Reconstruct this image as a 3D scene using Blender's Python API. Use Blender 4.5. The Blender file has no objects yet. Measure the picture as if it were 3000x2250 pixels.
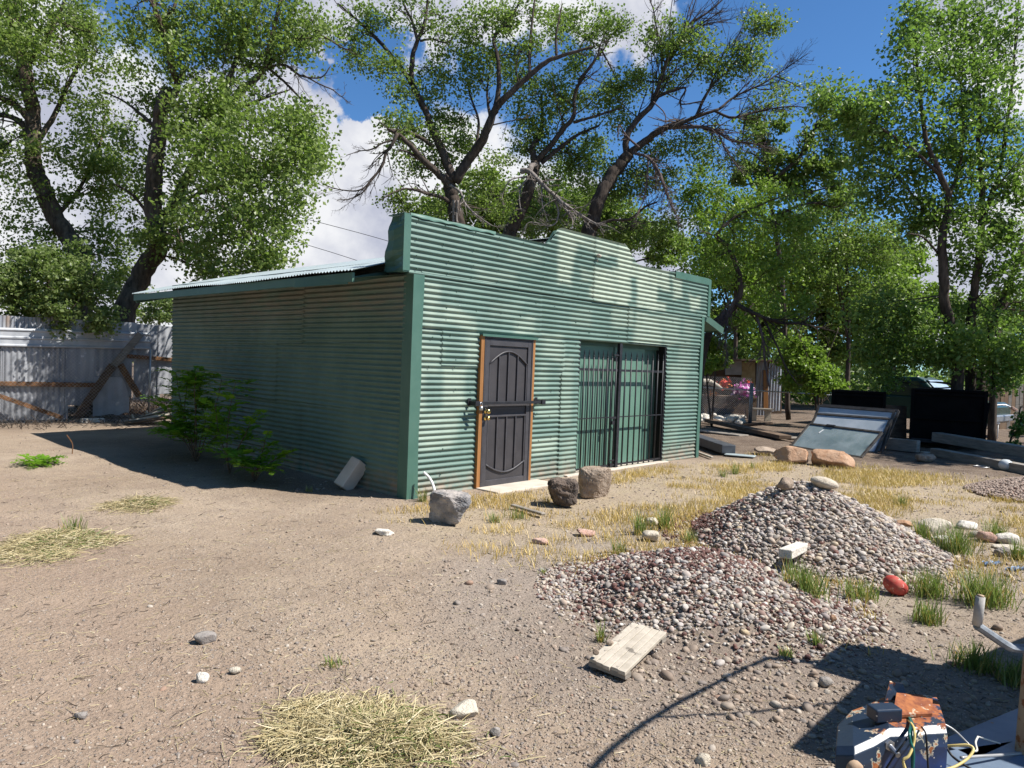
import bpy, bmesh, math, numpy as np
from mathutils import Vector
# ------------------------------------------------------------------ camera, sky, sun
scn = bpy.context.scene
COL = scn.collection
CAM = np.array([-5.4627, -6.7405, 1.6877]); FPX = 2085.1
YAW, PITCH, ROLL = .8226, -.0292, .0377
def basis():
    cy, sy, cp, sp = math.cos(YAW), math.sin(YAW), math.cos(PITCH), math.sin(PITCH)
    f = np.array([sy*cp, cy*cp, sp]); r = np.array([cy, -sy, 0.]); u = np.cross(r, f)
    c, s = math.cos(ROLL), math.sin(ROLL)
    return f, r*c+u*s, u*c-r*s
FW, RT, UP = basis()
def ray(x, y): return FW*FPX+RT*(x-1500)-UP*(y-1125)
def A(x, y, D): return CAM+ray(x, y)*(D/FPX)                       # world point seen at (x, y), D metres deep
def G(x, y, z=0.):                                                 # world point on the ground
    d = ray(x, y); return CAM+d*((z-CAM[2])/d[2])
def depth(P): return float((np.asarray(P)-CAM)@FW)
cd = bpy.data.cameras.new('camera'); cam = bpy.data.objects.new('camera', cd); COL.objects.link(cam)
cd.sensor_fit = 'HORIZONTAL'; cd.sensor_width = 36; cd.lens = 36*FPX/3000; cd.clip_start = .05; cd.clip_end = 3000
from mathutils import Matrix
M4 = Matrix.Identity(4)
for i in range(3):
    M4[i][0], M4[i][1], M4[i][2], M4[i][3] = RT[i], UP[i], -FW[i], CAM[i]
cam.matrix_world = M4
scn.camera = cam
scn.view_settings.view_transform = 'Standard'; scn.view_settings.look = 'None'
scn.view_settings.exposure = 0.70; scn.view_settings.gamma = 1
SUN = np.array([1.15, -1.78, 2.72]); SUN /= np.linalg.norm(SUN)
sl = bpy.data.lights.new('sun', 'SUN'); sl.energy = 5.0; sl.angle = math.radians(.53); sl.color = (1, .962, .90)
so = bpy.data.objects.new('sun', sl); COL.objects.link(so)
so.rotation_euler = Vector(SUN).to_track_quat('Z', 'Y').to_euler()
so.location = (6, -12, 18)
w = bpy.data.worlds.new('World'); scn.world = w; w.use_nodes = True
def build_world():
    nt = w.node_tree; N = nt.nodes; Lk = nt.links
    bg = N['Background']; bg.inputs['Strength'].default_value = .052
    sky = N.new('ShaderNodeTexSky'); sky.sky_type = 'NISHITA'; sky.sun_disc = False
    sky.sun_elevation = math.asin(SUN[2]); sky.sun_rotation = math.atan2(SUN[0], SUN[1])
    sky.altitude = 1700; sky.air_density = 1.0; sky.dust_density = .15; sky.ozone_density = 3.2
    tc = N.new('ShaderNodeTexCoord')
    def math_(op, a, b=None, c=None):
        n = N.new('ShaderNodeMath'); n.operation = op
        for i, v in enumerate((a, b, c)):
            if v is None: continue
            if isinstance(v, (int, float)): n.inputs[i].default_value = v
            else: Lk.new(v, n.inputs[i])
        return n.outputs[0]
    def vmath(op, a, b):
        n = N.new('ShaderNodeVectorMath'); n.operation = op
        for i, v in enumerate((a, b)):
            if v is None: continue
            if isinstance(v, (tuple, list)): n.inputs[i].default_value = v
            else: Lk.new(v, n.inputs[i])
        return n
    def noise(scale, det, rough, vec):
        n = N.new('ShaderNodeTexNoise'); n.inputs['Scale'].default_value = scale; n.inputs['Detail'].default_value = det
        n.inputs['Roughness'].default_value = rough; Lk.new(vec, n.inputs['Vector']); return n
    d0 = tc.outputs['Generated']
    n1 = noise(4.5, 3, .5, d0); n2 = noise(17, 6, .6, d0)
    def warp(base, n, amt):
        s = vmath('SUBTRACT', n.outputs['Color'], (.5, .5, .5))
        m = N.new('ShaderNodeVectorMath'); m.operation = 'SCALE'; Lk.new(s.outputs[0], m.inputs[0]); m.inputs['Scale'].default_value = amt
        return vmath('ADD', base, m.outputs[0]).outputs[0]
    d1 = warp(warp(d0, n1, .22), n2, .13)
    d1 = vmath('NORMALIZE', d1, None).outputs[0]
    def blob(px, py, rp):
        c = ray(px, py); c = c/np.linalg.norm(c); ang = rp/FPX
        dt = vmath('DOT_PRODUCT', d1, tuple(c)).outputs['Value']
        mr = N.new('ShaderNodeMapRange'); mr.interpolation_type = 'SMOOTHSTEP'; Lk.new(dt, mr.inputs['Value'])
        mr.inputs['From Min'].default_value = math.cos(ang*1.12); mr.inputs['From Max'].default_value = math.cos(ang*.86)
        return mr.outputs['Result']
    m = None
    for b in [(250, 760, 480), (700, 640, 360), (1010, 560, 250), (960, 440, 110), (830, 330, 70), (1170, 0, 170), (1480, -90, 200), (1840, -90, 190), (970, 60, 90),
              (1280, 740, 330), (2360, 425, 75), (2290, 440, 50), (1700, 900, 380), (2960, 760, 160), (2650, 860, 200), (-150, 330, 330), (190, 360, 170), (3300, -200, 380)]:
        v = blob(*b); m = v if m is None else math_('MAXIMUM', m, v)
    for b in [(1075, 225, 95), (340, 30, 90), (1130, 300, 60), (1620, 330, 120), (2250, 250, 260), (1420, 300, 90)]:
        m = math_('MULTIPLY', m, math_('SUBTRACT', 1.0, blob(*b)))
    # other clouds round the sky, from noise alone
    shade = noise(5.5, 7, .58, d0); sep = N.new('ShaderNodeSeparateXYZ'); Lk.new(d0, sep.inputs[0])
    bh = vmath('DOT_PRODUCT', d0, tuple(FW)).outputs['Value']
    mb = N.new('ShaderNodeMapRange'); Lk.new(bh, mb.inputs['Value']); mb.inputs['From Min'].default_value = .45; mb.inputs['From Max'].default_value = .25
    n3 = noise(2.6, 7, .55, d0); mc = N.new('ShaderNodeMapRange'); Lk.new(n3.outputs['Fac'], mc.inputs['Value'])
    mc.inputs['From Min'].default_value = .60; mc.inputs['From Max'].default_value = .68
    m = math_('MAXIMUM', m, math_('MULTIPLY', mb.outputs[0], mc.outputs[0]))
    cr = N.new('ShaderNodeValToRGB'); Lk.new(shade.outputs['Fac'], cr.inputs['Fac'])
    e = cr.color_ramp.elements; e[0].position = .38; e[0].color = (.56, .59, .72, 1); e[1].position = .57; e[1].color = (.98, .99, 1.02, 1)
    mx = N.new('ShaderNodeVectorMath'); mx.operation = 'SCALE'; Lk.new(cr.outputs[0], mx.inputs[0]); mx.inputs['Scale'].default_value = 11.
    tint = N.new('ShaderNodeVectorMath'); tint.operation = 'MULTIPLY'; Lk.new(sky.outputs[0], tint.inputs[0]); tint.inputs[1].default_value = (.98, 1.5, 1.86)
    mix = N.new('ShaderNodeMix'); mix.data_type = 'RGBA'
    Lk.new(m, mix.inputs[0]); Lk.new(tint.outputs[0], mix.inputs[6]); Lk.new(mx.outputs[0], mix.inputs[7])
    Lk.new(mix.outputs[2], bg.inputs['Color'])
build_world()

# ------------------------------------------------------------------ helpers
def lin(r, g, b):
    return tuple((c/255/12.92 if c/255 <= .04045 else ((c/255+.055)/1.055)**2.4) for c in (r, g, b))
class MB:
    def __init__(s): s.v = []; s.f = []; s.n = 0; s.at = {}
    def add(s, V, F, m=0, **at):
        V = np.asarray(V, float).reshape(-1, 3)
        s.v.append(V)
        for k, a in at.items(): s.at.setdefault(k, []).append(np.broadcast_to(np.asarray(a, float), (len(V),)))
        if isinstance(F, np.ndarray): s.f.append((F+s.n, m))
        else:
            by = {}
            for q in F: by.setdefault(len(q), []).append(q)
            for k, q in by.items(): s.f.append((np.array(q)+s.n, m))
        s.n += len(V); return s
    def box(s, c, size, R=None, m=0):
        x, y, z = np.array(size)/2
        V = np.array([(-x,-y,-z),(x,-y,-z),(x,y,-z),(-x,y,-z),(-x,-y,z),(x,-y,z),(x,y,z),(-x,y,z)])
        if R is not None: V = V@np.asarray(R).T
        return s.add(V+np.array(c), [(0,3,2,1),(4,5,6,7),(0,1,5,4),(1,2,6,5),(2,3,7,6),(3,0,4,7)], m)
    def span(s, a, b, m=0):
        a = np.array(a, float); b = np.array(b, float); return s.box((a+b)/2, np.abs(b-a), None, m)
    def beam(s, p0, p1, wd, ht, up=(0, 0, 1), m=0):
        p0 = np.array(p0, float); p1 = np.array(p1, float); d = p1-p0; L = np.linalg.norm(d); d /= L
        n = np.cross(np.array(up, float), d); n /= np.linalg.norm(n); k = np.cross(d, n)
        return s.box((p0+p1)/2, (L, wd, ht), np.stack([d, n, k], 1), m)
    def tube(s, P, R, n=6, m=0, caps=True, sq=1.):
        P = np.asarray(P, float); R = np.broadcast_to(np.asarray(R, float), (len(P),))
        T = np.gradient(P, axis=0); T /= np.linalg.norm(T, axis=1)[:, None]+1e-9
        ref = np.array([0, 0, 1.]) if abs(T[:, 2]).mean() < .8 else np.array([1., 0, 0])
        U = np.cross(T, ref); U /= np.linalg.norm(U, axis=1)[:, None]+1e-9; W = np.cross(T, U)
        a = np.arange(n)*2*np.pi/n
        V = P[:, None]+R[:, None, None]*(np.cos(a)[None, :, None]*U[:, None]+sq*np.sin(a)[None, :, None]*W[:, None])
        i = np.arange(len(P)-1)[:, None]*n; j = np.arange(n)[None]; k = (j+1) % n
        F = np.stack([i+j, i+k, i+n+k, i+n+j], -1).reshape(-1, 4)
        s.add(V.reshape(-1, 3), F[:, ::-1].copy(), m)
        if caps:
            b = s.n-len(P)*n
            s.f.append((np.arange(n)[None]+b, m)); s.f.append((np.arange(n)[None, ::-1]+b+(len(P)-1)*n, m))
        return s
    def lathe(s, prof, c, axis=(0, 0, 1), n=16, m=0):
        ax = np.array(axis, float); ax /= np.linalg.norm(ax); ref = np.array([1., 0, 0]) if abs(ax[0]) < .8 else np.array([0, 1., 0])
        U = np.cross(ax, ref); U /= np.linalg.norm(U); W = np.cross(ax, U); a = np.arange(n)*2*np.pi/n
        V = np.array([[np.array(c)+ax*z+r*(math.cos(t)*U+math.sin(t)*W) for t in a] for r, z in prof])
        i = np.arange(len(prof)-1)[:, None]*n; j = np.arange(n)[None]; k = (j+1) % n
        return s.add(V.reshape(-1, 3), np.stack([i+j, i+k, i+n+k, i+n+j], -1).reshape(-1, 4), m)
    def build(s, name, mats, parent=None, smooth=False, bevel=0, loc=None):
        V = np.concatenate(s.v); org = np.zeros(3)
        r = parent
        while r is not None and r.parent is not None: r = r.parent
        if r is not None: org = np.array(r.location)
        elif loc is not None: org = np.array(loc, float)
        V = V-org
        me = bpy.data.meshes.new(name)
        me.vertices.add(len(V)); me.vertices.foreach_set('co', V.astype(np.float32).ravel())
        li = np.concatenate([f.ravel() for f, _ in s.f]); tot = np.concatenate([np.full(len(f), f.shape[1]) for f, _ in s.f])
        mi = np.concatenate([np.full(len(f), m) for f, m in s.f])
        st = np.concatenate([[0], np.cumsum(tot)[:-1]])
        me.loops.add(len(li)); me.loops.foreach_set('vertex_index', li.astype(np.int32))
        me.polygons.add(len(tot)); me.polygons.foreach_set('loop_start', st.astype(np.int32))
        me.polygons.foreach_set('material_index', mi.astype(np.int32))
        if smooth: me.polygons.foreach_set('use_smooth', np.ones(len(tot), bool))
        else: me.polygons.foreach_set('use_smooth', np.zeros(len(tot), bool))
        me.update(calc_edges=True)
        for k, a in s.at.items():
            at = me.attributes.new(k, 'FLOAT', 'POINT'); at.data.foreach_set('value', np.concatenate(a).astype(np.float32))
        for m in (mats if isinstance(mats, (list, tuple)) else [mats]): me.materials.append(m)
        o = bpy.data.objects.new(name, me); COL.objects.link(o)
        if parent is not None: o.parent = parent
        else: o.location = org
        if bevel:
            b = o.modifiers.new('bevel', 'BEVEL'); b.width = bevel; b.segments = 2; b.limit_method = 'ANGLE'; b.angle_limit = math.radians(40)
        return o
def tag(o, label=None, cat=None, group=None, kind=None):
    if label: o['label'] = label
    if cat: o['category'] = cat
    if group: o['group'] = group
    if kind: o['kind'] = kind
    return o
def thing(name, label, cat, loc=(0, 0, 0), group=None):
    o = bpy.data.objects.new(name, None); COL.objects.link(o); o.location = loc; o.empty_display_size = .2
    return tag(o, label, cat, group)
def ico(sub):
    bm = bmesh.new(); bmesh.ops.create_icosphere(bm, subdivisions=sub, radius=1)
    bm.verts.ensure_lookup_table(); V = np.array([v.co for v in bm.verts]); F = np.array([[v.index for v in f.verts] for f in bm.faces]); bm.free()
    return V, F
ICO1, ICO2, ICO3, ICO4, ICO5 = ico(1), ico(2), ico(3), ico(4), ico(6)
def nz(P, s, seed=0):                                              # cheap smooth noise in -1..1
    r = np.random.default_rng(seed); o = np.zeros(len(P))
    for k in range(9):
        d = r.normal(size=3); d /= np.linalg.norm(d); fr = s*r.uniform(.6, 1.9)
        o += np.sin(P@d*fr+r.uniform(0, 6.28))/(1+k*.15)
    return o/4.2
def rotz(a): c, s = math.cos(a), math.sin(a); return np.array([[c, -s, 0], [s, c, 0], [0, 0, 1]])
def rot(ax, a):
    ax = np.array(ax, float); ax /= np.linalg.norm(ax); K = np.array([[0, -ax[2], ax[1]], [ax[2], 0, -ax[0]], [-ax[1], ax[0], 0]])
    return np.eye(3)+math.sin(a)*K+(1-math.cos(a))*K@K
def spline(P, n):                                                  # Catmull-Rom through P
    P = np.asarray(P, float)
    if len(P) == 2: return P[0]+(P[1]-P[0])*np.linspace(0, 1, n)[:, None]
    Q = np.vstack([2*P[0]-P[1], P, 2*P[-1]-P[-2]]); t = np.linspace(0, len(P)-1-1e-6, n); i = t.astype(int); u = (t-i)[:, None]
    a, b, c, d = Q[i], Q[i+1], Q[i+2], Q[i+3]
    return .5*(2*b+(c-a)*u+(2*a-5*b+4*c-d)*u**2+(3*b-a-3*c+d)*u**3)
def sstep(a, b, x): t = np.clip((x-a)/(b-a), 0, 1); return t*t*(3-2*t)
def hx(x, y):                                                      # small unevenness of the dirt
    x = np.asarray(x, float); y = np.asarray(y, float); P = np.stack([x, y, 0*x], -1)
    sh = P.shape[:-1]; P = P.reshape(-1, 3)
    return (.022*nz(P, 1.5, 3)+.010*nz(P, 5.5, 4)+.006*nz(P, 17, 5)+.004*nz(P, 41, 6)).reshape(sh)
PILES = [(1.78, -4.12, 1.22, .70, 1.25), (-.55, -4.22, 1.08, .31, 1.5)]
def pile_h(i, x, y):
    cx, cy, R, H, k = PILES[i]; P = np.stack([np.asarray(x, float), np.asarray(y, float), 0*np.asarray(x, float)], -1).reshape(-1, 3)
    d = np.hypot(P[:, 0]-cx, P[:, 1]-cy)*(1+.16*nz(P, 2.2, 20+i))/R
    h = H*np.clip(1-np.sqrt(d*d+.012), 0, None) if k < 1.4 else H*np.clip(1-d*d, 0, None)**1.5
    return (h+.02*nz(P, 8, 30+i)*(d < .95)).reshape(np.shape(x))
def gz(x, y): return hx(x, y)+np.maximum(pile_h(0, x, y), 0)+np.maximum(pile_h(1, x, y), 0)
def GG(px, py):                                                    # ground point with the unevenness
    P = G(px, py)
    for _ in range(4): P = G(px, py, float(gz(P[0], P[1])))
    return P

# ------------------------------------------------------------------ materials
MATS = {}
class NT:
    def __init__(s, name):
        s.m = bpy.data.materials.new(name); s.m.use_nodes = True; s.t = s.m.node_tree; s.N = s.t.nodes; s.L = s.t.links
        s.b = s.N['Principled BSDF']; s.out = s.N['Material Output']; s.pos = s.N.new('ShaderNodeNewGeometry')
    def n(s, t, **k):
        n = s.N.new(t)
        for a, b in k.items():
            if a.startswith('_'): setattr(n, a[1:], b)
        return n
    def set(s, sock, v):
        if isinstance(v, (int, float)): sock.default_value = v
        elif isinstance(v, (tuple, list)): sock.default_value = tuple(v)+((1,) if len(v) == 3 and len(sock.default_value) == 4 else ())
        else: s.L.new(v, sock)
    def noise(s, sc, det=4, ro=.55, vec=None, stretch=None):
        n = s.N.new('ShaderNodeTexNoise'); n.inputs['Scale'].default_value = sc; n.inputs['Detail'].default_value = det; n.inputs['Roughness'].default_value = ro
        v = vec or s.pos.outputs['Position']
        if stretch:
            q = s.N.new('ShaderNodeVectorMath'); q.operation = 'MULTIPLY'; s.L.new(v, q.inputs[0]); q.inputs[1].default_value = stretch; v = q.outputs[0]
        s.L.new(v, n.inputs['Vector']); return n.outputs['Fac']
    def vor(s, sc, feat='F1', out='Distance', vec=None):
        n = s.N.new('ShaderNodeTexVoronoi'); n.feature = feat; n.inputs['Scale'].default_value = sc; s.L.new(vec or s.pos.outputs['Position'], n.inputs['Vector']); return n.outputs[out]
    def mr(s, v, a, b, c=0., d=1.):
        n = s.N.new('ShaderNodeMapRange'); s.L.new(v, n.inputs[0])
        for i, k in enumerate((a, b, c, d)): n.inputs[i+1].default_value = k
        return n.outputs[0]
    def mix(s, f, a, b, mode='MIX'):
        n = s.N.new('ShaderNodeMix'); n.data_type = 'RGBA'; n.blend_type = mode; s.set(n.inputs[0], f); s.set(n.inputs[6], a); s.set(n.inputs[7], b); return n.outputs[2]
    def ma(s, op, a, b=0.):
        n = s.N.new('ShaderNodeMath'); n.operation = op; s.set(n.inputs[0], a); s.set(n.inputs[1], b); return n.outputs[0]
    def ramp(s, v, stops, const=False):
        n = s.N.new('ShaderNodeValToRGB'); s.L.new(v, n.inputs[0]); e = n.color_ramp.elements
        if const: n.color_ramp.interpolation = 'CONSTANT'
        e[0].position, e[0].color = stops[0][0], tuple(stops[0][1])+(1,); e[1].position, e[1].color = stops[-1][0], tuple(stops[-1][1])+(1,)
        for p, c in stops[1:-1]: q = e.new(p); q.color = tuple(c)+(1,)
        return n.outputs[0]
    def attr(s, name): n = s.N.new('ShaderNodeAttribute'); n.attribute_name = name; return n.outputs['Fac']
    def isl(s): return s.pos.outputs['Random Per Island']
    def bump(s, h, st=.3, dist=.01):
        n = s.N.new('ShaderNodeBump'); n.inputs['Strength'].default_value = st; n.inputs['Distance'].default_value = dist; s.L.new(h, n.inputs['Height']); s.L.new(n.outputs[0], s.b.inputs['Normal'])
    def fin(s, col, rough=.7, metal=0., spec=.4):
        s.set(s.b.inputs['Base Color'], col); s.set(s.b.inputs['Roughness'], rough); s.set(s.b.inputs['Metallic'], metal); s.b.inputs['Specular IOR Level'].default_value = spec
        MATS[s.m.name] = s.m; return s.m
def simple(name, c1, c2, sc=6., rough=.7, metal=0., bump=.2, bsc=40., stretch=None, spec=.35, spots=None):
    t = NT(name); c = t.mix(t.mr(t.noise(sc, 6, .6, stretch=stretch), .36, .64), c1, c2)
    if spots: c = t.mix(t.mr(t.noise(spots[0], 5, .6), spots[1], spots[1]+.05), c, spots[2])
    if bump: t.bump(t.noise(bsc, 4, .6, stretch=stretch), bump, .006)
    return t.fin(c, rough, metal, spec)
GREEN1, GREEN2 = (.088, .152, .124), (.12, .194, .159)
def green_paint():
    t = NT('green_paint')
    c = t.mix(t.mr(t.noise(1.3, 5, .6), .35, .65), GREEN1, GREEN2)
    c = t.mix(t.mr(t.noise(9, 5, .65, stretch=(1, 1, .25)), .5, .75, 0, .35), c, (.12, .22, .175))
    p = t.attr('pale'); pn = t.ma('MULTIPLY', p, t.mr(t.noise(7, 5, .6), .25, .55, .72, 1.))
    c = t.mix(pn, c, (.36, .415, .32))
    b = t.ma('MULTIPLY', t.attr('worn'), t.mr(t.noise(4, 6, .65, stretch=(1, .35, 3)), .35, .6))
    c = t.mix(b, c, (.215, .185, .145))
    d = t.ma('MULTIPLY', t.attr('dirt'), t.mr(t.noise(6, 5, .6), .3, .65)); c = t.mix(d, c, (.27, .21, .155))
    sp = t.mr(t.vor(5.5), .02, .028, 1, 0); sp = t.ma('MULTIPLY', sp, t.mr(t.noise(1.1), .57, .6)); c = t.mix(sp, c, (.6, .62, .55))
    t.bump(t.noise(60, 4, .6), .08, .004)
    return t.fin(c, t.mr(t.noise(5), .3, .7, .42, .6), 0., .4)
GP = green_paint()
TRIM = simple('green_trim_paint', (.06, .135, .102), (.08, .16, .122), 2.5, .45, 0, .06, 30)
DKGREEN = simple('dark_green_paint', (.05, .105, .082), (.075, .14, .105), 3, .6)
PANELG = simple('pale_green_panel', (.105, .20, .15), (.13, .235, .18), 1.5, .5, 0, .05)
GALV = simple('galvanised_roof', (.36, .42, .43), (.46, .52, .52), 2.2, .42, .15, .05, 30)
BLACKI = simple('black_iron', (.014, .014, .017), (.026, .026, .03), 9, .5, 0, .1)
DOORM = simple('door_charcoal', (.042, .038, .040), (.054, .049, .051), 4, .55, 0, .1, 90)
DOORF = simple('door_frame_metal', (.05, .047, .051), (.065, .061, .066), 6, .45, 0, .06)
ORWOOD = simple('orange_wood', (.26, .115, .035), (.36, .165, .055), 3, .6, 0, .2, 60, (4, 4, .4))
BRASS = simple('brass', (.62, .45, .16), (.72, .55, .22), 10, .25, 1., 0)
STEEL = simple('steel', (.35, .35, .36), (.5, .5, .5), 10, .4, .8, .05)
CONC = simple('concrete', (.46, .40, .33), (.58, .51, .42), 3, .9, 0, .25, 50)
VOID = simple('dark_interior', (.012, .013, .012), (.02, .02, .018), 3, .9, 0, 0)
RAWWOOD = simple('grey_weathered_wood', (.20, .175, .145), (.31, .27, .225), 4, .85, 0, .4, 40, (1, 1, 6))
BRWOOD = simple('brown_old_wood', (.085, .055, .036), (.17, .115, .075), 5, .85, 0, .4, 40, (1, 1, 3))
RUSTW = simple('rust_brown_wood', (.10, .052, .025), (.25, .125, .055), 9, .85, 0, .5, 30)
PALEW = simple('pale_board', (.40, .35, .28), (.53, .465, .38), 9, .85, 0, .4, 40, spots=(14, .60, (.19, .165, .135)))
def bark(name, a, b):
    t = NT(name); n = t.noise(11, 6, .65, stretch=(1, 1, .22)); v = t.vor(16, 'DISTANCE_TO_EDGE', 'Distance')
    c = t.mix(t.mr(n, .35, .65), a, b); c = t.mix(t.mr(t.noise(.8), .45, .65, 0, .5), c, tuple(x*.6 for x in a))
    t.bump(n, .9, .03); return t.fin(c, .95, 0, .15)
BARK = bark('cottonwood_bark', (.055, .042, .032), (.17, .13, .098))
BARKD = bark('dark_bark', (.04, .031, .026), (.11, .085, .067))
DEADW = bark('dead_grey_wood', (.16, .135, .12), (.33, .29, .26))
TWIGP = bark('purple_brown_twig', (.085, .062, .06), (.17, .13, .12))
def leaf(name, c1, c2, c3, trans=.52):
    t = NT(name); r = t.isl()
    c = t.ramp(r, [(0, c1), (.5, c2), (1, c3)])
    c = t.mix(t.mr(t.noise(.55, 2), .4, .62, 0, .42), c, tuple(.75*x for x in c1))
    m = t.fin(c, .42, 0, .42)
    tr = t.n('ShaderNodeBsdfTranslucent'); cc = t.mix(.5, c, (.16, .30, .025), 'MIX'); t.L.new(cc, tr.inputs[0])
    mx = t.n('ShaderNodeMixShader'); mx.inputs[0].default_value = trans; t.L.new(t.b.outputs[0], mx.inputs[1]); t.L.new(tr.outputs[0], mx.inputs[2]); t.L.new(mx.outputs[0], t.out.inputs[0])
    return m
LEAF1 = leaf('cottonwood_leaf', (.15, .21, .045), (.23, .30, .07), (.34, .41, .13))
LEAF2 = leaf('elm_leaf', (.14, .20, .04), (.21, .28, .06), (.32, .39, .11))
LEAF3 = leaf('ash_leaf', (.12, .20, .045), (.19, .29, .06), (.29, .40, .10))  # leaf green of the right-hand ash trees and the sapling
LEAF4 = leaf('bright_leaf', (.15, .24, .03), (.22, .32, .045), (.31, .41, .08))
LEAFP = leaf('locust_leaf', (.13, .29, .015), (.19, .39, .02), (.28, .48, .035), .5)
LEAFB = leaf('bush_leaf', (.15, .20, .06), (.21, .27, .09), (.30, .36, .14))
GRASSG = leaf('green_grass', (.15, .21, .05), (.22, .28, .08), (.36, .36, .15), .35)
GRASSY = leaf('dry_grass', (.50, .32, .085), (.62, .43, .13), (.70, .54, .22), .25)
STRAW = leaf('straw', (.52, .41, .21), (.70, .59, .36), (.42, .37, .18), .2)
def pebble_mat(name, stops):
    t = NT(name); c = t.ramp(t.isl(), stops); c = t.mix(t.mr(t.noise(45, 3), .35, .65, .1, .42), c, (.20, .15, .12)); t.bump(t.noise(120, 2), .15, .003)
    return t.fin(c, .75, 0, .3)
RIVER = pebble_mat('river_pebble', [(0, (.20, .185, .175)), (.12, (.48, .42, .35)), (.24, (.29, .27, .255)), (.36, (.58, .50, .40)), (.46, (.40, .31, .245)), (.56, (.16, .16, .165)), (.66, (.62, .56, .49)), (.76, (.36, .34, .335)), (.85, (.27, .16, .125)), (.93, (.70, .66, .60)), (1, (.50, .38, .22))])
LAVA = pebble_mat('red_lava_stone', [(0, (.065, .028, .026)), (.5, (.115, .042, .036)), (1, (.18, .075, .06))])
DIRTP = pebble_mat('dirt_pebble', [(0, (.22, .165, .125)), (.2, (.36, .28, .21)), (.4, (.28, .22, .17)), (.55, (.20, .18, .165)), (.7, (.42, .35, .27)), (.85, (.15, .12, .105)), (.94, (.52, .46, .38)), (1, (.31, .19, .13))])
def ground_mat():
    t = NT('dirt_ground')
    base = t.ramp(t.noise(.45, 6, .6), [(.3, (.268, .199, .141)), (.5, (.342, .264, .192)), (.7, (.42, .333, .248))])
    base = t.mix(t.mr(t.noise(2.6, 6, .65), .45, .68, 0, .55), base, (.235, .178, .138))
    base = t.mix(t.mr(t.noise(14, 5, .6), .5, .72, 0, .45), base, (.40, .32, .25))
    base = t.mix(t.ma('MULTIPLY', t.attr('red'), .35), base, (.30, .205, .155))
    base = t.mix(t.ma('MULTIPLY', t.attr('tan'), t.mr(t.noise(3.5, 5), .35, .6, .35, .95)), base, (.37, .295, .20))
    base = t.mix(t.ma('MULTIPLY', t.attr('gravel'), .45), base, (.27, .235, .21))
    base = t.mix(t.ma('MULTIPLY', t.attr('litter'), t.mr(t.noise(2.2, 6, .65), .3, .6, .55, 1)), base, (.115, .082, .06))
    g1 = t.vor(75, 'F1', 'Color'); g2 = t.vor(75); sp = t.n('ShaderNodeSeparateColor'); t.L.new(g1, sp.inputs[0])
    pc = t.ramp(sp.outputs[0], [(0, (.15, .12, .105)), (.3, (.30, .23, .18)), (.6, (.22, .19, .17)), (.8, (.44, .37, .29)), (1, (.56, .5, .43))])
    mk = t.ma('MULTIPLY', t.mr(g2, .32, .40, 1, 0), t.mr(sp.outputs[1], .40, .45)); mk = t.ma('MULTIPLY', mk, t.mr(t.noise(1.7, 4), .30, .48))
    c = t.mix(mk, base, pc)
    h = t.ma('ADD', t.ma('MULTIPLY', t.noise(26, 6, .65), 1.), t.ma('MULTIPLY', mk, .35)); t.bump(h, .9, .028)
    return t.fin(c, .95, 0, .15)
GROUND = ground_mat()
def tin_mat():
    t = NT('old_galvanised_tin'); c = t.ramp(t.noise(1.6, 6, .65, stretch=(1, 1, .35)), [(.3, (.20, .21, .235)), (.5, (.30, .31, .335)), (.7, (.44, .45, .47))])
    c = t.mix(t.mr(t.noise(7, 6, .7), .62, .72), c, (.72, .73, .75)); c = t.mix(t.mr(t.noise(2.7, 5, .6, stretch=(1, 1, .2)), .66, .74, 0, .7), c, (.30, .2, .13))
    return t.fin(c, .6, .25, .4)
TIN = tin_mat()
TINW = simple('pale_tin', (.36, .375, .40), (.50, .51, .53), 3, .55, .2, .1)
WHITEP = simple('white_paint', (.72, .71, .68), (.80, .79, .76), 5, .6, 0, .05, spots=(14, .68, (.4, .37, .33)))
BLACKP = simple('black_paint', (.004, .004, .0045), (.007, .007, .0075), 3, .85, 0, .08, spec=.06)
def blue_rust():
    t = NT('chipped_blue_paint'); c = t.mix(t.mr(t.noise(4, 4), .5, .66), (.016, .028, .052), (.022, .05, .17))
    n = t.noise(9.5, 6, .62); r = t.mix(t.mr(t.noise(30), .4, .6), (.36, .12, .035), (.20, .055, .02))
    m = t.ma('MAXIMUM', t.mr(n, .595, .62), t.mr(t.ma('ADD', t.attr('rust'), t.mr(n, .3, .7, -.35, .35)), .5, .55)); c = t.mix(m, c, r)
    e = t.ma('MULTIPLY', t.mr(n, .578, .595), t.mr(n, .605, .62, 1, 0)); c = t.mix(t.ma('MULTIPLY', e, .7), c, (.6, .55, .4))
    s = t.ma('MULTIPLY', t.mr(t.vor(38), .10, .14, 1, 0), t.mr(t.noise(9), .52, .56)); c = t.mix(s, c, (.6, .55, .48))
    t.bump(t.noise(40), .25, .004); return t.fin(c, t.mix(m, (.38,)*3, (.85,)*3), 0, .5)
BLUER = blue_rust()
BLUEM = simple('faded_blue_steel', (.11, .15, .21), (.17, .215, .28), 5, .5, 0, .15, spots=(16, .66, (.3, .14, .06)))
RUST = simple('rusty_steel', (.30, .19, .115), (.42, .31, .21), 9, .85, 0, .4, 30, (1, 1, .4), spots=(13, .56, (.23, .085, .03)))
GREYM = simple('hammered_grey_metal', (.17, .19, .215), (.33, .35, .37), 26, .5, .4, .3)
FABR = simple('worn_grip_fabric', (.32, .305, .285), (.43, .41, .38), 18, .9, 0, .3)
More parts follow.
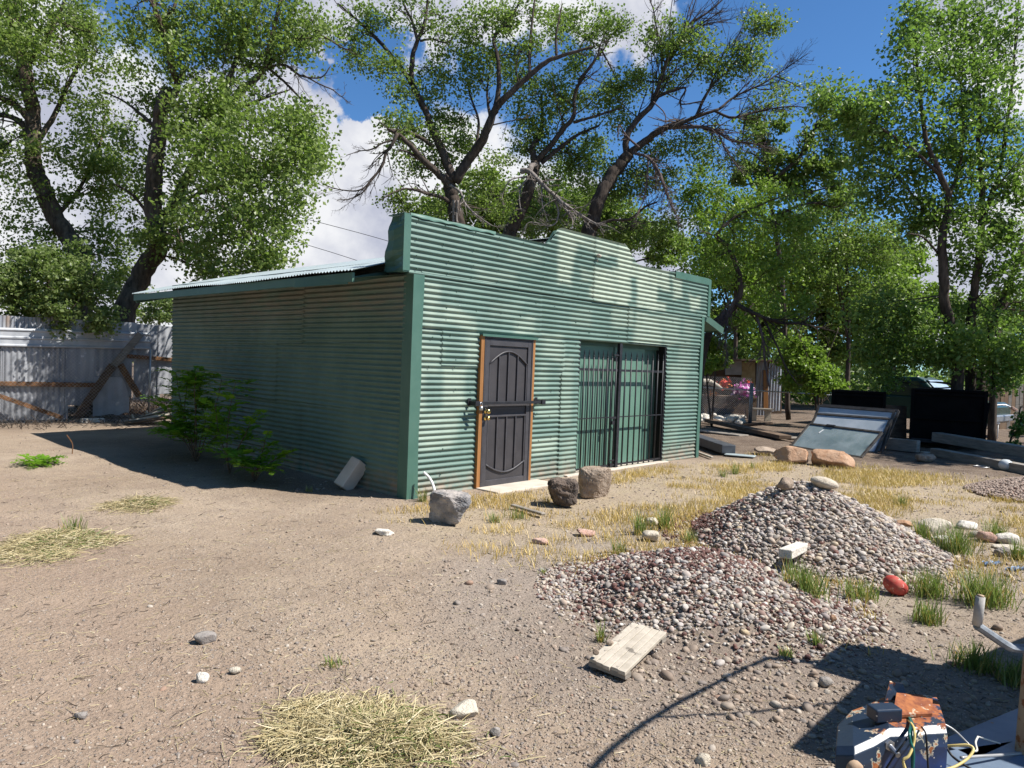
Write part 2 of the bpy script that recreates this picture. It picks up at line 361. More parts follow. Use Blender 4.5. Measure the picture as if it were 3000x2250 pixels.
def glass_mat():
    t = NT('dusty_glass'); c = t.mix(t.mr(t.noise(2.6, 5), .35, .65), (.16, .21, .22), (.26, .31, .32)); c = t.mix(t.mr(t.noise(11, 6, .7), .6, .75, 0, .5), c, (.36, .38, .37))
    return t.fin(c, t.mr(t.noise(4), .3, .7, .12, .35), 0, .7)
GLASS = glass_mat()
GLASSP = simple('sky_reflection_glass', (.36, .40, .42), (.46, .49, .51), 3, .25, 0, 0, spec=.6)  # sky reflection painted into the rear panes as a pale colour
FRAMEB = simple('bronze_window_frame', (.05, .043, .037), (.085, .075, .065), 8, .5, .2, .05)
def rockm(name, a, b, sp, dark, bs=9):
    t = NT(name); c = t.mix(t.mr(t.noise(bs, 6, .65), .38, .62), a, b); c = t.mix(t.mr(t.vor(sp), .05, .22, .75, 0), c, dark); c = t.mix(t.mr(t.noise(2.2, 3), .5, .62, 0, .5), c, b)
    t.bump(t.noise(22, 6, .7), 1., .03); return t.fin(c, .95, 0, .15)
BASALT = rockm('grey_basalt', (.20, .195, .195), (.52, .46, .41), 26, (.06, .06, .065), 5)
BASALTD = rockm('dark_lava_rock', (.075, .062, .055), (.19, .145, .115), 22, (.02, .018, .018))
TUFF = rockm('brown_tuff', (.28, .21, .155), (.42, .335, .26), 30, (.17, .125, .09))
ORROCK = rockm('orange_sandstone', (.36, .20, .115), (.50, .33, .22), 14, (.2, .11, .07), 5)
PALER = rockm('pale_stone', (.50, .43, .33), (.62, .55, .45), 8, (.38, .32, .25), 5)
GREYR = rockm('grey_stone', (.28, .25, .23), (.40, .36, .32), 14, (.15, .13, .12))
WHITER = rockm('white_stone', (.62, .57, .49), (.75, .70, .62), 8, (.5, .44, .36))
PINKR = rockm('pink_stone', (.46, .27, .21), (.58, .40, .32), 10, (.3, .17, .13))

# ------------------------------------------------------------------ ground
rng = np.random.default_rng(7)
def axis(a, b, fine, lo, hi):
    c = list(np.arange(a, b, fine)); s = fine; x = b
    while x < hi: c.append(x); s *= 1.22; x += s
    c.append(hi); s = fine; x = a-fine
    while x > lo: c.insert(0, x); s *= 1.22; x -= s
    c.insert(0, lo); return np.array(c)
def tanmask(x, y):
    P = np.stack([x, y, 0*x], -1); n = nz(P, 1.6, 51)*.8
    a = sstep(0, 1.2, x+n*.7+1.5)*sstep(9.5, 7.5, x+n)*sstep(-6.4, -5.2, y+n*.6)*sstep(-.25, -.7, y)
    return a*sstep(-.5, .25, (x-(-1.6))*.35+(y+2.6)*.55+1.1+n*.4)
def build_ground():
    xs = axis(-6, 3.5, .05, -900, 900); ys = axis(-7.2, 4, .05, -900, 900)
    X, Y = np.meshgrid(xs, ys); x = X.ravel(); y = Y.ravel()
    z = hx(x, y)*np.clip(1.6-np.hypot(x, y)/60, 0, 1)
    P = np.stack([x, y, 0*x], -1); n = nz(P, 1.1, 50)
    b = MB(); nx = len(xs); i = (np.arange(len(ys)-1)[:, None]*nx+np.arange(nx-1)[None]).ravel()
    pd = np.minimum(np.hypot(x-1.7, y+4.2)/2.1, np.hypot(x+.7, y+4.2)/2.0)
    b.add(np.stack([x, y, z], -1), np.stack([i, i+1, i+nx+1, i+nx], -1),
          red=sstep(-2.9, -4.2, x+n*.8), tan=tanmask(x, y), gravel=sstep(1.15, .8, pd+n*.12),
          litter=np.maximum(np.maximum(sstep(7.6, 9.2, x+n*.9+.45*(y+2.5)), sstep(9.2, 10.6, y+n*.6)*.6), sstep(.25, -.35, x+.9+.4*n)*0+np.exp(-((x+.7)/.8)**2)*sstep(.3, 1, y)*.5*(y < 8)+.5*np.exp(-((x+1.7)**2+(y+5.1)**2)/1.5)*(1+.6*n)))  # litter; also a darker strip by the side wall and moist dirt in front
    return tag(b.build('ground', GROUND, smooth=True), 'bare sandy dirt yard strewn with pebbles and dry grass', 'ground', kind='structure')
build_ground()

# ------------------------------------------------------------------ the shed
W_, D_, H1, PITCHC = 7.136, 7.05, 2.742, .0703
PATCH = [(2.85,3.27,.17,.36,.8),(2.95,3.63,.28,.09,.75),(3.35,3.62,.22,.12,.55),(3.85,3.6,.3,.13,.75),(4.37,3.42,.2,.3,.95),(4.3,3.05,.28,.24,.85),(3.8,2.98,.26,.24,.85),(5.12,3.12,.28,.3,.9),(4.85,3.3,.3,.12,.8),(5.55,3.3,.25,.17,.85),(3.72,2.78,.25,.07,.9),(4.3,2.83,.16,.1,.85),(5.25,2.79,.45,.06,.85),(6.1,3.2,.16,.2,.7),(6.8,2.96,.18,.11,.75),(3.4,3.05,.12,.1,.4),(1.4,2.86,.4,.06,.25),(1.9,3.2,.3,.1,.15),
    (4.4,2.5,.28,.17,.6),(5.2,2.35,.42,.28,.85),(5.95,2.42,.28,.25,.5),(6.6,2.5,.2,.15,.35),(6.3,1.5,.28,.3,.4),(6.5,2.0,.2,.3,.3),(6.2,.5,.2,.2,.25),(.26,2.3,.1,.3,.65),(.75,2.2,.28,.1,.7),(1.0,1.85,.1,.22,.65),(.72,1.33,.19,.28,.75),(.3,1.7,.17,.17,.5),(.14,1.3,.05,.6,.75),(.45,.8,.28,.22,.6),(.75,1.15,.12,.12,.4),(2.0,2.22,.22,.11,.65),(2.62,1.95,.22,.18,.55),(2.55,.5,.27,.1,.75),(2.98,1.3,.13,.5,.45),(3.08,.3,.12,.28,.45),(2.6,1.05,.25,.14,.4),(3.3,2.4,.25,.12,.3),(1.6,2.4,.3,.1,.25),(2.45,1.5,.12,.2,.35)]
def pale(x, z):
    v = np.zeros(len(x)); P = np.stack([x, z, 0*x], -1); j = nz(P, 5, 61)*.07+nz(P, 15, 63)*.03; k = nz(P, 6, 62)*.07+nz(P, 17, 64)*.03
    for cx, cz, a, b, s in PATCH:
        d = np.maximum((np.abs(x-cx+j)-a)/.09, (np.abs(z-cz+k)-b)/.06); v = np.maximum(v, s*(1 if cz > 2.7 else .68)*sstep(1, -.6, d))
    return v
def corr(b, a0, a1, z0, z1, off, face='front', step=.09, phase=0., amp=.012, top=None, worn=None, dent=.0035, seed=1, patch=True):
    """a corrugated sheet (waves stacked up the wall) at `off` along the wall's normal"""
    n = max(2, int((a1-a0)/step)+1); xs = np.linspace(a0, a1, n); zs = np.append(np.arange(z0, z1, PITCHC/8), z1)
    X, Z = np.meshgrid(xs, zs); x = X.ravel(); z = Z.ravel()
    if top is not None: z = np.minimum(z, top(x))
    P = np.stack([x, z*.6, 0*x], -1)
    dn = dent*nz(P, 2.6, seed)+.0016*nz(P, 12, seed+1)
    zz = z+phase+.006*nz(np.stack([x, z*.2, 0*x], -1), 1.6, seed+2)
    y = amp*np.cos(2*np.pi*zz/PITCHC)*(1+.25*nz(P, 3, seed+3))+dn+off
    i = (np.arange(len(zs)-1)[:, None]*n+np.arange(n-1)[None]).ravel(); F = np.stack([i, i+1, i+n+1, i+n], -1)
    ok = (z[F[:, 3]]-z[F[:, 0]] > 1e-4) | (z[F[:, 2]]-z[F[:, 1]] > 1e-4); F = F[ok]
    if face == 'front': V = np.stack([x, -y, z], -1); pa = pale(x, z) if patch else 0.
    elif face == 'left': V = np.stack([-y, x, z], -1); F = F[:, ::-1].copy(); pa = 0.
    elif face == 'right': V = np.stack([W_+y, x, z], -1); pa = 0.
    else: V = np.stack([x, D_+y, z], -1); F = F[:, ::-1].copy(); pa = 0.
    b.add(V, F, pale=pa, worn=(worn(x, z) if worn else 0.), dirt=sstep(.42, -.02, z+.12*nz(P, 4, 9)))
def ptop(x):
    z = 3.42+.035*sstep(4.4, 7.3, x)
    for a, b, s in ((2.30, 2.66, 1), (4.85, 4.37, 1)):
        pass
    up = np.where(x < 3.5, np.interp(x, [2.30, 2.36, 2.44, 2.50, 2.56, 2.62, 2.68], [0, .01, .045, .10, .175, .26, .285]), np.interp(x, [4.36, 4.44, 4.52, 4.60, 4.68, 4.76, 4.88], [.285, .255, .18, .11, .055, .015, 0]))
    return z+up*(1-.1*0)
def build_shed():
    S = thing('corrugated_metal_shed', 'green corrugated metal shed with a stepped false front and patchy cream paint', 'shed', (W_/2, D_/2, 0))
    e = .0
    # front sheets: left of the door, above it, between the openings, above the barred opening, right of it
    sheets = [(.09,.50,1.645,2.10,.004),(.47,1.13,1.63,2.085,.010),(.09,1.13,-.1,1.655,.002),(.09,2.34,2.08,H1+.02,.014),(2.31,4.60,2.09,H1+.02,.009),(4.57,7.07,2.12,H1+.02,.015),
              (1.1,2.24,2.04,2.095,.006),(2.2,2.92,1.61,2.095,.008),(2.89,3.30,1.55,2.10,.003),(2.2,2.90,.92,1.625,.003),(2.2,2.88,-.1,.95,.007),(2.86,3.29,-.1,1.56,.011),(5.86,7.07,1.62,2.13,.006),(5.865,7.07,.3,1.64,.010),(5.86,7.07,-.1,.32,.005),(3.26,5.9,2.085,2.11,.001)]
    for k, (a, b, c, d, o) in enumerate(sheets):
        mb = MB(); corr(mb, a, b, c, d, o*1.9, phase=.017*math.sin(k*3.1), seed=100+5*k, dent=.005); mb.build('wall_sheet', GP, S, smooth=True)
    # side, rear and right walls
    wn = lambda x, z: sstep(1.95, 2.4, z+.16*nz(np.stack([x, z, 0*x], -1), 1.2, 5))*(.3+.35*sstep(6.9, 3, x))  # only a tan tint, stronger towards the top of the side wall
    for k, (a, b, c, d, o) in enumerate([(.1,2.48,-.1,1.0,.004),(2.44,4.86,-.1,.98,.009),(4.82,7.04,-.1,1.0,.004),(.1,3.2,.97,1.88,.009),(3.16,7.04,.96,1.88,.014),(.1,2.46,1.86,2.9,.015),(2.42,7.04,1.85,2.9,.02)]):
        mb = MB(); corr(mb, a, b, c, d, o*1.5, 'left', .14, worn=wn, seed=300+5*k, dent=.007, phase=.01*k); mb.build('wall_sheet', GP, S, smooth=True)
    gt = lambda x: 2.62+.305*(np.minimum(x, W_-x)+.6)-.0135*(np.minimum(x, W_-x)+.6)**2
    mb = MB(); corr(mb, 0, W_, -.1, 3.8, 0, 'rear', .2, top=gt, seed=400); mb.build('wall_sheet', GP, S, smooth=True)
    mb = MB(); corr(mb, .05, D_, -.1, 2.85, 0, 'right', .2, seed=410); mb.build('wall_sheet', GP, S, smooth=True)
    # corner trims: an L of flat painted metal, slightly crooked and flared at the foot
    for x0, s in ((0, 1), (W_, -1)):
        b = MB(); zs = np.linspace(-.08, H1-.005 if s > 0 else H1-.01, 14)
        o1 = .006*np.sin(zs*5+s); wf = .125 if s > 0 else .07
        prof = [(-.034, .15, 1), (-.036+0, -.038, 1), (wf, -.040, 0), (wf, -.012, 0)]
        V = []
        for z, o in zip(zs, o1):
            fl = .05*max(0, .22-z)*(s > 0)
            for px, py, q in prof: V.append((x0+s*(px+(o if px > .05 else 0)), py-fl*(px > .05), z))
        n = 4; F = [(i*n+j, i*n+j+1, (i+1)*n+j+1, (i+1)*n+j) for i in range(len(zs)-1) for j in range(n-1)]
        b.add(V, F if s > 0 else [f[::-1] for f in F]); b.build('corner_trim', TRIM, S)
    # false front (parapet): box behind, corrugated face, end caps
    P = MB(); corr(P, -.115, 3.57, H1-.035, 3.9, .036, step=.03, top=ptop, seed=500, phase=.02, dent=.005); 
    P = P.build('parapet', GP, S, smooth=True)
    q = MB(); corr(q, 3.545, 5.12, H1-.03, 3.9, .043, step=.03, top=ptop, seed=520, phase=.02); q.build('parapet_sheet', GP, P, smooth=True)
    q = MB(); corr(q, 5.09, 7.30, H1-.025, 3.9, .037, step=.03, top=ptop, seed=540, phase=.02); q.build('parapet_sheet', GP, P, smooth=True)
    q = MB(); xs = np.linspace(-.19, 7.33, 240); t = ptop(xs)-.03     # rear board of the false front
    V = np.concatenate([np.stack([xs, 0*xs+.02, 0*xs+H1+.0], -1), np.stack([xs, 0*xs+.02, t], -1), np.stack([xs, 0*xs+.06, 0*xs+H1], -1), np.stack([xs, 0*xs+.06, t], -1)]); n = len(xs); i = np.arange(n-1)
    q.add(V, np.concatenate([np.stack([i, i+1, i+n+1, i+n], -1), np.stack([i+2*n+1, i+2*n, i+3*n, i+3*n+1], -1), np.stack([i+n, i+n+1, i+3*n+1, i+3*n], -1)])); q.build('parapet_board', DKGREEN, P)
    for xc, s in ((-.21, 1), (7.345, -1)):                          # end caps, the left one dented
        q = MB(); zs = np.linspace(H1-.005, 3.395 if s > 0 else 3.45, 12); V = []
        for z in zs:
            k = (z-H1)/.66; dep = .335-.13*k+(.02*math.sin(k*9) if s > 0 else 0); dn = (.018*math.sin(k*7+1)+.012*math.sin(k*15))*(s > 0)
            V += [(xc+s*.0+s*dn, dep, z), (xc+s*dn*1.6, dep*.5, z), (xc, -.045, z), (xc+s*.10, -.049, z), (xc+s*.102, -.03, z)]
        n = 5; F = [(i*n+j, i*n+j+1, (i+1)*n+j+1, (i+1)*n+j) for i in range(len(zs)-1) for j in range(n-1)]
        top = len(V); zt = zs[-1]+.004
        q.add(V, F if s > 0 else [f[::-1] for f in F]); q.build('parapet_end_cap', TRIM, P, smooth=False)
        q = MB(); q.box((xc+s*.04, .11, zs[-1]+.008), (.085, .30, .012)); q.build('end_cap_lid', TRIM, P); q = MB(); q.box((xc+s*.05, .12, H1-.012), (.09, .32, .014)); q.build('end_cap_base', TRIM, P)
    q = MB(); n = 60; xs = np.linspace(-.12, 1.32, n); z = ptop(xs)+.004; V = []          # crumpled coping strip
    for k, (x, zz) in enumerate(zip(xs, z)):
        w1 = .04+.006*math.sin(x*9)+.004*math.sin(x*31); V += [(x, .07, zz+.002*math.sin(x*14)), (x, -.052-.004*math.sin(x*23), zz+.003*math.sin(x*11)), (x, -.052-.006*math.sin(x*17), zz-w1)]
    q.add(V, [(i*3+j, i*3+j+1, (i+1)*3+j+1, (i+1)*3+j) for i in range(n-1) for j in range(2)]); q.build('coping_strip', TRIM, P, smooth=True)
    q = MB(); q.span((6.0, -.054, 3.345), (7.25, -.048, 3.462)); q.span((6.0, -.054, 3.462), (7.25, .07, 3.469)); q.span((7.25, -.055, H1), (7.345, -.049, 3.45)); q.build('coping_strip', TRIM, P)
    q = MB(); q.tube([(3.59, -.03, 3.42), (3.59, -.09, 3.42), (3.595, -.115, 3.40)], [.02, .022, .02], 8); q.tube([(3.59, -.07, 3.415), (3.575, -.075, 3.36), (3.57, -.07, 3.32)], .007, 6); q.build('lamp_fitting', PALEW, P, smooth=True)
    # roof: two corrugated slopes, corrugations running down the slope
    for s in (0, 1):
        b = MB(); y0, y1 = .34, 7.42; ys = np.arange(y0, y1, .0114); L = 9
        xs = np.linspace(-.62, 3.568, L) if s == 0 else np.linspace(8.12, 3.568, L)
        e0 = 2.712 if s == 0 else 2.712-.29*.39
        Y, X = np.meshgrid(ys, xs); k = np.abs(X-xs[0]); Z = e0+.305*k-.0135*k*k+.009*np.cos(2*np.pi*Y/.0703)+.012*np.sin(Y*1.7+X)*np.clip(1-k*1.2, 0, 1)+.004*nz(np.stack([X, Y, 0*X], -1).reshape(-1, 3), 6, 3).reshape(X.shape)
        X = X+(.018*nz(np.stack([0*X, Y, 0*X], -1).reshape(-1, 3), 3, 8).reshape(X.shape))*(k < .01)
        n = len(ys); i = (np.arange(L-1)[:, None]*n+np.arange(n-1)[None]).ravel(); F = np.stack([i, i+1, i+n+1, i+n], -1)
        b.add(np.stack([X, Y, Z], -1).reshape(-1, 3), F if s else F[:, ::-1].copy()); b.build('roof_slope', GALV, S, smooth=True)
    b = MB(); b.tube([(3.568, .34, 3.745), (3.568, 7.43, 3.745)], .025, 8); b.build('ridge_cap', GALV, S)
    for x, z, ya, yb in ((-.575, 2.635, .42, 7.40), (8.085, 2.535, .05, 7.40)):
        b = MB(); b.span((x-.016, ya, z-.055), (x+.016, yb, z+.055)); b.build('fascia', TRIM if x < 0 else DKGREEN, S)
    b = MB(); b.box((-.592, 1.1, 2.62), (.012, 1.15, .12), rot((0, 1, 0), .12)@rotz(.03)); b.build('loose_fascia_piece', TRIM, S)
    for a, c, yy in (((-.56, 2.60), (3.5, 3.6), 7.39), ((8.06, 2.50), (7.26, 2.73), .02)):
        b = MB(); b.beam((a[0], yy, a[1]), (c[0], yy, c[1]), .03, .13); b.build('rake_board', TRIM if yy > 1 else DKGREEN, S)
    b = MB(); b.add([(-.56, .1, 2.63), (-.56, 7.38, 2.63), (.02, 7.38, 2.72), (.02, .1, 2.72)], [(0, 1, 2, 3)]); b.build('soffit', DKGREEN, S); b = MB(); b.add([(8.07, .03, 2.50), (8.07, 7.38, 2.50), (7.15, 7.38, 2.72), (7.15, .03, 2.72)], [(3, 2, 1, 0)])
    b.add([(8.07, .03, 2.53), (8.07, .36, 2.53), (7.15, .36, 2.765), (7.15, .03, 2.765)], [(0, 1, 2, 3)]); b.build('soffit', DKGREEN, S)
    for yy in np.arange(.5, 7.4, 1.16):
        b = MB(); b.beam((-.55, yy, 2.61), (.05, yy, 2.76), .045, .07); b.build('rafter_tail', DKGREEN, S)
    # inside of the barred opening
    b = MB(); b.span((3.29, .17, -.03), (5.42, .20, 2.12)); b.build('sliding_panel', PANELG, S)
    b = MB(); b.span((4.46, .155, 0), (4.49, .169, 2.1)); b.span((3.3, .150, 2.02), (5.86, .168, 2.12)); b.build('panel_batten', DKGREEN, S)
    b = MB(); b.span((5.40, .205, -.05), (5.9, .222, 2.2)); b.build('shade_panel', DKGREEN, S); b = MB(); b.span((3.2, .50, -.05), (6.0, .52, 2.2)); b.span((5.87, .02, -.05), (5.90, .50, 2.2)); b.span((3.255, .02, -.05), (3.28, .24, 2.2)); b.span((3.29, .02, 2.105), (5.87, .24, 2.13)); b.build('shade_lining', VOID, S)  # dark panel and black lining colours stand in for shade inside the opening
    b = MB(); b.span((3.0, -.10, -.08), (5.95, .16, .018)); b.build('door_sill', CONC, S, bevel=.01)
    # iron bars across it
    g = MB(); g.span((4.385, -.012, 0.02), (4.455, .045, 2.10)); Gt = g.build('barred_gate', BLACKI, S)
    for z, t in ((1.635, .019), (.86, .008), (.065, .014)):
        g = MB(); g.span((3.295, .005, z-t), (4.385, .028, z+t)); g.span((4.455, .005, z-t), (5.865, .028, z+t)); g.build('rail', BLACKI, Gt)
    xb = list(np.linspace(3.455, 4.335, 8))+list(np.linspace(4.60, 5.80, 8))
    for k, x in enumerate(xb):
        g = MB(); zt = 1.93; g.tube([(x, .016, .03), (x, .016, zt-.09)], .0135, 8)
        g.lathe([(.0135, 0), (.0135, .01), (.017, .016), (.0105, .024), (.0085, .05), (.013, .06), (.0085, .075), (.0085, .08), (.005, .10), (.001, .125)], (x, .016, zt-.1), n=8); g.build('bar', BLACKI, Gt, smooth=True)
    for x in (3.305, 5.85):
        g = MB(); g.span((x-.018, -.005, .03), (x+.018, .035, 2.09)); g.build('end_post', BLACKI, Gt)
    for x, z in ((4.27, 1.84), (4.25, .80), (4.24, .10)):
        g = MB(); g.box((x, -.012, z-.03), (.055, .03, .06)); g.tube([(x-.018, -.012, z), (x-.016, -.012, z+.035), (x, -.012, z+.047), (x+.016, -.012, z+.035), (x+.018, -.012, z)], .005, 6); g.span((x-.03, -.002, z+.03), (x+.12, .004, z+.055)); g.build('padlock', BLACKI, Gt, bevel=.004)
    # security door
    x0, x1 = 1.185, 2.155; dy = -.052
    d = MB(); d.span((x0+.05, dy+.018, .01), (x1-.05, dy+.03, 2.0)); Dr = d.build('security_door', DOORM, S)
    d = MB()
    for a, c in (((x0, dy-.008, 0), (x0+.022, dy+.05, 2.035)), ((x1-.022, dy-.008, 0), (x1, dy+.05, 2.035)), ((x0+.022, dy-.008, 2.01), (x1-.022, dy+.05, 2.035))): d.span(a, c)
    for a, c in (((x0+.027, dy-.002, .012), (x0+.10, dy+.032, 2.005)), ((x1-.10, dy-.002, .012), (x1-.027, dy+.032, 2.005)), ((x0+.10, dy-.002, 1.915), (x1-.10, dy+.0318, 2.005)), ((x0+.10, dy-.002, .012), (x1-.10, dy+.0318, .10))): d.span(a, c)
    d.build('door_frame', DOORF, Dr, bevel=.004)
    xa, xb_ = x0+.10, x1-.10; L = xb_-xa
    for z0, zm in ((1.665, 1.845), (.315, .19)):
        t = np.linspace(0, 1, 15); arc = np.stack([xa+L*t, 0*t+dy+.004, z0+(zm-z0)*np.sin(np.pi*t)], -1); d = MB(); d.tube(arc, .0125, 8); d.build('arched_bar', DOORF, Dr, smooth=True)
    for z in (.965, 1.11):
        d = MB(); d.span((xa, dy-.006, z-.0125), (xb_, dy+.018, z+.0125)); d.build('cross_rail', DOORF, Dr, bevel=.003)
    for fx in (.015, .25, .49, .73, .975):
        x = xa+L*fx; s = math.sin(math.pi*fx)
        d = MB(); d.span((x-.0085, dy-.003, 1.12), (x+.0085, dy+.018, 1.665+.18*s)); d.build('grille_bar', DOORF, Dr)
        d = MB(); d.span((x-.0085, dy-.003, .315-.125*s), (x+.0085, dy+.018, .955)); d.build('grille_bar', DOORF, Dr)
    for z, k in ((1.035, 1), (.945, .8)):
        d = MB(); d.lathe([(.034, 0), (.034, .008), (.016, .014), (.014, .03), (.03*k, .042), (.034*k, .056), (.028*k, .07), (.0, .073)], (x0+.062, dy-.002, z), (0, -1, 0)); d.build('door_knob' if k == 1 else 'deadbolt', BRASS, Dr, smooth=True)
    d = MB(); d.span((1.03, dy-.085, 1.128), (2.30, dy-.05, 1.168)); Lb = d.build('lock_bar', BLACKI, Dr, bevel=.003)
    for x in (1.0, 2.325):
        d = MB(); d.span((x-.04, dy-.10, 1.115), (x+.035, dy-.086, 1.18)); d.span((x-.04, dy-.086, 1.12), (x-.028, -.0, 1.175)); d.span((x-.06, -.03, 1.11), (x-.005, -.022, 1.21)); d.build('bar_bracket', BLACKI, Lb)
    d = MB(); d.tube([(1.05, dy-.11, 1.11), (1.05, dy-.11, 1.06)], .026, 12); d.tube([(1.03, dy-.11, 1.11), (1.032, dy-.11, 1.15), (1.05, dy-.11, 1.165), (1.068, dy-.11, 1.15), (1.07, dy-.11, 1.11)], .006, 6); d.build('padlock', STEEL, Lb, smooth=True)
    for a, c in (((1.12, -.055, -.02), (1.183, .0, 2.045)), ((2.157, -.055, -.02), (2.205, .0, 2.045))):
        d = MB(); d.span(a, c); d.build('door_jamb', ORWOOD, S, bevel=.004)
    d = MB(); d.span((1.115, -.085, 2.047), (2.215, .0, 2.062)); d.span((1.115, -.085, 2.03), (2.215, -.078, 2.047)); d.build('drip_cap', TRIM, S)
    d = MB(); d.span((1.12, -.46, -.07), (2.36, -.03, .022)); d.build('doorstep', CONC, S, bevel=.012)
    # screws
    r = np.random.default_rng(4); b = MB()
    for z in (.24, .59, .95, 1.3, 1.58, 1.72, 2.0, 2.2, 2.34, 2.55):
        for x in np.arange(.2, 7.1, .42):
            xx = x+r.uniform(-.13, .13); zc = z+r.uniform(-.03, .03)
            if (1.08 < xx < 2.26 and zc < 2.12) or (3.22 < xx < 5.92 and zc < 2.16) or r.random() < .3: continue
            b.tube([(xx, -.01, zc), (xx, -.031, zc)], .0068, 6)
    for z in (2.78, 2.93, 3.13, 3.36):
        for x in np.arange(0, 7.3, .46):
            xx = x+r.uniform(-.05, .05); b.tube([(xx, -.03, z), (xx, -.058, z+.0)], .0068, 6)
    for k in range(len(b.f)): pass
    o = b.build('sheet_screws', DKGREEN, S); o['kind'] = 'stuff'
build_shed()

# ------------------------------------------------------------------ trees
def r1(x, y): return x*.48216, y*.48216
def r2(x, y): return 900+x*.49729, y*.49729
def r3(x, y): return 1900+x*.54241, y*.54241
def r6(x, y): return 1950+x*.47468, 850+y*.47468
def leafmesh(b, P, size, rg, up=.35, m=0, asp=.8):
    n = len(P); N = rg.normal(size=(n, 3)); N[:, 2] += up*1.5; N /= np.linalg.norm(N, axis=1)[:, None]
    T = rg.normal(size=(n, 3)); T[:, 2] -= .5; T -= (T*N).sum(1)[:, None]*N; T /= np.linalg.norm(T, axis=1)[:, None]+1e-9
    B = np.cross(N, T); L = (size*rg.uniform(.5, 1.35, n))[:, None]; wd = L*asp*.5
    V = np.stack([P-T*L*.5, P-T*L*.08+B*wd+N*L*.08, P+T*L*.5, P-T*L*.08-B*wd+N*L*.08], 1).reshape(-1, 3)
    b.add(V, np.arange(4*n).reshape(n, 4), m)
def twigs(b, P0, P1, ra, rb, rg, sag=.12, m=0, seg=4):
    n = len(P0); t = np.linspace(0, 1, seg+1); d = P1-P0; L = np.linalg.norm(d, axis=1)[:, None]
    mid = (P0+P1)/2+rg.normal(size=(n, 3))*L*.12; mid[:, 2] -= L[:, 0]*sag
    C = (1-t)[None, :, None]**2*P0[:, None]+2*(t*(1-t))[None, :, None]*mid[:, None]+t[None, :, None]**2*P1[:, None]
    U = np.cross(d, rg.normal(size=(n, 3))); U /= np.linalg.norm(U, axis=1)[:, None]+1e-9; W = np.cross(d/(L+1e-9), U)
    ra = np.broadcast_to(ra, (n,)); rb = np.broadcast_to(rb, (n,)); R = ra[:, None]+(rb-ra)[:, None]*t[None]
    a = np.arange(3)*2*np.pi/3
    V = C[:, :, None]+R[:, :, None, None]*(np.cos(a)[None, None, :, None]*U[:, None, None]+np.sin(a)[None, None, :, None]*W[:, None, None])
    base = (np.arange(n)*(seg+1)*3)[:, None, None]; i = (np.arange(seg)*3)[None, :, None]; j = np.arange(3)[None, None]; k = (j+1) % 3
    F = np.stack([base+i+j, base+i+k, base+i+3+k, base+i+3+j], -1).reshape(-1, 4)
    b.add(V.reshape(-1, 3), F, m)
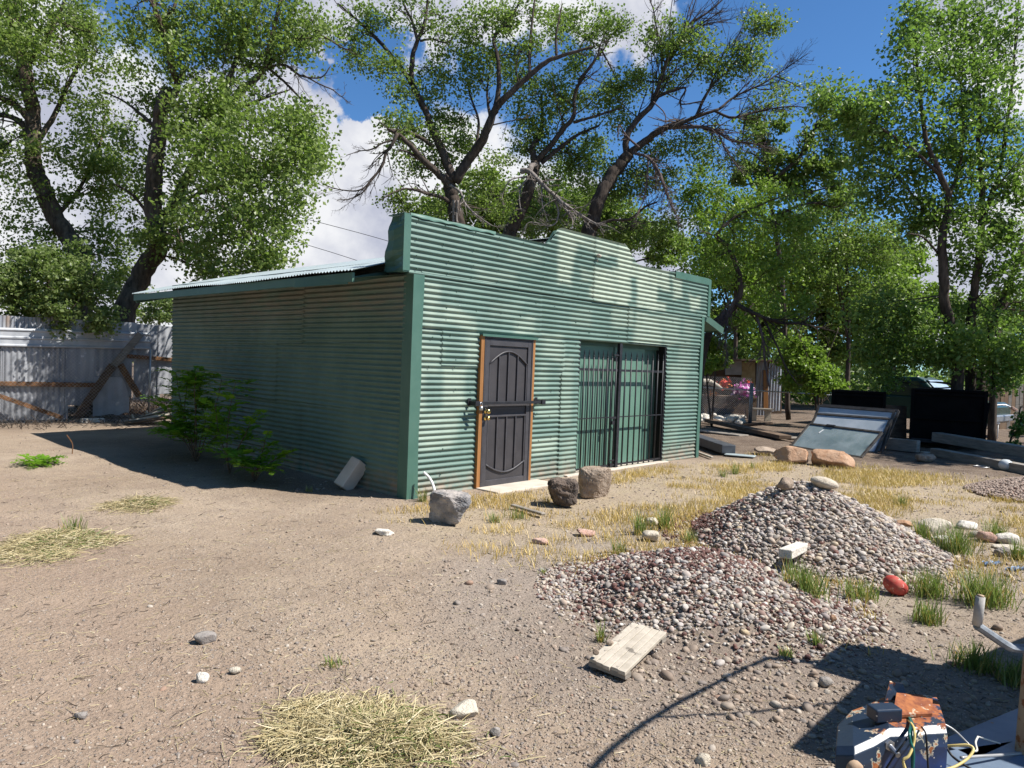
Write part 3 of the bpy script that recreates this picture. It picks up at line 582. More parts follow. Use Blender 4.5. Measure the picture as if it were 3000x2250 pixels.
class Tree:
    def __init__(s, D, seed): s.D = D; s.rg = np.random.default_rng(seed); s.wood = MB(); s.dead = MB(); s.lv = MB(); s.nodes = []; s.has_dead = False
    def limb(s, pts, w0, w1, d0=0., d1=0., dead=False, side=0, spread=.5, n=None, knob=.06):
        """pts are the limb's points seen in the photograph; w0, w1 its width there; d0, d1 how much farther than the tree's axis"""
        k = len(pts); D = [s.D+d0+(d1-d0)*i/(k-1)+(s.rg.uniform(-.15, .15) if 0 < i < k-1 else 0) for i in range(k)]
        P = np.array([A(x, y, d) for (x, y), d in zip(pts, D)]); n = n or 5*k
        kw = .9 if s.D < 20 else .8; w0, w1 = w0*kw, w1*kw; Q = spline(P, n); L = np.linalg.norm(Q[-1]-Q[0]); R = np.linspace(w0, w1, n)/2*np.linspace(D[0], D[-1], n)/FPX
        Q[1:-1] += s.rg.normal(size=(n-2, 3))*(R[1:-1, None]*.08); R = R*(1+knob*.45*s.rg.normal(size=n))
        b = s.dead if dead else s.wood; s.has_dead |= dead
        b.tube(Q, R, 9 if w0 > 30 else 6)
        if not dead: s.nodes.append(Q)
        if side: s.fan(Q, R, int(side*1.6), spread, b) if dead else s.fan(Q, R, side, spread, b)
        elif w1 < 12 and w0 < 36 and s.D < 30: s.fan(Q, R, 7, .6, b, 1, .3)
        return Q
    def fan(s, Q, R, n, spread, b, lev=2, frac=.42):
        """bare side twigs off a limb"""
        rg = s.rg; L = np.linalg.norm(np.diff(Q, axis=0), axis=1).sum(); i = rg.integers(len(Q)//5, len(Q)-1, n)
        T = Q[np.minimum(i+1, len(Q)-1)]-Q[i-1]; T /= np.linalg.norm(T, axis=1)[:, None]+1e-9
        d = T+rg.normal(size=(n, 3))*spread; d /= np.linalg.norm(d, axis=1)[:, None]
        l = L*frac*rg.uniform(.4, 1., n)*(1-.5*i/len(Q)); P1 = Q[i]+d*l[:, None]; r = np.clip(R[i]*.5, .004, .03)
        twigs(b, Q[i], P1, r, r*.35, rg, rg.uniform(-.05, .15), 0, 5)
        if lev > 0:
            m = n*3; j = rg.integers(0, n, m); t = rg.uniform(.25, 1, m)[:, None]; S0 = Q[i][j]*(1-t)+P1[j]*t; S0[:, 2] -= (.06*2*(t*(1-t))[:, 0]*l[j])
            dd = d[j]+rg.normal(size=(m, 3))*spread*1.2; dd /= np.linalg.norm(dd, axis=1)[:, None]; l2 = l[j]*rg.uniform(.2, .55, m)
            S1 = S0+dd*l2[:, None]; rr = np.maximum(r[j]*.45, .003); twigs(b, S0, S1, rr, rr*.5, rg, .05, 0, 4)
            if lev > 1:
                m2 = m*2; j2 = rg.integers(0, m, m2); t = rg.uniform(.3, 1, m2)[:, None]; U0 = S0[j2]*(1-t)+S1[j2]*t
                d3 = dd[j2]+rg.normal(size=(m2, 3))*spread*1.3; d3 /= np.linalg.norm(d3, axis=1)[:, None]; U1 = U0+d3*(l2[j2]*rg.uniform(.25, .6, m2))[:, None]; twigs(b, U0, U1, .0035, .002, rg, .03, 0, 3)
    def clump(s, x, y, rx, ry, dens=1., off=0., size=.094, sub=.64, per=128, thick=1.2):
        rg = s.rg; D = s.D+off; c = A(x, y, D); ax, ay = rx*D/FPX, ry*D/FPX; az = (ax+ay)/2*thick
        area = math.pi*ax*ay; k = max(4, int(area*dens*(11.5 if 21 < s.D < 24 else 8.8)*(.46/sub)**1.6))
        u = rg.normal(size=(k, 3)); u /= np.linalg.norm(u, axis=1)[:, None]; u *= rg.uniform(0, 1, k)[:, None]**.45
        S = c+u[:, :1]*ax*RT+u[:, 1:2]*ay*UP+u[:, 2:]*az*FW
        s.subs.append(S)
        cnt = rg.poisson(per, k); idx = np.repeat(np.arange(k), cnt); n = len(idx)
        o = rg.normal(size=(n, 3)); o /= np.linalg.norm(o, axis=1)[:, None]; o *= (rg.uniform(0, 1, n)**.6)[:, None]*sub*rg.uniform(.55, 1.25, k)[idx][:, None]
        o[:, 2] *= .75
        leafmesh(s.lv, S[idx]+o, size, rg)
    subs = None
    def finish(s, name, label, cat, leafm, barkm, base, group=None, twig=True, dmat=None):
        rg = s.rg
        t = thing(name, label, cat, tuple(base), group)
        if s.subs and twig:
            S = np.concatenate(s.subs); Nn = np.concatenate(s.nodes) if s.nodes else np.array([base])
            P0 = np.empty_like(S)
            for a in range(0, len(S), 400):
                dd = ((S[a:a+400, None]-Nn[None])**2).sum(-1)+np.where(Nn[None, :, 2] > S[a:a+400, None, 2]+.4, 4., 0); P0[a:a+400] = Nn[dd.argmin(1)]
            # secondary boughs: go first to a shared point, then to each leaf cluster
            L = np.linalg.norm(S-P0, axis=1); ok = L < 7.5
            S, P0, L = S[ok], P0[ok], L[ok]; key = rg.permutation(len(S))[:max(1, len(S)//6)]
            hub = P0[key]+(S[key]-P0[key])*rg.uniform(.45, .7, (len(key), 1)); near = np.empty(len(S), int)
            for a in range(0, len(S), 400): near[a:a+400] = ((S[a:a+400, None]-hub[None])**2).sum(-1).argmin(1)
            twigs(s.wood, P0[key], hub, .012+.007*L[key], .010+.003*L[key], rg, -.06, 0, 6)
            twigs(s.wood, hub[near], S, .010, .004, rg, .0, 0, 4)
        if s.wood.v: s.wood.build('trunk', barkm, t, smooth=True)
        if s.has_dead: s.dead.build('dead_branches', dmat or DEADW, t, smooth=True)
        if s.lv.v: s.lv.build('crown', leafm, t)
        return t
def base_of(px, D): P = A(px, 1200, D); return (P[0], P[1], 0.)
def ground_px(px, D):                                              # photo row of the ground D metres deep
    P = A(px, 1100, D); up = UP/UP[2]; y = 1100
    for _ in range(6): y += (A(px, y, D)[2])*FPX/D
    return y
# -- left tree, rear trunk leaning out of the picture
T = Tree(19.5, 11); T.subs = []
gy = ground_px(250, 19.5)
T.limb([(255, gy+10), (245, 900), r1(470, 1560), r1(350, 1350), r1(260, 1150), r1(205, 1000), r1(200, 720), r1(160, 480), r1(110, 250), r1(60, 0), (10, -150)], 66, 32, n=60)
T.limb([r1(200, 760), r1(130, 670), r1(60, 620), (-40, 270)], 26, 14, 0, -.8)
T.limb([r1(180, 800), r1(90, 720), (-20, 330), (-90, 290)], 22, 12, 0, .8)
T.limb([r1(150, 520), r1(70, 440), (-20, 170)], 20, 9, 0, .4)
T.limb([r1(200, 900), r1(330, 700), r1(420, 500), r1(520, 300), r1(560, 120)], 20, 6, 0, 1.)
T.limb([r1(330, 1330), r1(480, 1150), r1(600, 900), r1(640, 700)], 15, 5, 0, 1.2)
T.limb([r1(150, 420), r1(300, 200), r1(380, 40), (210, -80)], 16, 6, 0, -.6)
for c in [(60,70,170,120,1.1,-.5),(230,55,140,110,1.1,.3),(110,190,110,80,.9,-.8),(300,160,120,90,.8,.5),(30,300,90,110,.8),(200,300,110,70,.55,.6),(100,420,100,60,.5,-.8),(30,470,70,60,.6),(290,395,110,110,1.0,.8),(330,510,120,90,1.1,.6),(240,480,80,80,.9),(90,560,80,60,.5,-.5),(50,640,60,60,.5),
          (300,620,110,90,.9,.8),(200,690,90,60,.7,.5),(40,740,90,45,.7,-.6),(330,740,90,90,1.0,.8),(250,800,110,90,1.2,.5),(340,850,90,70,1.0,.6),(120,760,70,50,.6),(-60,100,120,200,1,.2),(-90,420,110,170,.9)]:
    T.clump(*c)
T.finish('cottonwood_tree', 'tall cottonwood with a bare leaning trunk, nearest the left edge of the photo', 'tree', LEAF1, BARK, base_of(255, 19.5))
# -- left tree with the sawn-off top
T = Tree(18.2, 12); T.subs = []
gy = ground_px(345, 18.2)
T.limb([(345, gy+10), (362, 940), (412, 815), (463, 722), r1(950, 1400), r1(930, 1200), r1(945, 1000), r1(968, 800), r1(985, 650), r1(1012, 545)], 70, 40, n=60, knob=.035)
T.limb([r1(1035, 600), r1(1072, 545), r1(1075, 490), r1(1040, 400), r1(1010, 260), r1(985, 170), r1(945, 60), r1(920, -20), (430, -120)], 24, 13, -.25, -.6)
T.limb([r1(990, 210), r1(1015, 110), r1(1060, 40), (535, -60)], 15, 8, -.4, -.2)
T.limb([r1(950, 1430), r1(1090, 1170), r1(1250, 860), r1(1430, 590), r1(1550, 480), r1(1615, 400), r1(1650, 240), r1(1690, 60), (840, -90)], 34, 8, .2, .3)
T.limb([r1(1300, 740), r1(1400, 460), r1(1440, 350), r1(1490, 190), r1(1555, 80), (790, -80)], 22, 9, .2, .9)
T.limb([r1(1330, 720), r1(1500, 640), r1(1600, 600), r1(1760, 545)], 14, 4, .2, -.6, side=5)
T.limb([r1(1470, 395), r1(1600, 410), r1(1730, 395), r1(1830, 460), r1(1950, 470), r1(2010, 400)], 11, 3, .3, -.3, side=9)
T.limb([r1(1620, 405), r1(1720, 490), r1(1790, 560), r1(1870, 650), r1(1935, 715)], 11, 3, .3, -.2, side=7)
T.limb([r1(1630, 380), r1(1730, 300), r1(1790, 240), r1(1880, 235), r1(1950, 215), r1(2080, 290), r1(2130, 300)], 13, 3, .3, -.2, side=10)
T.limb([r1(1840, 455), r1(1940, 510), r1(2020, 545), r1(2074, 585), r1(2100, 560)], 6, 2, 0, -.2, side=8)
T.limb([r1(930, 760), r1(850, 690), r1(760, 620), r1(640, 560)], 13, 4, 0, .7)
T.limb([r1(900, 1300), r1(800, 1180), r1(700, 1120)], 12, 4, 0, -.6)
T.limb([r1(960, 1300), r1(1200, 1180), r1(1400, 1120), r1(1600, 1050)], 14, 5, 0, -.7)
T.limb([r1(960, 1450), r1(1150, 1380), r1(1350, 1350), r1(1500, 1300)], 13, 4, 0, -.2)
for c in [(480,60,110,90,1.1,.3),(600,80,130,110,1.2,.3),(720,60,130,100,1.1),(850,50,110,90,1.0,.4),(920,100,55,70,.8),(400,150,90,70,.8,.6),(560,190,110,80,1.1,-.4),(690,190,100,80,1.2,.5),(800,160,90,70,.8,.3),(430,260,80,60,.7,.6),(600,290,110,80,1.1,-.5),(700,300,100,80,1.0,-.5),(500,330,80,70,.7,.8),(860,170,60,50,.7),
          (560,380,100,70,1.2,-.6),(680,390,110,80,1.2,-.6),(790,370,90,70,1.0,-.3),(870,330,60,40,.35),(900,410,60,50,.8),(600,470,110,70,1.3,-.7),(730,470,110,75,1.2,-.5),(850,470,85,65,1.1),(925,475,40,35,.8),(400,430,70,60,.7,.8),(480,470,60,60,.6,.6),(640,550,120,70,1.1,-.4),(770,560,110,70,1.1,-.2),(870,540,60,55,.9),(530,570,70,60,.7),(590,640,110,70,1.2,-.6),(720,640,100,70,1.0),(820,640,70,60,.9),(500,690,90,60,1.0,-.6),(640,720,100,60,1.0),(740,720,90,60,1.1),(600,790,75,55,1.0,.4),(700,790,85,50,1.1,.2),(800,760,45,40,.8),(420,600,70,70,.7,.6),(400,700,60,50,.7,.5),(560,740,60,50,.7)]:
    c = list(c)+[0]*(6-len(c))
    if c[0] > 560 and c[1] > 300: T.clump(*c[:4], c[4]*.6, c[5]); T.clump(c[0], c[1], c[2]*1.1, c[3]*1.1, c[4]*.6, -2.6-1.6*((c[0]*7+c[1]*13) % 10)/10)
    else: T.clump(*c)
tb = T.finish('cottonwood_tree', 'cottonwood with a sawn-off trunk top behind the tin fence', 'tree', LEAF1, BARK, base_of(345, 18.2))
c = A(*r1(1012, 545), 18.2); b = MB(); b.lathe([(0, .012), (.17, .01), (.19, -.03)], c+np.array([0, 0, .0]), UP+.3*RT-.45*FW, 18); b.build('cut_stump', simple('fresh_cut_wood', (.5, .30, .14), (.62, .42, .22), 12, .8), tb)
c = A(*r1(1040, 595), 17.97); b = MB(); b.lathe([(0, .03), (.075, .028), (.09, -.1)], c, -FW+.4*RT+.2*UP, 14); b.build('cut_limb', simple('orange_cut_wood', (.5, .22, .07), (.62, .34, .14), 12, .8), tb)
# -- leafy bush hanging over the fence
T = Tree(15.9, 13); T.subs = []
gy = ground_px(120, 17.2)
T.limb([(90, gy), (100, 1050), (120, 900), (150, 800)], 18, 8, 1.4, 0); T.limb([(95, 1080), (40, 900), (0, 800)], 12, 5, 1.4, .2); T.limb([(110, 1000), (220, 860), (280, 800)], 12, 5, 1.4, .1)
for c in [(60,760,90,60,1.0,.4),(160,760,100,60,1.0,.3),(60,840,90,60,1.2),(170,830,110,65,1.2),(270,830,70,55,1.0,.2),(90,910,100,45,1.1,-.1),(210,900,90,45,1.1,-.1),(20,900,60,45,1.0),(310,910,50,35,.7),(190,950,40,30,.7),(290,955,28,28,.7),(-60,850,80,90,1.0),(80,945,60,25,.7)]:
    T.clump(*c, size=.09, sub=.33, per=110)
T.finish('bush', 'pale green leafy bush drooping over the tin fence', 'bush', LEAFB, BARK, base_of(90, 17.3))
# -- centre tree with the forked dark trunk
T = Tree(21.5, 14); T.subs = []
gy = ground_px(1345, 21.5); R2 = lambda *a: [r2(*p) for p in a]
T.limb([(1350, gy), (1346, 900)]+R2((885, 1330), (862, 1200), (838, 1090), (845, 1040)), 62, 44, n=40)
T.limb(R2((838, 1090), (760, 1010), (690, 950), (610, 860), (540, 795), (485, 765)), 30, 11, 0, -1.6)
T.limb(R2((760, 1010), (650, 930), (590, 895), (540, 885)), 14, 5, -.4, -1.2)
T.limb(R2((530, 790), (500, 850), (465, 900), (440, 980), (380, 1060), (310, 1120), (210, 1120), (110, 1095)), 14, 3, -1.6, -2.1, side=22, spread=.35)
T.limb(R2((380, 1060), (330, 1130), (260, 1170), (180, 1180)), 6, 2.5, -2, -2.2, side=16, spread=.4)
T.limb(R2((500, 825), (440, 845), (380, 880), (310, 890), (230, 915)), 8, 2.5, -1.6, -2.1, side=12, spread=.45)
T.limb(R2((740, 860), (650, 800), (560, 770), (480, 765)), 17, 7, .2, -1.5)
T.limb(R2((860, 1060), (800, 900), (735, 760), (700, 660), (640, 540), (610, 480), (540, 380), (430, 250), (340, 160), (260, 90), (180, 20)), 34, 6, 0, .7)
T.limb(R2((612, 490), (620, 340), (650, 240), (690, 140), (705, 40), (715, -80)), 20, 7, .4, .1)
T.limb(R2((650, 240), (620, 130), (580, 50), (540, -60)), 13, 6, .2, .8)
T.limb(R2((665, 240), (740, 230), (800, 250), (860, 230)), 9, 3, .3, -.4, side=8)
T.limb(R2((870, 1070), (950, 940), (1020, 850), (1060, 760), (1110, 640), (1180, 565), (1280, 470), (1400, 370), (1480, 335), (1560, 310), (1680, 275)), 40, 8, 0, -1.4)
T.limb(R2((1105, 650), (1130, 500), (1120, 330), (1100, 230), (1160, 140), (1220, 70), (1270, -30)), 20, 7, -.5, .3)
T.limb(R2((1310, 440), (1312, 280), (1325, 120), (1345, -40)), 13, 6, -.8, -.2)
T.limb(R2((1470, 335), (1465, 230), (1480, 130), (1500, 40)), 11, 4, -1, -.6)
T.limb(R2((990, 880), (1010, 720), (960, 560), (945, 480)), 12, 5, 0, 1.2)
T.limb(R2((1080, 700), (1060, 560), (1070, 440)), 13, 5, 0, .9)
T.limb(R2((850, 1200), (790, 1160), (720, 1145), (640, 1120), (560, 1115), (480, 1150), (430, 1180)), 16, 4, 0, -1.5, side=8, spread=.5)
T.limb(R2((840, 1090), (900, 1130), (930, 1200), (1000, 1270), (1090, 1330)), 11, 4, -.3, -1.4, dead=True, side=8)
T.limb(R2((865, 1180), (862, 1290), (870, 1400)), 12, 9, -.4, -.5, dead=True); T.limb(R2((885, 1180), (880, 1260), (886, 1400)), 10, 8, -.4, -.5, dead=True)
for x,y,rx,ry,*o in [(350,150,150,110,1,.6),(250,250,110,90,.8,.4),(350,370,120,80,.9,.3),(470,420,110,80,.9),(700,400,130,110,.9,.6),(780,150,120,100,1,.5),(640,60,110,90,.9,.5),(460,120,90,70,.7,.6),(560,540,90,60,.5),(700,560,100,80,.7,.7),(600,720,110,80,1.,.3),(730,720,80,70,.8,.9),(560,850,90,60,.8,-.6),(840,850,140,110,1.1,.6),(700,950,100,70,.8,.4),(620,980,100,60,.6,.2),(950,240,110,100,1.2,.3),(1080,120,130,100,1.1,.3),(960,100,90,80,.9,.5),(1010,360,120,80,1.2,.1),(1160,270,110,100,1,.4),(1290,280,120,90,1.1),(1000,450,110,60,1.1,.5),(900,480,80,60,.6,.5),(870,700,130,110,.8,.9),(960,850,90,90,.8,.9),(650,1200,120,60,1.,-.4),(550,1180,80,50,.8,-.6),(760,1230,110,60,1.1,.4),(640,1290,120,50,1,.2),(1050,1080,130,90,1.1,1.2),(950,1200,110,80,1,1.1),(1100,1230,120,70,1.1,1.2),(1090,960,110,80,.9,1.2),(520,700,60,50,.8,-1),(1190,120,90,80,.9,.7),(1420,120,80,90,.7,.2),(1330,100,80,90,.8,.4)]:
    X, Y = r2(x, y); T.clump(X, Y, rx*.5, ry*.5, *o, size=.09)
T.finish('elm_tree', 'tall tree with a dark forked trunk behind the left of the shed front', 'tree', LEAF2, BARKD, base_of(1350, 21.5))
# -- second centre tree with the broken grey limb
T = Tree(23.5, 15); T.subs = []
gy = ground_px(1500, 23.5)
T.limb([(1500, gy)]+R2((1195, 1500), (1210, 1340), (1285, 1180), (1330, 1040), (1345, 950)), 58, 36, n=40)
T.limb(R2((1345, 950), (1325, 870), (1370, 800), (1385, 700), (1380, 560)), 26, 9, 0, .8)
T.limb(R2((1345, 960), (1440, 850), (1510, 760), (1570, 680), (1575, 560), (1620, 460), (1700, 350), (1730, 260)), 24, 5, 0, -.8, side=14, spread=.45)
T.limb(R2((1380, 960), (1500, 860), (1600, 790), (1720, 740)), 19, 8, 0, .5)
T.limb(R2((1570, 720), (1680, 690), (1800, 650), (1850, 640)), 12, 4, -.5, -1.2, side=6)
T.limb(R2((1730, 290), (1790, 400), (1830, 480)), 8, 3, 0, .4, side=14); T.limb(R2((1600, 470), (1740, 300), (1790, 210), (1880, 130)), 9, 2, 0, .3, side=24, spread=.4)
T.limb(R2((1260, 1010), (1310, 1010), (1400, 1100), (1500, 1190), (1600, 1260), (1720, 1330)), 22, 7, -1, -2.2, dead=True, side=20, spread=.55)
T.limb(R2((1310, 1010), (1320, 980), (1345, 970)), 24, 18, -1, -.3, dead=True)
T.limb(R2((1320, 1030), (1260, 1100), (1250, 1180), (1260, 1240)), 9, 3, -1, -1.5, dead=True, side=6); T.limb(R2((1300, 1040), (1200, 1060), (1150, 1150), (1160, 1220)), 7, 2.5, -1, -1.4, dead=True, side=8)
T.limb(R2((1450, 1150), (1480, 1260), (1440, 1330), (1310, 1310), (1260, 1390)), 8, 3, -1.6, -1.9, dead=True, side=8); T.limb(R2((1380, 1080), (1385, 1200), (1420, 1310)), 8, 3, -1.3, -1.8, dead=True, side=8)
T.limb(R2((1500, 1190), (1560, 1290), (1560, 1350)), 7, 3, -1.8, -2, dead=True, side=6)
for x,y,rx,ry,*o in [(1530,110,120,110,.9),(1660,110,120,100,.7,.4),(1560,340,130,90,1.),(1670,230,80,70,.6),(1210,430,120,90,1.1,.6),(1480,480,140,80,1.1,.4),(1320,560,120,80,.9,.5),(1500,580,130,90,1.,.3),(1260,700,100,90,.9,.4),(1620,600,90,80,.7),(1740,500,110,80,.8),(1790,620,110,90,1.),(1340,820,130,100,1.1,.6),(1240,860,80,80,.8,.5),(1490,900,130,90,1.1,.7),(1650,850,140,100,1.1,.7),(1420,700,110,90,.8,.6),(1560,1000,130,90,1,.9),(1690,960,100,80,1,.9),(1640,1140,150,90,1.1,.9),(1390,1040,100,80,.9,1.),(1420,1250,130,90,.9,1.4),(1270,1240,110,90,1,1.3),(1550,1290,120,80,.9,1.2),(1300,1340,130,60,1,1.2),(1780,230,120,130,.35),(1830,120,90,80,.3)]:
    X, Y = r2(x, y); T.clump(X, Y, rx*.5, ry*.5, *o, size=.09)
T.finish('elm_tree', 'tree with a broken grey limb hanging behind the stepped false front', 'tree', LEAF2, BARKD, base_of(1500, 23.5))
# -- leaning tree with bare purple-brown twigs
T = Tree(22.5, 16); T.subs = []
gy = ground_px(1725, 22.5); R3 = lambda *a: [r3(*p) for p in a]
T.limb([(1722, gy)]+R2((1655, 1480), (1680, 1320), (1722, 1180), (1780, 1060), (1845, 970), (1900, 905)), 60, 42, n=40)
T.limb(R2((1900, 905), (2000, 825), (2090, 765), (2212, 715))+R3((110, 690), (260, 630), (380, 590)), 30, 10, 0, -1.2, side=10)
T.limb(R2((1880, 920), (1885, 800), (1940, 710), (2040, 600), (2090, 440), (2150, 300), (2220, 190))+R3((220, 130), (330, 60), (430, -30)), 28, 4, 0, .3, side=40, spread=.4)
T.limb(R2((2060, 570), (2130, 540), (2230, 520))+R3((170, 560), (300, 545)), 12, 4, 0, -.6, side=14)
T.limb(R2((2090, 440), (2085, 300), (2060, 180), (2040, 60), (2010, -20)), 10, 3, .2, .6, side=26, spread=.4)
T.limb(R3((60, 440), (100, 330), (190, 200), (280, 130), (400, 60)), 9, 3, .3, -.3, side=28, spread=.38)
T.limb(R3((130, 690), (250, 685), (350, 700), (450, 760), (560, 775), (680, 800)), 16, 3, -.5, -1.6, dead=True, side=30, spread=.5)
T.limb(R3((360, 600), (450, 635), (560, 610), (650, 590), (760, 575), (860, 580)), 11, 3, -1, -1.4, side=36, spread=.42)
T.limb(R3((380, 590), (470, 520), (620, 450), (740, 370), (860, 290)), 10, 2.5, -1, -.7, side=44, spread=.36)
T.limb(R3((250, 640), (330, 480), (430, 380), (540, 240), (590, 180)), 12, 4, -.3, .4, side=20, spread=.4)
T.limb(R3((330, 480), (400, 300), (480, 200), (540, 60)), 8, 2.5, .1, .7, side=28, spread=.36)
T.limb(R2((1920, 900), (2010, 930), (2070, 1010), (2110, 1130), (2150, 1220)), 13, 4, -.6, -1.8, dead=True, side=22, spread=.6)
T.limb(R2((2010, 930), (2000, 1060), (1980, 1180), (1930, 1290)), 8, 3, -.9, -1.6, dead=True, side=14, spread=.55); T.limb(R2((2080, 1020), (2140, 1190), (2200, 1330)), 8, 3, -1.2, -1.8, dead=True, side=18, spread=.6)
T.limb(R2((2040, 600), (2110, 680), (2090, 800)), 5, 3, -.4, -.9, dead=True, side=4); T.limb(R2((1955, 870), (1880, 800), (1840, 740), (1830, 810)), 9, 4, -.7, -1.2, dead=True, side=5)
T.limb(R2((1690, 1340), (1780, 1300), (1900, 1290), (1990, 1220), (2060, 1190)), 13, 6, -.2, -1.4, side=14)
T.limb(R3((380, 730), (430, 830), (520, 950)), 8, 3, -1, -1.6, dead=True, side=14, spread=.5)
for x,y,rx,ry,*o in [(120,210,130,120,1.),(300,240,100,100,1.),(330,340,90,90,.9,.3),(230,330,90,80,.8),(110,380,110,90,.8,.4),(610,170,95,90,1.1,.2),(560,260,90,70,1.,.2),(480,300,80,70,.8,.2),(520,340,90,60,.6),(410,430,80,60,.7,.2),(640,130,70,50,1,.2),(730,480,100,60,.5),(610,620,80,60,.6,-.4),(930,480,90,50,.6,-.6),(160,770,100,90,1.,.6),(60,800,80,70,.9,.5),(300,720,100,70,.7,.2),(300,860,120,80,.8,.6),(90,920,110,90,1,.8),(480,860,90,80,.6)]:
    X, Y = r3(x, y); T.clump(X, Y, rx*.54, ry*.54, *o, size=.09)
for x,y,rx,ry,*o in [(1850,530,110,100,1.,.6),(1950,450,100,110,1.,.6),(1860,1000,140,90,1.3,.6),(1950,1100,120,90,1.3,.6),(1780,1150,120,90,1.1,.9),(1820,740,110,70,.9,.6),(1990,180,90,80,.9,.5),(2080,1310,130,80,1.,.7),(1900,1380,130,70,1.1,.7),(2000,1460,120,60,1.1,.5),(1760,1380,100,70,1,.8)]:
    X, Y = r2(x, y); T.clump(X, Y, rx*.5, ry*.5, *o, size=.09)
T.finish('elm_tree', 'leaning tree with bare purple-brown upper twigs behind the shed', 'tree', LEAF2, BARKD, base_of(1722, 22.5), dmat=TWIGP)
# -- trees right of the shed
R6 = lambda *a: [r6(*p) for p in a]
T = Tree(20.5, 17); T.subs = []                                    # dark twisted trunk beside the shed
gy = ground_px(2140, 20.5)
T.limb([(2040, gy), (2050, 1100), (2085, 960)]+R6((400, 130), (440, 60))+R3((500, 1560), (470, 1420), (400, 1300)), 34, 16, n=30)
T.limb(R3((430, 1330), (370, 1270), (470, 1170), (620, 1100), (720, 1060)), 16, 5, 0, -.8)
T.limb(R6((420, 80), (560, 150), (700, 200), (850, 210), (1020, 250)), 18, 5, 0, -2., side=18, spread=.5)
T.limb(R6((560, 150), (600, 300), (610, 420), (640, 600)), 11, 5, -.5, -1.2, dead=True, side=8)
T.limb(R6((600, 160), (680, 330), (740, 470), (800, 560)), 9, 4, -.5, -1.8, side=8)
T.limb(R6((430, 50), (380, 150), (370, 300), (380, 420)), 9, 3, -.6, -.9, dead=True, side=34, spread=.3)
T.limb(R6((400, 60), (350, 160), (330, 330)), 7, 2, -.6, -.9, dead=True, side=30, spread=.3)
for x,y,rx,ry,*o in [(300,1400,130,90,1.1),(480,1450,120,80,1.2),(600,1300,130,90,1.2),(740,1230,110,80,1.,-.5),(500,1150,120,80,1.1,-.3),(620,1040,130,70,1.2,-.4),(760,1060,100,60,1,-.8),(680,1450,120,90,1.2,-.3),(420,1280,100,80,1),(560,1580,90,70,1,.6),(860,1250,100,80,1.1,-.8),(300,1560,70,60,.8,.6),(820,1420,100,80,1.2,-.6)]:
    X, Y = r3(x, y); T.clump(X, Y, rx*.54, ry*.54, *o, size=.09)
for x,y,rx,ry,*o in [(620,300,80,60,.8,.5),(700,120,110,80,1.1),(500,200,70,60,.7,.6),(860,130,110,80,1,-.6)]:
    X, Y = r6(x, y); T.clump(X, Y, rx*.47, ry*.47, *o, size=.1)
T.finish('elm_tree', 'gnarled dark tree with hanging dead twigs beside the right end of the shed', 'tree', LEAF4, BARKD, base_of(2040, 20.5), dmat=TWIGP)
T = Tree(26, 18); T.subs = []                                      # upper crown between the leaning tree and the right-hand tree
gy = ground_px(2290, 26)
T.limb([(2310, gy), (2300, 1000), (2290, 800)]+R3((660, 1100), (650, 970)), 20, 14, n=30)
T.limb(R3((645, 960), (630, 800), (620, 680), (640, 600)), 15, 5, 0, .6); T.limb(R3((655, 975), (770, 890), (850, 810), (890, 730), (910, 660), (1000, 590)), 16, 5, 0, -.4, side=18, spread=.45)
T.limb(R3((890, 780), (960, 760), (1060, 830)), 7, 3, 0, .2, side=8); T.limb(R3((720, 1150), (820, 1110), (900, 1095), (1000, 1120), (1080, 1090)), 12, 4, 0, -.4, side=8); T.limb(R3((800, 1060), (900, 1030), (1040, 1000)), 11, 4, 0, .4, side=6)
T.limb(R3((640, 900), (560, 830), (480, 830)), 9, 4, 0, .4)
for x,y,rx,ry,*o in [(680,900,110,80,.9),(840,880,110,70,1.1),(860,740,90,60,.6),(940,920,90,60,.9),(790,1030,100,60,1.1,.3),(600,760,80,70,.6),(1000,1000,80,60,.9,.4),(980,690,70,50,.5),(640,800,90,60,.7,.4),(760,960,90,60,1.,.4),(960,1090,100,60,1,.3),(720,1180,110,60,1,.4),(1040,840,80,70,.6),(560,700,90,60,.5),(700,650,70,50,.4),(1100,640,90,60,.7),(1120,760,90,60,.8),(1000,900,90,60,.9),(560,900,80,60,.7),(480,980,90,60,.8),(600,1000,90,60,.9)]:
    X, Y = r3(x, y); T.clump(X, Y, rx*.54, ry*.54, *o, size=.13, sub=.5)
T.finish('elm_tree', 'tree with bent bare limbs in the gap left of the right-hand tree', 'tree', LEAF2, BARKD, base_of(2310, 26))
T = Tree(18.6, 19); T.subs = []                                    # multi-stemmed right-hand tree
gy = ground_px(2800, 18.6)
T.limb([(2800, gy), (2806, 1130)]+R3((1660, 1900), (1600, 1640), (1592, 1430), (1585, 1290), (1610, 1160), (1620, 1060), (1570, 930), (1500, 760), (1470, 560), (1450, 350), (1440, 160)), 40, 6, 0, -.6, n=50)
T.limb(R3((1585, 1400), (1540, 1340), (1480, 1280), (1400, 1260)), 9, 4, -.1, -.9)
T.limb([(2840, gy), (2845, 1130)]+R3((1740, 1800), (1750, 1640), (1775, 1450), (1795, 1280), (1800, 1100), (1800, 960), (1780, 780), (1790, 560), (1760, 300), (1700, 100)), 34, 6, .3, .4, n=50)
T.limb([(2870, gy), (2872, 1130)]+R3((1850, 1780), (1920, 1620), (1980, 1440), (2040, 1300), (2090, 1100)), 32, 10, .6, .9, n=40)
T.limb(R3((1795, 1250), (1840, 1080), (1900, 920), (1930, 700), (1960, 480), (1980, 250), (2000, 0)), 16, 5, .4, .8); T.limb(R3((1610, 1100), (1680, 900), (1700, 700), (1690, 480), (1640, 260)), 13, 4, -.2, .5)
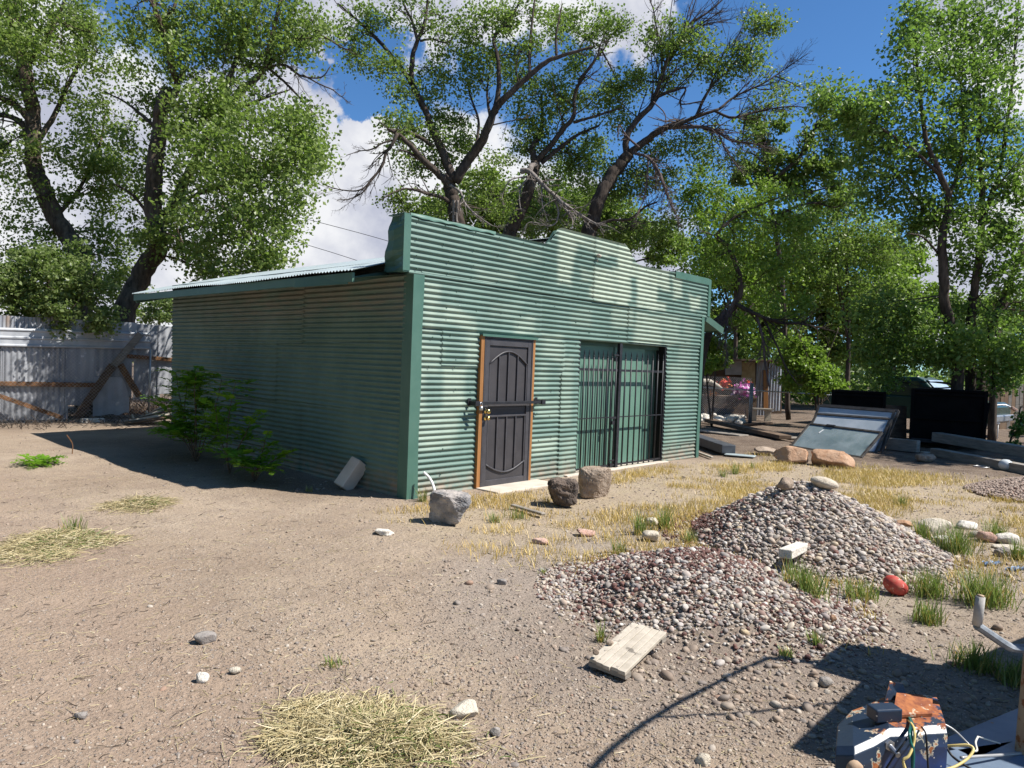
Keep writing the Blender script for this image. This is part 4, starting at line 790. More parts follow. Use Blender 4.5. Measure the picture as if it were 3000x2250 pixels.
T.limb(R3((1570, 940), (1440, 820), (1300, 720), (1180, 650), (1050, 590), (960, 540)), 12, 3, -.4, -1.4); T.limb(R3((1590, 1250), (1450, 1080), (1330, 940), (1230, 850)), 10, 3, -.2, .8)
T.limb([(2905, gy), (2915, 1050)]+R6((2060, 150), (2130, 60)), 26, 12, 1.4, 1.8)
FC = [(1440,90,70,70,.8,-.6),(1420,200,80,70,.9,-.5),(1390,290,90,60,.8,-.8),(1360,420,100,80,1.,-.8),(1530,90,60,60,.6),(1560,220,90,80,.8),(1690,80,100,90,1.,.4),(1700,230,100,90,1.1,.4),(1560,350,100,90,1.,-.3),(1840,80,100,90,1.1,.4),(1960,120,100,110,1.2,.6),(1850,240,90,90,1.1,.3),(1960,330,90,110,1.2,.4),(1700,400,110,90,1.2),(1820,430,100,90,1.2),(1480,500,110,80,1.1,-.6),(1300,560,120,70,1.1,-1.),(1170,580,110,60,1.,-1.3),(1060,570,90,50,.8,-1.4),(960,550,60,35,.6,-1.6),(1620,560,110,90,1.2),(1780,580,110,90,1.3,.2),(1930,540,100,90,1.3,.4),(1250,670,110,70,1.1,-.8),(1410,660,110,80,1.1,-.4),(1560,700,110,80,1.2),(1700,730,110,80,1.2,.3),(1860,700,110,90,1.3,.5),(1980,740,80,90,1.2,.5),(1130,690,90,60,1.,-1.),(1280,800,110,70,1.1,-.5),(1430,830,100,70,1.1),(1580,860,90,70,.9,.3),(1730,880,100,80,1.1,.2),(1880,880,110,80,1.2,.4),(1990,930,80,90,1.2),(1180,820,100,60,1.,-.4),(1190,930,100,70,1.,-.3),(1330,950,100,70,1.1,.4),(1470,970,90,60,.9,.5),(1720,1000,90,70,1.,-.2),(1860,1040,100,80,1.1,.3),(1980,1090,90,80,1.1,.4),(1230,1060,110,70,1.1,.5),(1380,1090,100,60,1.,.2),(1480,1130,80,50,.8),(1720,1150,90,60,.8),(1880,1200,110,80,1.1,.2),(1990,1260,80,80,1.1,.3),(1420,1230,90,60,1.,.3),(1550,1180,60,50,.6),(1700,1290,80,60,.7,-.3),(1830,1340,110,70,1.,.2),(1960,1420,90,70,1.,.3),(1700,1420,80,60,.7,.4),(1870,1500,110,70,1.,.4),(1990,1560,80,70,1.,.4)]
for x,y,rx,ry,*o in FC:
    X, Y = r3(x, y); T.clump(X, Y, rx*.54, ry*.54, *o, size=.105)
for x,y,rx,ry,*o in [(1180,130,110,70,1.1,.4),(1330,100,110,80,1.2,.2),(1480,160,120,70,1.2),(1600,230,110,70,1.2,-.3),(1300,250,120,80,1.2,.2),(1450,320,120,70,1.2),(1780,330,110,60,1.2,-.5),(1920,310,110,60,1.2,-.5),(2060,370,110,60,1.2,-.6),(2160,300,90,60,1.1,-.4),(1250,380,110,80,1.1,.3),(1400,450,110,70,1.1,.2),(1550,420,110,70,1.2),(1690,420,80,60,1.,-.3),(1850,400,90,50,1,-.5),(2000,450,100,50,1.,-.4),(2120,480,90,60,1.,-.3),(2080,560,70,40,.7,-.4),(1340,540,80,40,.8,.4),(1720,160,90,70,1,.4),(1880,130,90,70,1,.5),(2050,180,100,70,1,.5)]:
    X, Y = r6(x, y); T.clump(X, Y, rx*.47, ry*.47, *o, size=.1)
T.finish('ash_tree', 'leafy tree with several slim dark stems behind the black trailers', 'tree', LEAF3, BARKD, base_of(2835, 18.6))
# -- shrub at the foot of the tin shed
T = Tree(23, 20); T.subs = []
gy = ground_px(2400, 23)
for a in (2370, 2395, 2420): T.limb([(2400, gy), ((a+2400)/2, 1150), (a, 1060), (a+(a-2395)*1.5, 960)], 9, 3, 0, (a-2395)/60)
for x,y,rx,ry,*o in [(780,420,80,60,1.1),(860,480,100,60,1.2),(920,540,100,60,1.2,-.3),(980,600,90,50,1.2,-.4),(820,340,90,60,1.),(900,410,90,60,1.1,.3),(1000,530,70,50,1.,.3),(780,560,50,40,.7)]:
    X, Y = r6(x, y); T.clump(X, Y, rx*.47, ry*.47, *o, size=.12, sub=.4)
T.finish('shrub', 'bright green shrub between the little tin shed and the black boxes', 'shrub', LEAF4, BARKD, base_of(2400, 23))
T = Tree(21.5, 21); T.subs = []
gy = ground_px(2085, 21.5)
for a in (2070, 2095): T.limb([(2085, gy), (a, 1100), (a+8, 1000), (2085, 930)], 9, 3, 0, .3)
for x,y,rx,ry,*o in [(280,220,60,60,1.),(310,340,70,70,1.1),(270,440,70,60,1.1,-.3),(330,450,60,50,1.,.3),(260,330,50,60,1.)]:
    X, Y = r6(x, y); T.clump(X, Y, rx*.47, ry*.47, *o, size=.11, sub=.36)
T.finish('shrub', 'sunlit green shrub growing right against the corner of the shed', 'shrub', LEAF4, BARKD, base_of(2085, 21.5))
# -- trees farther back
def back_tree(px, D, seed, clumps, name, label, lf, size=.17, w=26):
    T = Tree(D, seed); T.subs = []; gy = ground_px(px, D)
    ys = min(c[1] for c in clumps)
    T.limb([(px, gy), (px+6, (gy+ys)/2+40), (px-4, ys+40)], w, w*.4, n=20)
    for k, c in enumerate(clumps[::3]): T.limb([(px+2, (gy+ys)/2+80), ((px+c[0])/2, (c[1]+(gy+ys)/2)/2), (c[0], c[1])], w*.4, w*.12, 0, c[5] if len(c) > 5 else 0)
    for c in clumps: T.clump(*c, size=size, sub=.75, per=130)
    return T.finish(name, label, 'tree', lf, BARKD, base_of(px, D))
back_tree(2150, 29, 37, [(2030,560,80,70,1.),(2120,600,90,70,1.1,.5),(2210,640,80,70,1.),(2060,680,90,70,1.1,-.5),(2160,720,90,60,1.1),(2280,730,80,60,1.1,.6),(2060,800,80,60,1.1),(2330,640,80,60,.9,.5),(2200,820,90,60,1.1),(2320,830,80,60,1.1,.5)], 'background_tree', 'bright airy tree just behind the bare purple twigs right of the shed', LEAF4, .12, 20)
back_tree(2480, 30, 38, [(2400,640,80,60,1.),(2470,600,80,60,.9,.5),(2540,660,90,70,1.1),(2440,720,80,60,1.1,-.5),(2530,760,80,60,1.1),(2620,720,70,60,1.,.5),(2480,850,90,60,1.1),(2600,860,80,60,1.1,.5),(2380,800,80,60,1.1)], 'background_tree', 'airy green tree filling the gap left of the slim stems', LEAF2, .12, 20)
back_tree(2230, 33, 31, [(2100,760,90,70,1.1),(2200,800,90,70,1.1,1),(2150,860,90,70,1.1,-1),(2260,880,80,70,1.1),(2200,950,90,60,1.1,1),(2280,980,70,60,1.1),(2120,960,70,60,1),(2180,1030,80,50,1.1)], 'background_tree', 'bushy green tree above the roof of the little tin shed', LEAF2)
back_tree(2420, 34, 32, [(2370,720,80,60,1.1),(2450,760,90,70,1.1,1),(2400,830,90,70,1.1,-1),(2490,860,90,70,1.1),(2360,900,80,60,1.1,1),(2450,940,90,60,1.2),(2530,960,80,60,1.1),(2400,1010,90,50,1.1),(2500,1040,90,50,1.1,1)], 'background_tree', 'dense tree in the middle of the background right of the shed', LEAF2)
back_tree(2610, 36, 33, [(2560,760,80,70,1.1),(2640,780,90,70,1.2,1),(2600,850,90,60,1.2,-1),(2680,880,80,60,1.1),(2560,920,80,60,1.1,1),(2650,950,90,60,1.1),(2600,1010,90,50,1.1),(2700,1020,80,50,1.1,1)], 'background_tree', 'sunlit yellow-green tree behind the slim stems of the right-hand tree', LEAF4)
back_tree(2900, 37, 34, [(2820,900,80,50,.9),(2900,930,90,60,1.,1),(2980,900,80,60,1.,-1),(2850,1000,80,50,1.1),(2940,1030,90,50,1.1,1),(3040,980,90,70,1.1),(2790,1060,70,40,1.)], 'background_tree', 'tree over the wooden fence at the right edge', LEAF2)
back_tree(470, 42, 35, [(430,890,40,30,1.),(490,900,45,30,1.2,1),(520,880,40,30,1.),(460,925,45,22,1.2),(410,930,30,20,1.)], 'background_tree', 'far yellow-green tree seen between the fence and the shed roof', LEAFB, .16, 10)
back_tree(1560, 34, 36, [(1420,560,100,70,1.),(1540,600,110,70,1.1,1),(1660,580,100,70,1.,-1),(1780,620,100,70,1.1),(1350,620,90,60,1,1),(1480,660,110,50,1.1),(1620,660,110,50,1.1),(1760,690,100,50,1.1,1),(1880,680,90,60,1.1),(1960,740,80,60,1.1,1),(1280,640,80,50,1)], 'background_tree', 'wide green tree low behind the false front, farthest back', LEAF2, .17, 40)
# -- the neighbour tree out of frame to the right, whose shade falls on the trailers
T = Tree(16, 40); T.subs = []
P0 = np.array([17.6, -8.8, 0.])
def px_of(P):
    d = np.asarray(P)-CAM; z = d@FW; return 1500+FPX*(d@RT)/z, 1125-FPX*(d@UP)/z, z
tr = MB(); tr.tube(spline([P0, P0+[.2, .1, 2], P0+[-.1, .3, 4.5], P0+[.2, .2, 7.5]], 24), np.linspace(.28, .12, 24), 10); T.wood = tr; T.nodes = [spline([P0+[0, 0, 3], P0+[0, .3, 5], P0+[.2, .2, 7.5]], 20)]
rg0 = np.random.default_rng(77)
for k in range(26):
    o = rg0.normal(size=3)*[2.1, 2.0, 1.3]; C0 = P0+[0, 0, 6.4]+o; x, y, z = px_of(C0)
    s0 = FPX/z; 
    if x-1.2*s0 < 3030 and z > 0: continue
    T.D = z; T.clump(x, y, .95*s0, .8*s0, .75, 0, size=.14, sub=.5)
T.finish('ash_tree', 'leafy shade tree standing beyond the right edge of the yard', 'tree', LEAF3, BARKD, tuple(P0))
# -- far-off woods closing the view all round
b = MB(); rg = np.random.default_rng(91); P = []
for a in np.linspace(-1.25, 2.0, 90):
    d = rg.uniform(62, 80); c = np.array([CAM[0]+d*math.sin(YAW+a-.35), CAM[1]+d*math.cos(YAW+a-.35), 0]); h = rg.uniform(2.2, 4.6)
    n = 420; q = rg.normal(size=(n, 3)); q /= np.linalg.norm(q, axis=1)[:, None]; P.append(c+[0, 0, h*.5]+q*(rg.uniform(0, 1, n)**.5)[:, None]*[2.6, 2.6, h*.55])
leafmesh(b, np.concatenate(P), .55, rg)
tag(b.build('distant_woods', LEAFB), 'hazy line of far-off woods along the horizon', 'woods', kind='stuff')
b = MB(); P = []
for k in range(70):
    px = rg.uniform(2040, 3100); D = rg.uniform(36, 46); c = A(px, 1100, D); c[2] = 0; h = rg.uniform(1.2, 2.6)
    n = 300; q = rg.normal(size=(n, 3)); q /= np.linalg.norm(q, axis=1)[:, None]; P.append(c+[0, 0, h*.5]+q*(rg.uniform(0, 1, n)**.5)[:, None]*[1.5, 1.5, h*.55])
leafmesh(b, np.concatenate(P), .2, rg)
tag(b.build('undergrowth', LEAF2), 'tangled green undergrowth filling the back of the yard', 'undergrowth', kind='stuff')

# ------------------------------------------------------------------ tin fence at the left
def vsheet(b, p0, p1, z0, z1, pitch, amp, off=0., seed=0, jag=0., ztop=None):
    """sheet with upright corrugations between ground points p0, p1 (off = towards the camera)"""
    p0 = np.array(p0, float); p1 = np.array(p1, float); L = np.hypot(*(p1-p0)[:2]); d = (p1-p0)/L; nrm = np.array([d[1], -d[0], 0])
    if nrm@(CAM-p0) < 0: nrm = -nrm
    n = max(4, int(L/pitch*6)); u = np.linspace(0, L, n); zs = np.linspace(0, 1, 8); V = []
    lo = z0+jag*np.abs(nz(np.stack([u, 0*u, 0*u], -1), 9, seed)); hi = (z1+.012*nz(np.stack([u, 0*u, 0*u], -1), 2, seed+1)) if ztop is None else ztop(u/L)
    for t in zs:
        z = lo+(hi-lo)*t; o = off+amp*np.cos(2*np.pi*u/pitch)+.012*nz(np.stack([u, z, 0*u], -1), 2.2, seed+2); V.append(p0+d*u[:, None]+nrm*o[:, None]+np.stack([0*u, 0*u, z], -1))
    V = np.concatenate(V); i = (np.arange(7)[:, None]*n+np.arange(n-1)[None]).ravel(); b.add(V, np.stack([i, i+1, i+n+1, i+n], -1)); return b
FA, FB = G(-560, 1252), G(560, 1228)
FA[2] = FB[2] = 0
fd = (FB-FA)/np.linalg.norm(FB-FA); fn = np.array([fd[1], -fd[0], 0]); fn = fn if fn@(CAM-FA) > 0 else -fn
def onF(px, py, off=0.):                                           # point of the fence plane seen at (px, py)
    d = ray(px, py); t = ((FA+fn*off-CAM)@fn)/(d@fn); return CAM+d*t
def fl(px): P = onF(px, 1150); P[2] = 0; return P
F_ = thing('tin_fence', 'old fence of mismatched grey corrugated tin sheets along the left of the yard', 'fence', tuple(fl(200)))
zt = lambda px, py: onF(px, py)[2]
for k, (a, c, z0, z1, pt, am, of, jg) in enumerate([(-560,10,.02,1.55,.07,.009,0,.03),(0,200,.05,2.0,.105,.014,.004,.04),(190,285,.35,2.0,.19,.006,.012,.05),(278,385,.55,1.95,.16,.006,.006,.05),(-560,110,1.5,2.3,.07,.009,-.05,0),(100,215,1.4,2.36,.085,.012,-.045,0),(205,398,1.4,2.30,.19,.008,-.035,0),(392,470,.5,2.29,.14,.006,-.06,.05),(462,640,.62,2.27,.16,.006,-.052,.06)]):
    b = MB(); vsheet(b, fl(a), fl(c), z0, z1, pt, am, of, 700+k*7, jg); b.build('tin_sheet', TIN if k not in (6,) else TINW, F_, smooth=True)
b = MB(); p0, p1 = onF(-560, 940, .05), onF(441, 975, .05); L = np.linalg.norm(p1-p0); n = 40; V = []                 # horizontal ribbed strip
prof = [(0, 0), (.03, .02), (.05, .02), (.08, 0), (.17, 0), (.19, .02), (.22, .02), (.24, 0), (.34, 0), (.36, .025), (.385, .025), (.40, 0)]
for t in np.linspace(0, 1, n):
    q = p0+(p1-p0)*t
    for dz, o in prof: V.append(q+fn*(o+.006*math.sin(t*40))+np.array([0, 0, -dz]))
m = len(prof); b.add(V, [(i*m+j, i*m+j+1, (i+1)*m+j+1, (i+1)*m+j) for i in range(n-1) for j in range(m-1)]); b.build('ribbed_strip', TINW, F_)
b = MB(); vsheet(b, fl(272), fl(378), .12, 1.05, .2, .006, .035, 777, .14, ztop=lambda t: 1.02-.5*np.clip((t-.72)/.28, 0, 1)**2); b.build('torn_sheet', TINW, F_, smooth=True)
for (a, c, w_, h_, mt, o) in [((-200,1121),(285,1128),.05,.10,RUSTW,.06),((372,1043),(520,1055),.05,.09,RUSTW,.02)]:
    b = MB(); b.beam(onF(*a, o), onF(*c, o), w_, h_, (0, 0, 1)); b.build('fence_rail', mt, F_, bevel=.01)
for nm, lb, a, c, wd, mt, o0, o1 in [('leaning_board', 'grey weathered board leaning diagonally across the tin fence', (412, 978), (318, 1090), .15, RAWWOOD, .12, .2), ('leaning_post', 'brown split post propped diagonally at the foot of the tin fence', (330, 1070), (226, 1222), .17, BRWOOD, .22, .4), ('rusty_plank', 'short rust-brown plank slanting down beside the torn tin sheet', (352, 1068), (408, 1162), .14, RUSTW, .1, .28), ('fallen_rail', 'rust-brown rail sloping to the ground at the far left', (-160, 1105), (183, 1224), .09, RUSTW, .12, .3)]:
    b = MB(); p, q = onF(*a, o0), onF(*c, o1); b.beam(p, q, wd, .04, fn); tag(b.build(nm, mt, bevel=.008, loc=q), lb, 'plank' if 'plank' in nm or 'board' in nm else 'post')
# chain-link net hung on the fence
def chainlink(b, p0, p1, z0, z1, pitch, r):
    p0 = np.array(p0); p1 = np.array(p1); L = np.linalg.norm((p1-p0)[:2]); d = (p1-p0)/np.linalg.norm(p1-p0); H = z1-z0; nr = np.array([d[1], -d[0], 0])
    A0, A1 = [], []
    for s in (1, -1):
        for c in np.arange(-H, L+H, pitch):
            u0, u1 = (c, c+H) if s > 0 else (c+H, c); zz = [z0, z1]
            a, e = np.array([u0, z0]), np.array([u1, z1])
            lo, hi = 0., 1.
            for k in (0,):
                dv = e[0]-a[0]; t0, t1 = (0-a[0])/dv, (L-a[0])/dv; lo = max(lo, min(t0, t1)); hi = min(hi, max(t0, t1))
            if hi-lo < .01: continue
            for t, Q in ((lo, A0), (hi, A1)): q = a+(e-a)*t; Q.append(p0*[1, 1, 0]+d*[1, 1, 0]*q[0]+[0, 0, q[1]]+nr*(.004*s))
    A0, A1 = np.array(A0), np.array(A1); r_ = np.random.default_rng(1); dv = A1-A0; N2 = np.cross(dv, nr); N2 /= np.linalg.norm(N2, axis=1)[:, None]
    V = np.stack([A0+nr*r, A0-nr*r*.5+N2*r*.87, A0-nr*r*.5-N2*r*.87, A1+nr*r, A1-nr*r*.5+N2*r*.87, A1-nr*r*.5-N2*r*.87], 1).reshape(-1, 3)
    i = np.arange(len(A0))[:, None]*6; F = np.concatenate([i+[0, 1, 4, 3], i+[1, 2, 5, 4], i+[2, 0, 3, 5]]); b.add(V, F)
N_ = thing('chain_link_fence', 'grey chain-link netting strung in front of the tin sheets', 'fence', tuple(fl(200)+fn*.5))
b = MB(); chainlink(b, fl(-500)+fn*.5, fl(445)+fn*.4, .02, 1.62, .075, .0022); b.build('netting', STEEL, N_)
b = MB(); b.tube([fl(-300)+fn*.5+[0, 0, 0], fl(-300)+fn*.5+[0, 0, 1.75]], .03, 10); b.build('post', STEEL, N_, smooth=True)
b = MB(); b.tube([fl(425)+fn*.4+[0, 0, 0], fl(425)+fn*.4+[0, 0, 1.7]], .022, 10); b.build('post', STEEL, N_, smooth=True)
def slats(px0, px1, py, n):
    for k in range(n): pass
pb = thing('board_stack', 'slumped stack of pale boards half hidden behind the locust bush', 'lumber pile', tuple(G(430, 1238)))
bs = G(355, 1240); be = G(520, 1245); rg = np.random.default_rng(5)
for k in range(6):                                                 # a few thin boards, fanned, propped up at the right end
    o = np.array([fn[0], fn[1], 0])*(.35-.1*k); p = bs+o+[0, 0, .03+.02*k]; q = be+o*.6+[0, 0, .28+.10*k]+fd*.4
    b = MB(); b.beam(p+fd*(.1*k), q, .11, .035, fn*.5+np.array([0, 0, 1])); b.build('board', PALEW if k % 2 else BRWOOD, pb, bevel=.004)
for k in range(5):
    b = MB(); p = bs+fd*(.25+.3*k)+fn*(.28)+[0, 0, .02]; b.beam(p, p+[0, 0, .12+.1*k]-fn*.45, .09, .03, fd); b.build('cross_board', PALEW, pb, bevel=.004)
b = MB(); p = G(271, 1240); b.beam(p-fd*.23+[0, 0, .055], p+fd*.23+[0, 0, .055], .19, .11); tag(b.build('concrete_block', WHITER, bevel=.015, loc=p), 'pale concrete block lying in front of the tin fence', 'block')
b = MB(); p = G(330, 1225); b.beam(p-fd*.5+[0, 0, .04], p+fd*.7+[0, 0, .04], .08, .06); tag(b.build('timber', RAWWOOD, bevel=.01, loc=p), 'grey timber on the ground at the foot of the torn tin sheet', 'timber')
def brush(name, label, px, py, n, L, mt, spread, seed, off=0):
    rg = np.random.default_rng(seed); c = G(px, py)-fn*off; b = MB(); P0 = c+rg.normal(size=(n, 3))*[spread, spread*.4, 0]; d = rg.normal(size=(n, 3)); d[:, 2] = np.abs(d[:, 2])*.8; d /= np.linalg.norm(d, axis=1)[:, None]
    twigs(b, P0, P0+d*(L*rg.uniform(.3, 1, n))[:, None], .008, .003, rg, -.2); return tag(b.build(name, mt, loc=c), label, 'brush')
brush('brush_heap', 'tangle of dark dry brush in the gap under the torn tin sheet', 275, 1222, 260, .55, BARKD, .55, 3)
brush('brush_heap', 'dry brown brush piled against the fence beside the rusty plank', 440, 1215, 420, .8, BRWOOD, .5, 4, .2)
brush('weed_litter', 'low line of dry weeds along the foot of the fence at the far left', 80, 1250, 300, .3, BARKD, 1.1, 6)
for nm, pts, lb in [('overhead_wire', [(560, 640), (877, 636+0), (1143, 708), (1500, 820)], 'upper of the two thin wires crossing the sky left of the shed front'), ('overhead_wire', [(400, 590), (863, 706), (1030, 758), (1400, 880)], 'lower of the two thin wires crossing the sky above the shed roof')]:
    b = MB(); P = np.array([A(pts[0][0], pts[1][1]-(pts[2][1]-pts[1][1])*(pts[1][0]-pts[0][0])/(pts[2][0]-pts[1][0]), 27), A(*pts[1], 27), A(*pts[2], 27), A(*pts[3], 27)]); b.tube(spline(P, 30), .011, 5); tag(b.build(nm, BLACKI), lb, 'wire')

# ------------------------------------------------------------------ rocks and stones
def rock(name, label, cat, px, py, wpx, hpx, mt, seed, boxy=.0, deep=.9, rough=.08, cuts=5, yaw=None, sink=.12, on=None, tilt=0., sub=ICO4):
    rg = np.random.default_rng(seed); c = GG(px, py) if on is None else np.array(on, float); D = depth(c); w2, h2 = wpx*D/FPX/2, hpx*D/FPX/2
    V = sub[0].copy()
    if boxy: V = np.sign(V)*np.abs(V)**(1-boxy*.55); V /= (np.abs(V)**(2+boxy*5)).sum(1)[:, None]**(1/(2+boxy*5))
    for k in range(cuts):
        d = rg.normal(size=3); d /= np.linalg.norm(d); h = rg.uniform(.62, .86); q = V@d; V = V-np.clip(q-h, 0, None)[:, None]*d
    V = V*(1+rough*nz(V, 3, seed)+rough*.6*nz(V, 8, seed+1)+rough*.4*np.abs(nz(V, 19, seed+2))+rough*.3*nz(V, 40, seed+3)-rough*.35*np.clip(nz(V, 26, seed+4)-.35, 0, 1))[:, None]
    V = V/np.abs(V).max(0); V = V*[w2, w2*deep, h2]@rot((0, 1, 0), tilt).T
    a = (-YAW if yaw is None else yaw); V = V@rotz(a).T; V[:, 2] += h2*(1-sink)
    b = MB(); b.add(V+c, sub[1]); return tag(b.build(name, mt, smooth=True, loc=c), label, cat)
rock('boulder', 'grey pitted boulder standing in front of the shed corner', 'boulder', 1318, 1528, 128, 100, BASALT, 5, .6, .9, .1, 4, sub=ICO5)
rock('boulder', 'dark lava boulder, lowest of the pair by the doorstep', 'boulder', 1645, 1480, 100, 88, BASALTD, 8, .5, .9, .12, 6, sub=ICO5)
rock('boulder', 'tan squared boulder standing behind the dark lava one', 'boulder', 1742, 1456, 100, 100, TUFF, 12, .8, .9, .08, 3, sub=ICO5)
rock('boulder', 'rusty brown pointed boulder in front of the glass panels', 'boulder', 2320, 1355, 104, 52, ORROCK, 15, .1, .8, .11, 9)
rock('boulder', 'orange-brown rounded block at the foot of the glass panels', 'boulder', 2440, 1368, 118, 54, ORROCK, 22, .55, .7, .09, 8)
rock('stone', 'grey-brown low stone left of the rusty pointed boulder', 'stone', 2245, 1332, 66, 24, TUFF, 24, .3, .8)
rock('stone', 'pale weathered stone in front of the grey timber chunk', 'stone', 2715, 1352, 58, 26, TUFF, 25, .3, .8)
pk = np.array([1.60, -4.08, 0.]); pk[2] = float(gz(pk[0], pk[1]))
rock('stone', 'smooth flat cream stone lying on top of the gravel heap', 'stone', 0, 0, 82, 34, PALER, 31, 0, .7, .03, 0, on=G(2415, 1424, .60)-[0, 0, .02], sink=.1, tilt=.2)
rock('stone', 'pointed tan stone perched on top of the gravel heap', 'stone', 0, 0, 54, 40, TUFF, 33, .0, .6, .06, 9, on=G(2302, 1430, .56)-[0, 0, .01], sink=.2)
for lb, px, py, w_, h_, mt, sd in [('angular grey-brown stone alone in the bare dirt', 600, 1882, 62, 34, GREYR, 41), ('white angular stone in the bare dirt at the lower left', 592, 1996, 38, 30, WHITER, 42), ('flat tan oval stone beside the white angular one', 688, 1972, 34, 20, PALER, 43),
        ('broken slab of pale concrete beside the big straw heap', 1360, 2095, 92, 46, PALER, 44), ('brown rounded stone near the left edge of the dirt', 236, 2104, 36, 22, GREYR, 45), ('grey stone below the loose white boards', 1470, 1712, 30, 18, GREYR, 46),
        ('flat pale stone in the dry grass left of the grey boulder', 1128, 1565, 62, 18, WHITER, 47), ('pale pink slab behind the near gravel heap', 1715, 1568, 56, 22, PINKR, 48), ('cream slab in the grass between the gravel heaps', 1910, 1585, 58, 34, PALER, 49), ('round pale stone in the green grass between the heaps', 1912, 1538, 40, 24, PALER, 50),
        ('pinkish flat stone beside the small dirt bank', 1585, 1592, 54, 16, PINKR, 51), ('white flat stone on the right of the far gravel heap', 2580, 1662, 76, 30, WHITER, 52), ('grey-white slab low on the right flank of the far heap', 2712, 1668, 60, 34, WHITER, 53), ('brown stone at the right foot of the far gravel heap', 2650, 1540, 46, 18, ORROCK, 54),
        ('big yellow-cream stone among the grass clumps at the right', 2740, 1568, 90, 56, PALER, 55), ('pale rounded stone under the tall green clump', 2755, 1605, 70, 44, WHITER, 56), ('dark red-brown stone in the row at the right', 2890, 1585, 50, 34, PINKR, 57), ('long pale stone in the row at the right', 2945, 1592, 66, 34, WHITER, 58), ('grey round stone below the row at the right', 2935, 1630, 44, 34, GREYR, 59),
        ('yellow stone in the row at the right', 2855, 1572, 32, 22, PALER, 60), ('pale stone at the back of the row at the right', 2830, 1548, 60, 26, WHITER, 61), ('thin light slab slanting beside the grey round stone', 2960, 1612, 90, 14, PALER, 62), ('dark red stone on the front of the far heap', 2400, 1590, 36, 26, PINKR, 63), ('grey round pebble alone in the dirt above the lower left white stone', 1450, 2155, 32, 28, GREYR, 64), ('smooth tan stone at the bottom edge right of the straw', 2060, 2238, 46, 30, PALER, 65),
        ('blue-grey cobble in the shadow above the blue housing', 2420, 2010, 40, 30, GREYR, 66), ('orange stone on the flank between the two heaps', 2440, 1820, 24, 22, ORROCK, 67), ('grey flat stone high on the near gravel heap', 2105, 1858, 36, 26, GREYR, 68)]:
    rock('stone', lb, 'stone', px, py, w_, h_, mt, sd, .25, .8, .06, 6, sink=.25, sub=ICO3)
b = MB(); rg = np.random.default_rng(8)
for k in range(46):
    px = rg.uniform(2045, 2178); c = G(px, rg.uniform(1226, 1246)-abs(px-2110)*.03); V = ICO2[0]*rg.uniform(.06, .17)*np.array([1, 1, .7]); V = V*(1+.2*nz(V, 9, k))[:, None]; b.add(V+c+[0, 0, rg.uniform(.02, .16)], ICO2[1])
tag(b.build('rubble', WHITER, smooth=True), 'low heap of pale broken rubble beside the chain-link post', 'rubble', kind='stuff')

# ------------------------------------------------------------------ gravel heaps and pebbles
def pebbles(b, P, rad, rg, base, flat=(.45, .9), m=0):
    n = len(P); s = np.stack([rad*rg.uniform(.8, 1.35, n), rad*rg.uniform(.7, 1.05, n), rad*rg.uniform(*flat, n)], 1)
    V = base[0][None]*s[:, None]; a, t, f = rg.uniform(0, 6.28, n), rg.normal(0, .35, n), rg.normal(0, .35, n)
    def apply(V, ang, i, j): c, q = np.cos(ang)[:, None], np.sin(ang)[:, None]; x, y = V[..., i].copy(), V[..., j].copy(); V[..., i] = c*x-q*y; V[..., j] = q*x+c*y
    apply(V, t, 0, 2); apply(V, f, 1, 2); apply(V, a, 0, 1); V += P[:, None]
    k = len(base[0]); b.add(V.reshape(-1, 3), (base[1][None]+(np.arange(n)*k)[:, None, None]).reshape(-1, 3), m)
def heap(i, label, n, seed, redf):
    cx, cy, R, H, k = PILES[i]; rg = np.random.default_rng(seed); t = thing('gravel_heap', label, 'gravel', (cx, cy, 0))
    xs = np.linspace(-R*1.25, R*1.25, 70); X, Y = np.meshgrid(xs+cx, xs+cy); x, y = X.ravel(), Y.ravel(); h = pile_h(i, x, y)
    z = hx(x, y)+np.where(h > .004, h-.004, -.04); j = (np.arange(69)[:, None]*70+np.arange(69)[None]).ravel(); F = np.stack([j, j+1, j+71, j+70], -1); F = F[h[F].max(1) > .004]
    b = MB(); b.add(np.stack([x, y, z], -1), F, gravel=np.ones(len(x)), red=0., tan=0., litter=.25); b.build('mound', GROUND, t, smooth=True)
    a = rg.uniform(0, 6.28, n*2); r = R*1.18*np.sqrt(rg.uniform(0, 1, n*2))*1.0; x, y = cx+r*np.cos(a), cy+r*np.sin(a); h = pile_h(i, x, y); P3 = np.stack([x, y, 0*x], -1)
    keep = rg.uniform(0, 1, n*2) < (np.clip(1.25-.95*(r/R)**1.5+.45*nz(P3, 2.4, seed+3), .06, 1) if i else np.where(h > .01, 1, .35)); x, y, h = x[keep][:n], y[keep][:n], h[keep][:n]
    oth = pile_h(1-i, x, y) > h; x, y, h = x[~oth], y[~oth], h[~oth]
    n = len(x); rad = np.clip(rg.lognormal(math.log(.0104 if i else .0130), .42, n), .0045, .034); P = np.stack([x, y, hx(x, y)+h+rad*rg.uniform(-.1, .55, n)], -1)
    rm = redf(x, y)+.35*nz(P*[1, 1, 0], 3.2, seed+9); red = rg.uniform(0, 1, n) < np.clip(rm, .07, .9)
    base = ICO2
    for nm, q, mt, sc in (('river_pebbles', ~red, RIVER, 1.), ('red_lava_stones', red, LAVA, .78)):
        b = MB(); pebbles(b, P[q], rad[q]*sc, rg, ICO2, (.4, .8) if sc == 1. else (.6, 1.)); o = b.build(nm, mt, t, smooth=(sc == 1.)); o['kind'] = 'stuff'
heap(0, 'taller cone-shaped heap of river pebbles mixed with dark red lava stone', 14500, 3, lambda x, y: .08+.6*sstep(-3.9, -3.1, y+.35*(1.2-x))*sstep(.9, .3, np.abs(x-1.6)*.6))
